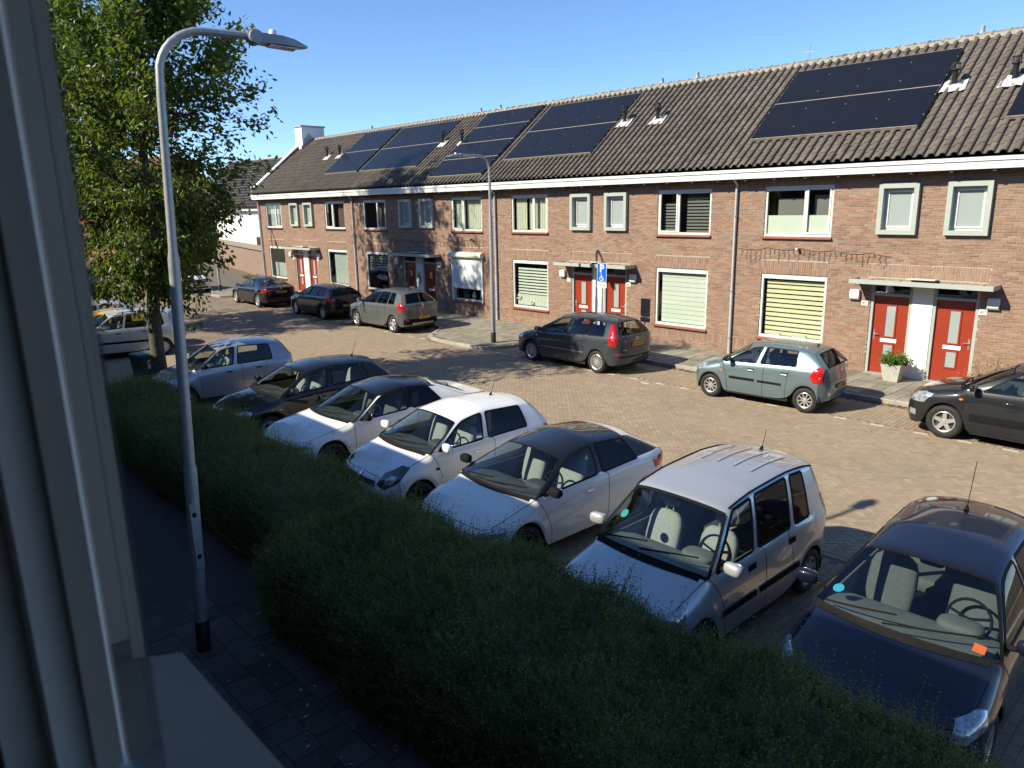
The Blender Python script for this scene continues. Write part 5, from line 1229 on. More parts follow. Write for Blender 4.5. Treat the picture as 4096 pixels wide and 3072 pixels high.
car(matiz, (-7.15, -15.0), R(90-10), 'grey-silver small hatchback at the end of the hedge, behind the lamp post', paint('blue_silver_paint', (0.36, 0.40, 0.46), 0.5, 0.33, 0.2), NEAR)
panda = spec(L=3.54, W=1.58, H=1.54, r=0.285, xf=0.66, xr=2.96, zh=0.80, xA=0.92, zA=1.00, xT=1.45, zT=1.47, xB=1.82, xC=2.52, xQ=3.05, xE=3.28, zE=1.46, xK=3.46, zK=1.05, hp=0.7, crown=0.05, cowl=0.16, tumb=0.17, level=2, corner=0.18, quarter=True, cw=0.14,
    front_lamps=[hl(0.45, 0.82, 0.66, 0.88, 40)], handles=[(1.66, 0.86), (2.42, 0.88)], handlem=M_trim, side_patches=[('side_moulding', rect(1.0, 2.55, 0.52, 0.59), M_trim, 0.012, 0)], mirm=P_silver2, rails=M_galv, spokes=8, spokew=0.45, rimm=mat('wheel_cover', (0.48, 0.48, 0.48), 0.45, metal=0.3), glass_rear=M_carglass)
car(panda, (-15.75, -14.95), R(74.3), 'silver small car with roof rails standing behind the tree trunk', paint('warm_silver_paint', (0.56, 0.56, 0.54), 0.4, 0.35, 0.2), NEAR)
mini = spec(L=3.65, W=1.68, H=1.41, r=0.30, xf=0.66, xr=3.10, zh=0.76, xA=1.10, zA=0.97, xT=1.50, zT=1.36, xB=1.95, xC=2.65, xQ=2.95, xE=3.20, zE=1.34, xK=3.40, zK=1.02, hp=0.7, level=2, tumb=0.2, doors=3, quarter=False, pillroof=False, glass=M_carglass, top_patches=[])
r_, b_, s_, p_ = car(mini, (-17.35, -15.1), R(78), 'yellow small car with two dark roof stripes, mostly hidden behind the silver car', P_yellow, NEAR)
for y in (-0.22, 0.22): p_('roof_stripe', [(y-0.07, -1.65), (y+0.07, -1.65), (y+0.07, -3.1), (y-0.07, -3.1)], (0, 0, 3), (0, 0, -1), P_black, 0.004)
wh = dict(polo); wh.update(doors=5, antenna=(3.3, .1), nose_patches=[], H=1.48)
car(wh, (-19.7, -15.2), R(80), 'pale grey hatchback behind the yellow car, only its roof showing', P_silver2, NEAR)

# --- far kerb
cmax = spec(L=4.36, W=1.82, H=1.58, r=0.325, xf=0.90, xr=3.54, zh=0.78, xA=1.10, zA=1.00, xT=1.95, zT=1.50, xB=2.28, xC=3.10, xQ=3.78, xE=3.92, zE=1.49, xK=4.18, zK=1.10, xM=2.7, hp=0.7, crown=0.05, tumb=0.26, level=2, corner=0.24, cw=0.05, aw=0.30, blackpillar=True, blackcd=True,
    rear_lamps=[('tail_lamp', [(0.72, 0.80), (0.95, 0.86), (0.91, 1.10), (0.80, 1.40), (0.70, 1.42), (0.70, 1.08)], 38, M_red, 0.012, 0.004), ('tail_lens', [(0.79, 0.98), (0.87, 1.0), (0.82, 1.25), (0.77, 1.25)], 38, M_lamp_clear, 0.012, 0.012), ('rear_reflector', rect(0.62, 0.80, 0.58, 0.63), 30, M_red, 0.003, 0.004)],
    tail_patches=[('badge', oval(0, 1.0, 0.075, 0.036), M_chrome, 0.008), ('badge_field', oval(0, 1.0, 0.062, 0.026), P_dark, 0.011), ('bumper_strip', rect(-0.72, 0.72, 0.50, 0.53), M_trim, 0.004)], plate_r='52-XZ-RD', plate_rz=0.86, handles=[(2.05, 0.86), (2.92, 0.90)], spokes=15, spokew=0.085, spoket=1.5, rimr=0.70, front_lamps=[hl(0.6, 1.0, 0.66, 0.86, 42)], side_patches=[('chrome_strip', rect(1.35, 3.05, 0.545, 0.565), M_galv, 0.008, 0), ('side_badge', oval(1.18, 0.86, .03, .02), M_chrome, .006, 0)], glass_rear=M_carglass)
r_, b_, s_, p_ = car(cmax, (-5.06, -3.80), R(0), 'dark grey people carrier in front of the disabled parking sign', P_dgrey, FAR)
text('C-MAX', 0.06, M_chrome, r_, (4.315, -0.55, 0.72), (R(90), 0, R(90)))
alto = spec(L=3.50, W=1.60, H=1.47, r=0.29, xf=0.62, xr=2.98, zh=0.76, xA=0.90, zA=0.96, xT=1.55, zT=1.40, xB=1.80, xC=2.74, xQ=3.0, xE=3.06, zE=1.38, xK=3.36, zK=1.06, xM=2.1, hp=0.7, tumb=0.2, level=3, corner=0.22, quarter=False, cw=0.1, aw=0.12,
    rear_lamps=[('tail_lamp', [(0.62, 0.72), (0.84, 0.72), (0.88, 0.86), (0.80, 1.04), (0.66, 1.10), (0.62, 0.95)], 42, M_red, 0.012, 0.004), ('tail_lens', oval(0.74, 0.86, 0.045, 0.04), 42, M_lamp_clear, 0.012, 0.012)],
    tail_patches=[('badge', oval(0.0, 0.95, 0.04, 0.035), M_chrome, 0.008), ('country_sticker', oval(0.52, 0.46, 0.05, 0.05), M_wline, 0.005)], plate_r='TL-PHX-7', plate_rz=0.60, side_patches=[('side_moulding', rect(1.12, 1.76, 0.56, 0.62), M_trim, 0.012, 0), ('side_moulding', rect(1.84, 2.42, 0.56, 0.61), M_trim, 0.012, 0), ('fuel_flap', oval(2.98, 0.88, 0.085, 0.09), P_blue, 0.003, 0), ('handle_recess', rect(1.58, 1.74, 0.79, 0.86), M_trim, 0.003, 0), ('handle_recess', rect(2.40, 2.56, 0.80, 0.87), M_trim, 0.003, 0), ('indicator', oval(0.90, 0.73, 0.035, 0.02), M_amber, 0.004, .004)],
    handles=[(1.66, 0.815), (2.48, 0.825)], handlem=P_silver2, mirm=M_trim, spokes=9, spokew=0.13, twist=0.25, rimr=0.64, rimm=M_rim, front_lamps=[hl(0.48, 0.90, 0.62, 0.84, 42)], antenna=(2.9, 0.12))
car(alto, (1.62, -4.06), R(3.2), 'blue-grey small hatchback with red tail lamps, left of the doors numbered 45', P_blue, FAR)
p3008 = spec(L=4.36, W=1.84, H=1.63, r=0.335, xf=0.90, xr=3.51, zh=0.86, xA=1.20, zA=1.06, xT=2.0, zT=1.55, xB=2.40, xC=3.15, xQ=3.62, xE=3.80, zE=1.54, xK=4.16, zK=1.14, hp=0.7, tumb=0.25, level=2, corner=0.26, cw=0.05, blackpillar=True,
    rear_lamps=[('tail_lamp', [(0.52, 0.92), (0.62, 0.90), (0.98, 0.86), (0.99, 1.02), (0.92, 1.20), (0.80, 1.22), (0.72, 1.02)], 40, M_red, 0.014, 0.004), ('rear_reflector', rect(0.60, 0.74, 0.50, 0.55), 30, M_red, 0.003, 0.004)],
    tail_patches=[('badge', [(-.05, 1.0), (0, .97), (.05, 1.0), (.03, 1.06), (.05, 1.12), (0, 1.10), (-.04, 1.12)], M_chrome, 0.008), ('bumper_trim', rect(-0.8, 0.8, 0.36, 0.58), M_trim, 0.004), ('bumper_skid', rect(-0.5, 0.5, 0.36, 0.42), M_galv, 0.009)], plate_r='33-JTT-6', plate_rz=0.62, handles=[(2.15, 0.92), (2.98, 0.95)], handlem=M_chrome, spokes=5, spokew=0.36, glass=M_darkglass, mirm=M_chrome, antenna=(3.5, 0.12), front_lamps=[hl(0.6, 1.0, 0.72, 0.92, 42)])
car(p3008, (-15.42, -3.66), R(0), 'grey crossover with wedge-shaped red tail lamps, in front of the roller shutter', P_grey, FAR)
clio = spec(L=4.27, W=1.73, H=1.45, r=0.315, xf=0.86, xr=3.46, zh=0.76, xA=1.10, zA=0.96, xT=1.86, zT=1.39, xB=2.2, xC=2.95, xQ=3.62, xE=3.85, zE=1.36, xK=4.12, zK=1.06, hp=0.7, level=2, tumb=0.25, cw=0.05, glass=M_darkglass, rails=M_chrome, blackpillar=True, blackcd=True,
    rear_lamps=[('tail_lamp', [(0.45, 0.84), (0.98, 0.80), (0.99, 0.92), (0.80, 0.98), (0.48, 0.94)], 38, M_red, 0.012, 0.004)], tail_patches=[('chrome_strip', rect(-0.7, 0.7, 0.44, 0.465), M_chrome, 0.006)], plate_r='GZ-418-T', plate_rz=0.62, spokes=5, spokew=0.3, twist=0.1, front_lamps=[hl(0.5, 1.0, 0.64, 0.82, 42)])
car(clio, (-20.75, -3.62), R(-1.5), 'black estate with chrome roof rails, second dark car from the far end', P_black, FAR)
bmw = spec(L=4.62, W=1.81, H=1.43, r=0.325, xf=0.82, xr=3.63, zh=0.74, xA=1.36, zA=0.94, xT=2.08, zT=1.37, xB=2.5, xC=3.25, xQ=3.5, xE=3.30, zE=1.34, xK=4.02, zK=1.03, xM=2.65, gE=13, zD=1.0, hp=0.65, tumb=0.26, level=2, corner=0.22, glass_rear=M_carglass, quarter=False,
    rear_lamps=[('tail_lamp', [(0.40, 0.78), (0.95, 0.76), (0.97, 0.90), (0.80, 0.93), (0.42, 0.90)], 36, M_red, 0.01, 0.004)], tail_patches=[('badge', oval(0, 0.95, 0.035, 0.035), M_chrome, 0.008)], plate_r='JS-078-X', plate_rz=0.78, spokes=10, spokew=0.16, rimr=0.70, handles=[(2.3, 0.82), (3.1, 0.84)], front_lamps=[hl(0.5, 1.0, 0.62, 0.78, 42)])
car(bmw, (-27.3, -3.58), R(-2), 'black saloon farthest along the row, beside the first red doors', P_black, FAR)
sx4 = spec(L=4.14, W=1.75, H=1.60, r=0.34, xf=0.86, xr=3.36, zh=0.84, xA=1.12, zA=1.05, xT=1.95, zT=1.53, xB=2.18, xC=3.0, xQ=3.5, xE=3.6, zE=1.52, xK=3.9, zK=1.12, hp=0.6, crown=0.06, tumb=0.22, level=3, corner=0.26, aw=0.34, cw=0.05, front_lamps=[('headlight', [(0.55, 0.66), (0.92, 0.68), (1.04, 0.88), (0.85, 0.90), (0.62, 0.84)], 45, M_lamp_clear, 0.012, 0.004), ('fog_lamp', rect(0.62, 0.80, 0.38, 0.50), 42, M_galv, 0.006, 0.004)],
    side_patches=[('side_moulding', rect(1.30, 3.0, 0.46, 0.60), M_trim, 0.014, .004), ('indicator', oval(1.12, 0.86, 0.035, 0.02), M_amber, 0.004, .004)], handles=[(1.95, 0.90), (2.82, 0.94)], spokes=5, spokew=0.30, tw=0.21, rimr=0.64, mirm=P_black, nose_patches=[('grille', rect(-0.45, 0.45, 0.62, 0.72), M_trim, .004)])
car(sx4, (6.62, -3.72), R(0), 'dark car at the frame edge parked by the yellow-leaved shrub', P_dark, FAR)
ignis = dict(agila); ignis.update(level=2, H=1.60, L=3.77, antenna=None, plate_f='35-GG-KK', plate_fz=0.46, rails=M_galv, side_patches=[], nose_patches=[('grille', rect(-0.38, 0.38, 0.62, 0.78), M_trim, 0.005), ('lower_grille', rect(-0.5, 0.5, 0.28, 0.38), M_trim, 0.004), ('grille_bar', rect(-0.38, 0.38, 0.69, 0.715), M_chrome, 0.01)])
car(ignis, (-32.95, -3.85), R(180+4), 'white small car facing the camera by the garden wall', P_white2, FAR)
suv = dict(p3008); suv.update(plate_r='41-TGB-8', level=2, tail_patches=[('badge', oval(0, 1.02, .06, .06), M_chrome, .008)], rear_lamps=[('tail_lamp', rect(0.78, 0.95, 0.9, 1.12), 40, M_red, 0.01, 0.004)])
car(suv, (-41.5, -8.2), R(-6), 'dark green-grey estate seen from behind beyond the tree', paint('green_grey_paint', (0.045, 0.060, 0.060), 0.4, 0.35, 0.2), 'cars at the far end of the street')
fx = dict(clio); fx.update(plate_r='8-KLP-27', rails=None)
car(fx, (-51.0, -1.2), R(-14), 'dark blue car far up the street, left of the white small car', P_navy, 'cars at the far end of the street')
# ------------------------------------------------------------------ buildings at the far left
def gable_house(name, label, x0, x1, y0, y1, h, ridge, wallm, roofm, rz=0, loc=(0, 0), windows=(), group=None):
    e = empty(name, (loc[0], loc[1], 0), rz); tag(e, label, 'house', group)
    q = MB(); q.box(x0, x1, y0, y1, 0, h); q.prism([(y0+.02, h), ((y0+y1)/2, ridge-.1), (y1-.02, h)], x0+.02, x1-.02, 'x'); w_ = q.build('wall', wallm, e)
    ym = (y0+y1)/2; ov = 0.35; sl = (ridge-h)/(ym-y0)
    q = MB(); q.add([(x0-.1, y0-ov, h-ov*sl), (x1+.1, y0-ov, h-ov*sl), (x1+.1, ym, ridge), (x0-.1, ym, ridge), (x1+.1, y1+ov, h-ov*sl), (x0-.1, y1+ov, h-ov*sl)], [(0, 1, 2, 3), (3, 2, 4, 5)]); rf = q.build('roof', roofm, e, fix=False)
    q = MB(); q.tube([(x0-.1, ym, ridge+.02), (x1+.1, ym, ridge+.02)], 0.13, 8); q.build('ridge', M_conc, rf)
    q = MB(); q.box(x0, x1, y0-ov-.08, y0-ov+.06, h-ov*sl-.14, h-ov*sl+.02); q.build('gutter', M_white, rf)
    for (face, a, b, c, d) in windows:
        q = MB()
        if face == 'f': frame_bars(q, a, b, c, d, .08, y0-.05, y0+.0); o = q.build('window', M_white, e); q = MB(); q.box(a+.08, b-.08, y0-.03, y0-.02, c+.08, d-.08); q.build('pane', M_paneblk, o)
        elif face == 'e':
            for (u, v, z0, z1) in ((a, b, d-.08, d), (a, b, c, c+.08), (a, a+.08, c+.08, d-.08), (b-.08, b, c+.08, d-.08)): q.box(x1, x1+.05, u, v, z0, z1)
            o = q.build('window', M_white, e); q = MB(); q.box(x1+.02, x1+.03, a+.08, b-.08, c+.08, d-.08); q.build('pane', M_paneblk, o)
    return e, rf
M_paneblk = mat('dark_window_pane', (0.03, 0.035, 0.04), 0.06, var=0.1, spec=0.8)
def wave_roof_mat(name, c1, c2, sx, sy):
    m, t, out = nodes(name); b = N(t, 'ShaderNodeBsdfPrincipled'); tc = N(t, 'ShaderNodeTexCoord'); br = N(t, 'ShaderNodeTexBrick'); br.inputs['Color1'].default_value = col4(c1); br.inputs['Color2'].default_value = col4(c2); br.inputs['Mortar'].default_value = (.015, .014, .013, 1)
    br.offset = 0; br.inputs['Scale'].default_value = 1; br.inputs['Brick Width'].default_value = sx; br.inputs['Row Height'].default_value = sy; br.inputs['Mortar Size'].default_value = .03
    L(t, tc.outputs['Object'], br.inputs['Vector']); L(t, br.outputs[0], b.inputs['Base Color']); b.inputs['Roughness'].default_value = .8; L(t, b.outputs[0], out.inputs[0]); return m
def far_brick_mat(name, c1, c2, jt):
    m, t, out = nodes(name); b = N(t, 'ShaderNodeBsdfPrincipled'); tc = N(t, 'ShaderNodeTexCoord'); mp = N(t, 'ShaderNodeMapping'); mp.inputs['Rotation'].default_value = (R(90), 0, 0); cx = N(t, 'ShaderNodeSeparateXYZ'); cb = N(t, 'ShaderNodeCombineXYZ')
    ad = N(t, 'ShaderNodeMath', operation='ADD'); L(t, tc.outputs['Object'], cx.inputs[0]); L(t, cx.outputs[0], ad.inputs[0]); L(t, cx.outputs[1], ad.inputs[1]); L(t, ad.outputs[0], cb.inputs[0]); L(t, cx.outputs[2], cb.inputs[1])
    br = N(t, 'ShaderNodeTexBrick'); br.inputs['Color1'].default_value = col4(c1); br.inputs['Color2'].default_value = col4(c2); br.inputs['Mortar'].default_value = col4(jt); br.inputs['Scale'].default_value = 1; br.inputs['Brick Width'].default_value = .22; br.inputs['Row Height'].default_value = .0635; br.inputs['Mortar Size'].default_value = .006
    L(t, cb.outputs[0], br.inputs['Vector']); L(t, br.outputs[0], b.inputs['Base Color']); b.inputs['Roughness'].default_value = .9; L(t, b.outputs[0], out.inputs[0]); return m
M_rb = far_brick_mat('red_far_brick', (0.42, 0.10, 0.045), (0.34, 0.08, 0.04), (0.30, 0.2, 0.15)); M_gw = far_brick_mat('garden_brick', (0.24, 0.15, 0.10), (0.17, 0.10, 0.07), (0.27, 0.24, 0.2))
M_dbrick = far_brick_mat('dark_brick', (0.12, 0.07, 0.05), (0.09, 0.055, 0.045), (0.15, 0.13, 0.11))
# white rendered house whose tiled roof rises behind the gable; a dormer faces the street
P0 = (-62.0, 11.5)
e, rf = gable_house('white_house', 'white rendered house with dark tiled roof and dormer behind the garden wall', -9, 26, 0, 9.5, 5.2, 9.9, M_stucco, mat('far_roof_under', (0.03, 0.03, 0.03), .9), R(6), P0,
    [('f', 3.0, 4.6, 1.0, 2.3), ('f', 6.2, 7.8, 1.0, 2.3), ('f', 10.5, 11.4, .2, 2.2), ('f', 13.0, 16.0, .4, 2.3), ('f', 17.5, 19.0, 2.9, 4.3), ('f', 21.0, 22.6, 2.9, 4.3)])
q = MB(); q.box(10.0, 26.0, -.06, -.01, 2.6, 5.1); q.build('brick_band', M_dbrick, e)
q = MB(); q.box(9.6, 26.0, -.10, -.01, 5.0, 5.2); q.build('eaves_board', M_white, e)
# tiles of that roof: big pantiles, real relief
V, F = [], []; sl = math.atan2(4.7, 4.75); n_t = 0; base = []
tw_, tr_ = 0.30, 0.38
for c in range(int(35/tw_)):
    for r_i in range(int((4.7/math.sin(sl)+.3)/tr_)): base.append((-9+c*tw_, r_i*tr_-.3))
base = np.array(base); sc = np.array([tw_/TW, tr_/TR, 1.5]); lv = TV*sc; cr_, sr_ = math.cos(sl), math.sin(sl)
lv = np.stack([lv[:, 0], lv[:, 1]*cr_-lv[:, 2]*sr_, lv[:, 1]*sr_+lv[:, 2]*cr_], 1)
bp = np.stack([base[:, 0], base[:, 1]*cr_, 5.2+base[:, 1]*sr_+0.02], 1); V = (bp[:, None]+lv[None]).reshape(-1, 3); F = (TF[None]+(np.arange(len(bp))*len(TV))[:, None, None]).reshape(-1, 4)
M_gtile = pieces_mat('glazed_tile', [(0, (.035, .032, .035)), (1, (.075, .07, .068))], .35, bump=.3)
o = link('roof_tiles', np_mesh('far_tiles', V, F, M_gtile, np.repeat(np.clip(rng.normal(.5, .25, len(bp)), 0, 1), len(TF)), smooth=True), rf); o['kind'] = 'stuff'
q = MB(); dx = 7.0; q.box(dx, dx+4.2, .9, 3.6, 6.2, 8.35); dm_ = q.build('dormer', M_stucco, e); q = MB(); q.box(dx-.25, dx+4.45, .65, 4.2, 8.35, 8.62); q.build('dormer_roof', M_white, dm_)
for a in (dx+.5, dx+2.2):
    q = MB(); q.box(a, a+1.4, .86, .895, 6.6, 8.1); q.build('dormer_pane', M_paneblk, dm_)
for x in (19.5, 23.5):
    q = MB(); q.add([(x, 1.6, 5.2+1.6*4.7/4.75+.14), (x+1.0, 1.6, 5.2+1.6*4.7/4.75+.14), (x+1.0, 2.6, 5.2+2.6*4.7/4.75+.14), (x, 2.6, 5.2+2.6*4.7/4.75+.14)], [(0, 1, 2, 3)]); q.build('roof_window', M_paneblk, rf)
for x, hh in ((13.0, 9.9), (16.0, 9.9)):
    q = MB(); q.lathe([(.12, 0), (.09, .5), (.05, .75), (0, .8)], 10, (x, 4.6, hh)); q.build('roof_finial', M_lead, rf)
for x in (14.0, 15.2, 16.4):
    q = MB(); q.lathe([(.09, 0), (.09, .7), (.13, .72), (.13, .85), (0, .86)], 10, (x, 3.5, 8.7)); q.build('roof_vent', M_black, rf)
# red brick house further left
gable_house('red_brick_house', 'red brick house at the far left, seen through the tree', -14, 9, 0, 9, 7.0, 10.5, M_rb, wave_roof_mat('far_red_roof', (.22, .07, .04), (.16, .05, .03), .25, .35), R(12), (-78, 3.0), [('f', -9, -7, 1, 2.6), ('f', -3, -1, 1, 2.6), ('f', 3, 5, 1, 2.6), ('f', -9, -7, 4.2, 5.8), ('f', -3, -1, 4.2, 5.8), ('f', 3, 5, 4.2, 5.8), ('e', 2, 4, 1, 2.6), ('e', 5.5, 7.5, 4.2, 5.8)])
# garden wall with tile coping
A, B = Vector((-33.2, 1.6)), Vector((-57.0, 7.0)); d = (B-A); ln = d.length; ang = math.atan2(d.y, d.x)
gw = empty('garden_wall', (A.x, A.y, PZ-.02), ang); tag(gw, 'brown brick garden wall with sloping tile coping beside the end house', 'wall')
q = MB(); q.box(0, ln, -.11, .11, 0, 1.95); q.build('wall_body', M_gw, gw)
q = MB(); q.box(-.35, 0, -.17, .17, 0, 2.15); q.build('end_pier', M_gw, gw)
cop = MB(); cop.prism([(-.26, 1.93), (-.02, 2.25), (.02, 2.25), (.26, 1.93)], .01, .29, 'x'); c0 = cop.build('coping_tile', mat('coping_tile', (.20, .165, .12), .9, var=.25, scale=4), gw)
for k in range(1, int(ln/.3)): link('coping_tile', c0.data, gw, (k*.3, 0, rnd.uniform(-.008, .008)))
# timber garden gate between wall and house
q = MB()
gt = empty('garden_gate', (-33.1, 1.2, PZ)); tag(gt, 'grey timber gate between garden wall and end house', 'gate')
pb = MB(); pb.box(0, .13, -.012, .012, 0, 1.95); p0 = pb.build('plank', mat('grey_timber', (.20, .18, .155), .9, var=.25, scale=6), gt)
for k in range(1, 5): link('plank', p0.data, gt, (k*.137, rnd.uniform(-.003, .003), rnd.uniform(-.02, .02)))
q.box(0, .68, .013, .045, .3, .4); q.box(0, .68, .013, .045, 1.5, 1.6); q.build('rail', p0.data.materials[0], gt)
# white lean-to behind the wall
sh = empty('lean_to', (-41.5, 8.3, 0), R(6)); tag(sh, 'low white extension with dark windows behind the garden wall', 'outbuilding')
q = MB(); q.box(0, 6.5, 0, 3, 0, 3.0); q.build('wall', M_stucco, sh); q = MB(); q.box(-.15, 6.65, -.15, 3, 3.0, 3.15); q.build('roof', M_lead, sh)
for a in (.5, 2.5, 4.6): 
    q = MB(); q.box(a, a+1.3, -.03, -.01, 1.0, 2.5); q.build('window', M_paneblk, sh)

# ------------------------------------------------------------------ lamps, sign, bin, tub
def lamp_post(loc, H, reach, az, lean, label, r0=0.075, big=True):
    e = empty('street_lamp', loc); tag(e, label, 'street lamp', 'galvanised street lamps'); ca, sa = math.cos(az), math.sin(az); lx, ly = lean
    def at(z, o=0.0, side=0): return (lx*z/H+ca*o, ly*z/H+sa*o, z)
    q = MB(); q.tube([at(.0), at(.42), at(2.1), at(2.18), at(4.3), at(4.38), at(H-.62)], [r0*1.12, r0*1.12, r0*1.12, r0*.90, r0*.90, r0*.70, r0*.62], 20); q.build('pole', M_galv, e, smooth=True)
    q = MB(); q.tube([at(-.05), at(.36), at(.37)], [r0*1.22, r0*1.22, r0*1.13], 20); q.build('base_sleeve', M_black, e, smooth=True)
    pts = [at(H-.63)]
    for k in range(1, 9):
        a = math.pi/2*k/8; pts.append(at(H-.45+.42*math.sin(a), .42*(1-math.cos(a))))
    pts.append(at(H-.03, reach)); q = MB(); q.tube(pts, r0*.62, 16); q.build('arm', M_galv, e, smooth=True)
    hd = empty('lamp_head', at(H-.03, reach), az, e); hd.rotation_euler = (0, R(3), az); hd.scale = (.86, .86, .86)
    m_ = mat('lamp_head_grey', (.30, .31, .31), .45, metal=.3)
    q = MB(); P = []; prof = [(0.0, .05, -.05, .05), (.06, .085, -.075, .06), (.18, .10, -.07, .055), (.38, .135, -.07, .05), (.52, .12, -.065, .035), (.66, .07, -.05, -.0), (.70, .04, -.045, -.01)]
    for x, hy, zb, zt in prof: P += [(x, -hy, zb+.01), (x, hy, zb+.01), (x, hy*.9, zt-.01), (x, 0, zt+.008), (x, -hy*.9, zt-.01)]
    F = [(5*k+a, 5*k+(a+1) % 5, 5*k+5+(a+1) % 5, 5*k+5+a) for k in range(len(prof)-1) for a in range(5)]+[(0, 1, 2, 3, 4), tuple(range(5*len(prof)-5, 5*len(prof)))]
    q.add(P, F); q.build('housing', m_, hd, smooth=30)
    q = MB(); q.lathe([(0, -.10), (.075, -.10), (.08, -.06), (.08, .06), (.075, .10), (0, .10)], 16, (.09, 0, -.005), 'y'); q.build('joint_disc', m_, hd, smooth=True)
    q = MB(); q.lathe([(.045, 0), (.045, .05), (.038, .062), (0, .064)], 16, (.30, 0, .045)); q.build('sensor_cap', mat('sensor_white', (.72, .74, .74), .4), hd, smooth=True)
    q = MB(); q.box(.24, .56, -.09, .09, -.075, -.066); q.build('lens', M_lamp_clear, hd)
    if big:
        q = MB(); q.box(r0*.8+.02, r0*1.16+.02, .01, .095, 1.0, 1.75); q.build('service_door', M_galv, e)
        q = MB(); q.box(r0*1.15+.02, r0*1.20+.02, .03, .07, 1.12, 1.17); q.box(r0*1.15+.02, r0*1.20+.02, .03, .07, 1.60, 1.65); q.build('door_lock', M_trim, e)
    return e
lamp_post((4.19, -18.13, -.02), 6.45, 0.82, R(80), (0.10, 0.26), 'tall grey street lamp standing close by, beside the hedge', .061)
lamp_post((-7.03, -3.68, PZ), 6.25, 1.15, R(-90), (0.0, 0.0), 'street lamp on the far pavement by the downpipe', .072, False)
lamp_post((-32.3, -2.95, PZ), 6.2, 1.15, R(-90), (0, 0), 'street lamp by the white car and the garden wall', .072, False)
e = empty('parking_sign', (-3.94, -1.53, PZ)); tag(e, 'blue disabled parking sign with a number plate below, on a thin post', 'sign')
q = MB(); q.tube([(0, 0, 0), (0, 0, 2.66)], .025, 10); q.build('post', M_galv, e, smooth=True)
M_signblue = mat('sign_blue', (0.0, 0.11, 0.62), .35, var=.02)
ey = -.033
def rrect(w_, h_, r_, n=5):
    o = []
    for cx, cy, a0 in ((w_-r_, h_-r_, 0), (-w_+r_, h_-r_, 90), (-w_+r_, -h_+r_, 180), (w_-r_, -h_+r_, 270)):
        for k in range(n+1): a = R(a0+90*k/n); o.append((cx+r_*math.cos(a), cy+r_*math.sin(a)))
    return o
def plate_(nm, w_, h_, z, y, m_, t=.004):
    q = MB(); q.prism([(a, z+b) for a, b in rrect(w_, h_, .03)], y, y+t, 'y'); return q.build(nm, m_, e)
SR = 0.14
plate_('sign_border', .20, .31, 2.42, ey, M_wline); pl = plate_('sign_plate', .188, .298, 2.42, ey-.0022, M_signblue, .002)
text('P', .36, M_wline, pl, (0.0, ey-.0035, 2.545), (R(90), 0, 0), bold=.008)
# wheelchair symbol
q = MB(); yy = ey-.0035
def stroke(pts, r_=.010):
    for a, b in zip(pts, pts[1:]):
        v = Vector((b[0]-a[0], b[1]-a[1])); n_ = Vector((-v.y, v.x)).normalized()*r_; q.add([(a[0]+n_.x, yy, a[1]+n_.y), (b[0]+n_.x, yy, b[1]+n_.y), (b[0]-n_.x, yy, b[1]-n_.y), (a[0]-n_.x, yy, a[1]-n_.y)], [(0, 1, 2, 3)])
stroke([(-.03+.068*math.cos(a)+.012, 2.225+.068*math.sin(a)) for a in np.linspace(R(105), R(355), 16)]); stroke([(-.018, 2.33), (-.012, 2.245), (.05, 2.245), (.085, 2.175), (.105, 2.185)]); stroke([(-.016, 2.29), (.04, 2.29)])
q.add([(-.02+.02*math.cos(a), yy, 2.365+.02*math.sin(a)) for a in np.linspace(0, 5.9, 12)], [tuple(range(12))]); q.build('wheelchair_symbol', M_wline, pl, fix=False)
pl2 = plate_('plate_panel', .205, .085, 2.005, ey, M_wline); text('52-XZ-RD', .092, M_ink, pl2, (0, ey-.002, 2.005), (R(90), 0, 0), bold=.001)
# bin by the tree
e = empty('litter_bin', (-9.35, -14.35, 0.0), R(12)); tag(e, 'dark green bin with a red sticker beside the tree trunk', 'bin')
q = MB(); w0, w1 = .24, .29; q.add([(-w0, -w0, .0), (w0, -w0, .0), (w0, w0, .0), (-w0, w0, .0), (-w1, -w1, .95), (w1, -w1, .95), (w1, w1, .95), (-w1, w1, .95)], [(0, 3, 2, 1), (4, 5, 6, 7), (0, 1, 5, 4), (1, 2, 6, 5), (2, 3, 7, 6), (3, 0, 4, 7)]); mg = mat('bin_green', (.03, .07, .06), .5); q.build('body', mg, e)
q = MB(); q.sup((0, 0, .98), (.33, .33, .05), 6); q.build('lid', mat('bin_lid', (.05, .10, .09), .45), e, smooth=True)
q = MB(); q.add([(w1+.005-.02, -.12, .62), (w1+.005-.02, .06, .62), (w1+.005-.004, .06, .86), (w1+.005-.004, -.12, .86)], [(0, 1, 2, 3)]); st = q.build('sticker', M_wline, e)
q = MB(); q.add([(w1+.002-.014, -.10, .70), (w1+.002-.014, .04, .70), (w1+.004, .04, .83), (w1+.004, -.10, .83)], [(0, 1, 2, 3)]); q.build('sticker_print', M_orange, st)
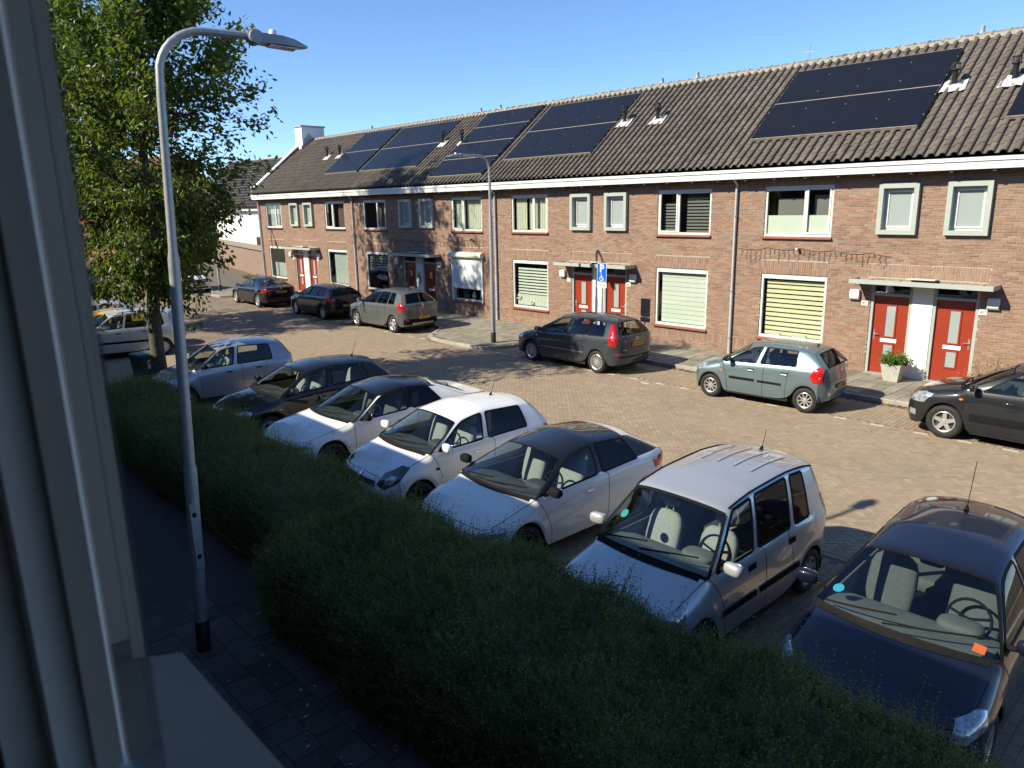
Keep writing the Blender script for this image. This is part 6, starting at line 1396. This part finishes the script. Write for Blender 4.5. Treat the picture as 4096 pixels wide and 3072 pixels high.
# tapered tub with a small shrub by the doors
e = empty('flower_tub', (5.05, -0.52, PZ), 0); tag(e, 'pale tapered tub between the red doors', 'plant pot')
q = MB(); a0, a1 = .17, .25; q.add([(-a0, -a0, 0), (a0, -a0, 0), (a0, a0, 0), (-a0, a0, 0), (-a1, -a1, .46), (a1, -a1, .46), (a1, a1, .46), (-a1, a1, .46), (-a1+.03, -a1+.03, .46), (a1-.03, -a1+.03, .46), (a1-.03, a1-.03, .46), (-a1+.03, a1-.03, .46), (-a1+.03, -a1+.03, .40), (a1-.03, -a1+.03, .40), (a1-.03, a1-.03, .40), (-a1+.03, a1-.03, .40)],
    [(0, 3, 2, 1), (0, 1, 5, 4), (1, 2, 6, 5), (2, 3, 7, 6), (3, 0, 4, 7), (4, 5, 9, 8), (5, 6, 10, 9), (6, 7, 11, 10), (7, 4, 8, 11), (8, 9, 13, 12), (9, 10, 14, 13), (10, 11, 15, 14), (11, 8, 12, 15)]); q.build('pot', mat('tub_grey', (.42, .41, .37), .8, var=.15, scale=7), e)
q = MB(); q.box(-a1+.03, a1-.03, -a1+.03, a1-.03, .39, .41); q.build('soil', M_ground, e)
# ------------------------------------------------------------------ planting
def leaf_cloud(pos, nrm, size, aspect=0.5, curl=0.25, jitter=0.6, droop=0.0):
    """leaf quads folded along the midrib: pos (n,3), growth direction nrm (n,3), size (n,)"""
    n = len(pos); d = nrm+rng.normal(0, jitter, (n, 3)); d[:, 2] -= droop; d /= np.linalg.norm(d, axis=1)[:, None]+1e-9
    r_ = rng.normal(0, 1, (n, 3)); s = np.cross(d, r_); s /= np.linalg.norm(s, axis=1)[:, None]+1e-9; u = np.cross(s, d)
    L_ = size[:, None]; w_ = L_*aspect*0.5
    a = pos; b = pos+d*L_*0.5+s*w_+u*L_*curl*0.4; c = pos+d*L_; e = pos+d*L_*0.5-s*w_+u*L_*curl*0.4
    V = np.stack([a, b, c, e], 1).reshape(-1, 3); F = np.arange(4*n).reshape(-1, 4); return V, F
def sprigs(base, dirs, length, nleaf, lsize, m_name=None):
    """upright twigs with small leaves set along them"""
    n = len(base); k = nleaf; t = (np.arange(k)+0.6)/k
    dirs = dirs/np.linalg.norm(dirs, axis=1)[:, None]
    bend = rng.normal(0, 0.12, (n, 3))
    pos = base[:, None]+dirs[:, None]*(length[:, None]*t[None])[:, :, None]+bend[:, None]*(length[:, None]*t[None]**2)[:, :, None]
    out = rng.normal(0, 1, (n, k, 3)); out -= (out*dirs[:, None]).sum(-1, keepdims=True)*dirs[:, None]; out /= np.linalg.norm(out, axis=-1, keepdims=True)+1e-9
    g = out*0.8+dirs[:, None]*0.55
    sz = lsize*rng.uniform(0.7, 1.25, (n, k))*(1.1-0.45*t[None])
    return leaf_cloud(pos.reshape(-1, 3), g.reshape(-1, 3), sz.ravel(), 0.62, 0.2, 0.25), pos
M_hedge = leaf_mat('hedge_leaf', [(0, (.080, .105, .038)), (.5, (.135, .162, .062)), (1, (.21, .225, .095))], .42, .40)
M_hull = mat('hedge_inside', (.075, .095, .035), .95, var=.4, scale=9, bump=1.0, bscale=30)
def hedge(name, label, x0, x1, yb, yf, ht, dens, seed, endl=True, extra=None):
    e = empty(name, ((x0+x1)/2, (yb+yf)/2, 0)); tag(e, label, 'hedge', 'clipped hedges along the parking bays'); ox, oy = (x0+x1)/2, (yb+yf)/2
    def lump(x, y): return 0.07*math.sin(x*1.9+seed)+0.05*math.sin(x*4.3+y*2.7+seed*2)+0.05*math.sin(y*3.9+x*1.2)+0.04*math.sin(x*7.1-y*5.0+seed)
    # cross-section: rounded block; parameter u along section 0..1 (back foot -> top -> front foot)
    nu, nv = int((x1-x0)/0.12), 34; pts = np.zeros((nu+1, nv+1, 3)); nr = np.zeros((nu+1, nv+1, 3)); hw_ = (yf-yb)/2
    for i in range(nu+1):
        x = x0+(x1-x0)*i/nu; e0 = min(1.0, (x-x0)/0.55) if endl else 1.0; e1 = min(1.0, (x1-x)/0.55); ef = math.sqrt(max(0.0, 1-(1-min(e0, e1))**2)); 
        for j in range(nv+1):
            a = math.pi*j/nv; cx_, sz_ = -math.cos(a), math.sin(a); p = 0.42
            yy = math.copysign(abs(cx_)**p, cx_); zz = abs(sz_)**p
            wob = lump(x, yy*hw_); k = 0.78+0.22*ef
            pts[i, j] = (x, oy+yy*hw_*(0.90+0.10*zz)*k+wob*0.5*abs(yy)*(1 if yy > 0 else -1), max(0.02, (ht+wob)*zz*(0.45+0.55*ef)))
            nr[i, j] = (0.0, yy*abs(yy)**1.5, zz**2+0.15)
    nr[0, :, 0] -= 1.0; nr[-1, :, 0] += 1.0
    V = pts.reshape(-1, 3)-np.array([ox, oy, 0]); F = [(i*(nv+1)+j, (i+1)*(nv+1)+j, (i+1)*(nv+1)+j+1, i*(nv+1)+j+1) for i in range(nu) for j in range(nv)]
    cap0 = list(range(nv+1)); Vs = V*np.array([0.985, 0.93, 0.94])
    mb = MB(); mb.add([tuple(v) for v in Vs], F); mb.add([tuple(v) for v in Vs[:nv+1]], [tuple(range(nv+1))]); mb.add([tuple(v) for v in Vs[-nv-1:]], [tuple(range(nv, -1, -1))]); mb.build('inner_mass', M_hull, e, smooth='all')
    # sample sprigs over the skin
    P = pts; du = P[1:, :-1]-P[:-1, :-1]; dv = P[:-1, 1:]-P[:-1, :-1]; ar = np.linalg.norm(np.cross(du, dv), axis=-1).ravel()
    n = int(ar.sum()*dens); pick = rng.choice(len(ar), n, p=ar/ar.sum()); ii, jj = pick//nv, pick % nv; fu, fv = rng.uniform(0, 1, n)[:, None], rng.uniform(0, 1, n)[:, None]
    base = P[ii, jj]+(P[ii+1, jj]-P[ii, jj])*fu+(P[ii, jj+1]-P[ii, jj])*fv-np.array([ox, oy, 0])
    nn = nr[ii, jj]*0.65+np.array([0, 0, 0.75])+rng.normal(0, 0.26, (n, 3))
    ln = rng.gamma(3.0, 0.042, n)+0.05; ln = np.where(rng.uniform(0, 1, n) < .05, ln*1.8, ln); base = base-nn*0.03
    (LV, LF), pos = sprigs(base, nn, ln, 9, 0.030)
    # leaf tint runs lighter towards each sprig's tip, with clumped and random spread
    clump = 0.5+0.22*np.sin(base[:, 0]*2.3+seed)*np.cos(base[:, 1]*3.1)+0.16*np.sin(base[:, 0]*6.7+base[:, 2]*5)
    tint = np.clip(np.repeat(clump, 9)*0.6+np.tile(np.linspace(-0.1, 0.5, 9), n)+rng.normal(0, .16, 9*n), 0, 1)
    sd = rng.normal(0, 1, (n, 3)); sd /= np.linalg.norm(sd, axis=1)[:, None]; sd *= 0.0016; tp_ = pos[:, -1]; md_ = pos[:, 4]
    SV = np.stack([base-sd, base+sd, md_+sd, md_-sd, tp_+sd*.4, tp_-sd*.4], 1).reshape(-1, 3); i6 = (np.arange(n)*6)[:, None]; SF = np.concatenate([i6+np.array([[0, 1, 2, 3]]), i6+np.array([[3, 2, 4, 5]])])
    LF = np.vstack([LF, SF+len(LV)]); LV = np.vstack([LV, SV]); tint = np.concatenate([tint, np.full(2*n, .15)])
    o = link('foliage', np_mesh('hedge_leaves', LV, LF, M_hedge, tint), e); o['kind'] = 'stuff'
    return e
hedge('clipped_hedge', 'dense dark green hedge in front of the navy and silver cars', 3.9, 13.6, -17.5, -15.2, 1.05, 640, 1.3)
hedge('clipped_hedge', 'dense dark green hedge farther along, behind the near lamp post', -6.4, 3.75, -16.95, -15.2, 1.02, 420, 4.1)
# low scrub beside the grey-silver car
def scrub(name, label, c, rx, ry, h, n, lsz, mat_, cat='shrub', nl=7, stemy=True):
    e = empty(name, (c[0], c[1], c[2])); tag(e, label, cat)
    a = rng.uniform(0, 2*np.pi, n); r_ = np.sqrt(rng.uniform(0, 1, n)); base = np.stack([rx*r_*np.cos(a)*.75, ry*r_*np.sin(a)*.75, np.abs(rng.normal(0, .08, n))*h], 1)
    dirs = np.stack([np.cos(a)*r_*.75, np.sin(a)*r_*.75, np.full(n, .8)], 1)+rng.normal(0, .2, (n, 3)); ln = h*rng.uniform(.55, 1.1, n)*(1-.35*r_)
    (LV, LF), pos = sprigs(base, dirs, ln, nl, lsz); o = link('foliage', np_mesh('scrub', LV, LF, mat_, np.clip(rng.normal(.5, .25, len(LF)), 0, 1)), e); o['kind'] = 'stuff'
    mb = MB()
    for k in range(0, n, max(1, n//60)): mb.tube([tuple(base[k]), tuple(pos[k, nl//2]), tuple(pos[k, -1])], .004, 4)
    mb.build('stems', mat('twig', (.10, .075, .045), .9), e); return e
M_scrub = leaf_mat('scrub_leaf', [(0, (.07, .10, .02)), (1, (.20, .20, .05))], .35)
M_scrubd = leaf_mat('tub_leaf', [(0, (.05, .12, .02)), (1, (.16, .26, .05))], .35)
M_scruby = leaf_mat('yellow_leaf', [(0, (.20, .16, .04)), (1, (.42, .36, .13))], .35)
scrub('low_scrub', 'straggly yellow-green scrub behind the grey-silver car', (-9.3, -11.9, 0), 1.9, .6, .75, 900, .045, M_scrub)
scrub('low_scrub', 'patch of weeds at the foot of the garden wall', (-37.0, 1.6, PZ), 3.0, .35, .4, 400, .07, M_scrub)
o = scrub('tub_plant', 'round leafy green plant growing in the pale tub', (5.05, -0.52, PZ+.40), .27, .27, .42, 170, .085, M_scrubd, 'plant')
scrub('yellow_shrub', 'yellow-leaved shrub by the red door behind the dark car', (7.35, -0.45, PZ), .55, .35, .85, 420, .055, M_scruby)
scrub('garden_bush', 'small green bush above the garden wall', (-40.5, 4.9, 1.2), .9, .7, 1.9, 500, .11, M_scrubd)

def tree(name, label, base, height, trunk_r, crown, nleaf, lsize, leafm, seed, first=2.2, lean=(0, 0), group='broadleaf street trees'):
    r_ = random.Random(seed); e = empty(name, (base[0], base[1], base[2])); tag(e, label, 'tree', group)
    q = MB(); top = Vector((lean[0], lean[1], height)); tips = []
    tp = [Vector((lean[0]*(k/9)**1.3+.06*math.sin(k*1.3+seed)*(k > 0), lean[1]*(k/9)**1.3+.06*math.cos(k*1.7)*(k > 0), height*.93*k/9)) for k in range(10)]
    tr = [trunk_r*(1.25 if k == 0 else 1)*(1-k/9)**.75+.015 for k in range(10)]
    q.tube([tuple(p) for p in tp], tr, 12); q.build('trunk', mat('bark', (.085, .075, .055), .95, var=.4, scale=9, bump=1.0, bscale=26, dirt=.5, dirtc=(.12, .13, .07), dscale=5), e, smooth='all')
    lim = MB()
    cz0, cz1, rad = crown
    def rmax(z):
        u = (z-cz0)/(cz1-cz0); return rad*math.sqrt(max(0.02, math.sin(math.pi*min(1, max(0, .12+.86*u)))))
    def branch(p, d, ln, r0, lev):
        pts = [p]; rr = [r0]; cur = p; dd = d
        ns = 5 if lev == 0 else 4
        for k in range(ns):
            dd = (dd+Vector((r_.gauss(0, .16), r_.gauss(0, .16), r_.gauss(.05, .12)))).normalized(); cur = cur+dd*ln/ns; pts.append(cur); rr.append(r0*(1-(k+1)/ns*.75))
        lim.tube([tuple(x) for x in pts], rr, 6 if lev == 0 else 4, cap=False)
        for k in range(1 if lev else 2, len(pts)): tips.append((pts[k], lev))
        if lev < 2:
            for k in range(1, len(pts)):
                for _ in range(2 if lev == 0 else 2):
                    nd = (dd*.55+Vector((r_.gauss(0, .7), r_.gauss(0, .7), r_.gauss(.1, .45)))).normalized(); branch(pts[k], nd, ln*r_.uniform(.38, .62), rr[k]*.6, lev+1)
    nb = 26
    for k in range(nb):
        u = (k+.5)/nb; z = first+(height*.9-first)*u; seg = min(8, int(z/(height*.93)*9)); f = z/(height*.93)*9-seg; p = tp[seg].lerp(tp[seg+1], f); a = k*2.4+r_.uniform(-.3, .3)
        d = Vector((math.cos(a), math.sin(a), .12+.75*u*u+r_.uniform(-.12, .2))).normalized(); branch(p, d, rmax(z)*r_.uniform(.75, 1.05)*.85, max(.02, tr[seg]*.45), 0)
    lim.build('limbs', mat('branch_bark', (.055, .048, .036), .95, var=.3, scale=9), e, smooth='all')
    tp_ = np.array([tuple(t_[0]) for t_ in tips if t_[1] > 0]); tp_ = tp_[rng.uniform(0, 1, len(tp_)) < .5]; n = nleaf; pk = rng.integers(0, len(tp_), n)
    pos = tp_[pk]+rng.normal(0, .13, (n, 3)); cen = np.array([lean[0]*.6, lean[1]*.6, (cz0+cz1)/2]); out = pos-cen; out /= np.linalg.norm(out, axis=1)[:, None]+1e-6
    LV, LF = leaf_cloud(pos, out*.7, lsize*rng.uniform(.6, 1.3, n), .52, .25, .6, .35)
    tint = np.clip(.5+.2*np.sin(pk*.37)+rng.normal(0, .2, n), 0, 1)
    o = link('crown', np_mesh('leaves', LV, LF, leafm, tint), e); o['kind'] = 'stuff'; return e
M_leaf = leaf_mat('tree_leaf', [(0, (.042, .074, .015)), (.5, (.092, .135, .028)), (1, (.18, .205, .052))], .48, .42)
tree('street_tree', 'leafy street tree with a mossy trunk, standing beside the bin', (-8.75, -14.24, -.02), 10.4, .18, (2.2, 10.4, 2.7), 36000, .155, M_leaf, 5, first=2.4, lean=(.5, .5))
tree('street_tree', 'street tree at the far left beside the window frame', (-22.2, -13.4, -.02), 16.0, .22, (3.2, 16.0, 4.9), 48000, .21, M_leaf, 9, first=3.2)
tree('street_tree', 'small tree top behind the far tiled roof', (-75, 32, 0), 12.5, .2, (6, 12.5, 2.6), 3000, .4, M_leaf, 12, first=6)
# tree off to the left of the frame whose shade lies on the second house
# fallen leaves and litter
def litter(name, label, gen, n, m_, sz):
    P = np.array([gen() for _ in range(n)]); d = rng.normal(0, 1, (n, 3)); d[:, 2] *= .15; LV, LF = leaf_cloud(P, d, sz*rng.uniform(.6, 1.3, n), .6, .3, .0)
    LV[:, 2] = np.maximum(LV[:, 2], P[:, 2].repeat(4)-.001); o = link(name, np_mesh(name, LV, LF, m_, np.clip(rng.normal(.5, .3, n), 0, 1))); tag(o, label, 'leaves', kind='stuff'); return o
M_dry = leaf_mat('dry_leaf', [(0, (.10, .045, .018)), (.6, (.24, .12, .045)), (1, (.36, .24, .11))], .15, .8)
ky = lambda x: float(np.interp(x, [p[0] for p in kerb], [p[1] for p in kerb]))
def g1():
    c = rnd.choice(((5.9, .75), (6.2, .6), (0.2, .5), (-6.0, .5), (-9.5, .8), (-5.3, .4), (1.0, .5))); x = rnd.gauss(c[0], c[1]); return (x, ky(x)-abs(rnd.gauss(0, .12))-.02, .008)
litter('fallen_leaves', 'brown fallen leaves gathered along the far kerb', g1, 900, M_dry, .05)
M_pale = leaf_mat('pale_leaf', [(0, (.16, .14, .08)), (1, (.45, .42, .30))], .1, .8)
litter('path_leaves', 'pale fallen leaves on the shaded footpath', lambda: (rnd.uniform(3.8, 9.0), rnd.uniform(-20.0, -17.2), -.004), 260, M_pale, .055)
litter('road_litter', 'scattered scraps on the paving', lambda: (rnd.uniform(-12, 10), rnd.uniform(-11, -4.6), .006), 70, M_pale, .05)
# ------------------------------------------------------------------ the house the picture is taken from
YW = -20.42       # outer face of its front wall
own = empty('house', (CAM.x, YW, 0)); tag(own, 'house at the camera, only its grey window frame and sill showing at left', 'house')
q = MB(); X0, X1 = -60.0-CAM.x, 45.0
wx0, wx1, wz0, wz1 = -0.72, 1.30, 4.27, 5.38
q.box(X0, wx0, -.33, 0, -.1, 5.62); q.box(wx1, X1, -.33, 0, -.1, 5.62); q.box(wx0, wx1, -.33, 0, -.1, wz0); q.box(wx0, wx1, -.33, 0, wz1, 5.62)
wl = q.build('wall', M_dbrick, own)
q = MB(); b = 5.2*ct; hR = 5.2*st_
q.add([(X0, .45, 5.62), (X1, .45, 5.62), (X1, .45-b, 5.62+hR), (X0, .45-b, 5.62+hR), (X1, .45-2*b, 5.62), (X0, .45-2*b, 5.62)], [(0, 1, 2, 3), (3, 2, 4, 5)])
q.add([(X0, .45, 5.40), (X1, .45, 5.40), (X1, .45, 5.63), (X0, .45, 5.63)], [(0, 1, 2, 3)]); q.add([(X0, .45, 5.40), (X1, .45, 5.40), (X1, -.3, 5.40), (X0, -.3, 5.40)], [(0, 1, 2, 3)]); q.build('roof', M_tile1, own, fix=False)
q = MB(); q.box(-3.2, 3.5, -5.0, -4.9, 2.9, 5.55); q.box(-3.2, -3.1, -4.9, -.33, 2.9, 5.55); q.box(3.4, 3.5, -4.9, -.33, 2.9, 5.55); q.box(-3.1, 3.4, -4.9, -.33, 2.85, 2.95); q.box(-3.1, 3.4, -4.9, -.33, 5.45, 5.55); q.build('room', mat('dim_room_wall', (.62, .60, .56), .9), own)
# other windows of that front, seen mirrored in the car bodies
for k in range(-9, 5):
    x = k*5.4+2.2
    if -2.2 < x < 3.0 or x < -45: continue
    for z in (1.0, 3.9):
        q = MB(); frame_bars(q, x, x+1.9, z, z+1.4, .08, 0.0, .04); o = q.build('window', M_white, own); q = MB(); q.box(x+.08, x+1.82, .005, .015, z+.08, z+1.32); q.build('pane', M_paneblk, o)
# frame: inner jamb, outer jamb, sash profile and sills
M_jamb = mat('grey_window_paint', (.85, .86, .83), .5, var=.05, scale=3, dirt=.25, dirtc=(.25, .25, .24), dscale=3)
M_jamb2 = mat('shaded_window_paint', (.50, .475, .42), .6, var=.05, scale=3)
gy = -.06         # pane plane, relative to the outer wall face
dyc = (YW+gy)-CAM.y
win = empty('window', (0, 0, 0), 0, own)
q = MB(); q.box(-.72, -.515, -.10, -.06, 4.30, 5.38); q.box(-.72, -.545, -.125, -.10, 4.30, 5.38); jo = q.build('stile', M_jamb, win)
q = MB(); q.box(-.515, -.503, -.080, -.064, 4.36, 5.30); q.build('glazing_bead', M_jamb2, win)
q = MB(); q.box(-.515, 1.10, -.10, -.06, 4.28, 4.358); q.box(-.545, 1.10, -.125, -.10, 4.28, 4.345); q.build('bottom_rail', M_jamb, win)
q = MB(); q.box(1.10, 1.30, -.10, -.06, 4.30, 5.38); q.box(-.515, 1.10, -.10, -.06, 5.30, 5.38); q.build('stile', M_jamb, win)
q = MB(); q.add([(-.72, -.06, 4.25), (1.30, -.06, 4.25), (1.30, .045, 4.25), (-.72, .045, 4.25), (-.72, -.06, 4.325), (1.30, -.06, 4.325), (1.30, .045, 4.292), (-.72, .045, 4.292)], [(0, 3, 2, 1), (4, 5, 6, 7), (0, 1, 5, 4), (1, 2, 6, 5), (2, 3, 7, 6), (3, 0, 4, 7)]); q.build('sill', mat('weathered_sill', (.13, .125, .11), .8), win)
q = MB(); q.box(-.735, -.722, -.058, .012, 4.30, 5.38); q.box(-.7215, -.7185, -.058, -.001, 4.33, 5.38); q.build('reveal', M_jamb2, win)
q = MB(); q.add([(-.515, -.0630, 4.358), (1.10, -.0630, 4.358), (1.10, -.0630, 5.30), (-.515, -.0630, 5.30)], [(0, 1, 2, 3)]); q.build('pane', M_trans, win, fix=False)
M_refl_veil = glass('pane_reflection_veil', (.93, .94, .94), .02, .02, (.50, .485, .43), .5)  # pale diffuse veil painted in place of the frame's reflection in the glass
q = MB(); q.add([(-.503, -.0622, 4.358), (-.405, -.0622, 4.358), (-.405, -.0622, 5.30), (-.503, -.0622, 5.30)], [(0, 1, 2, 3)]); o = q.build('pane_reflection_veil', M_refl_veil, win, fix=False)
q = MB(); q.box(-.3, 1.1, -.5, -.33, 4.05, 4.08); q.build('window_board', M_white, win)
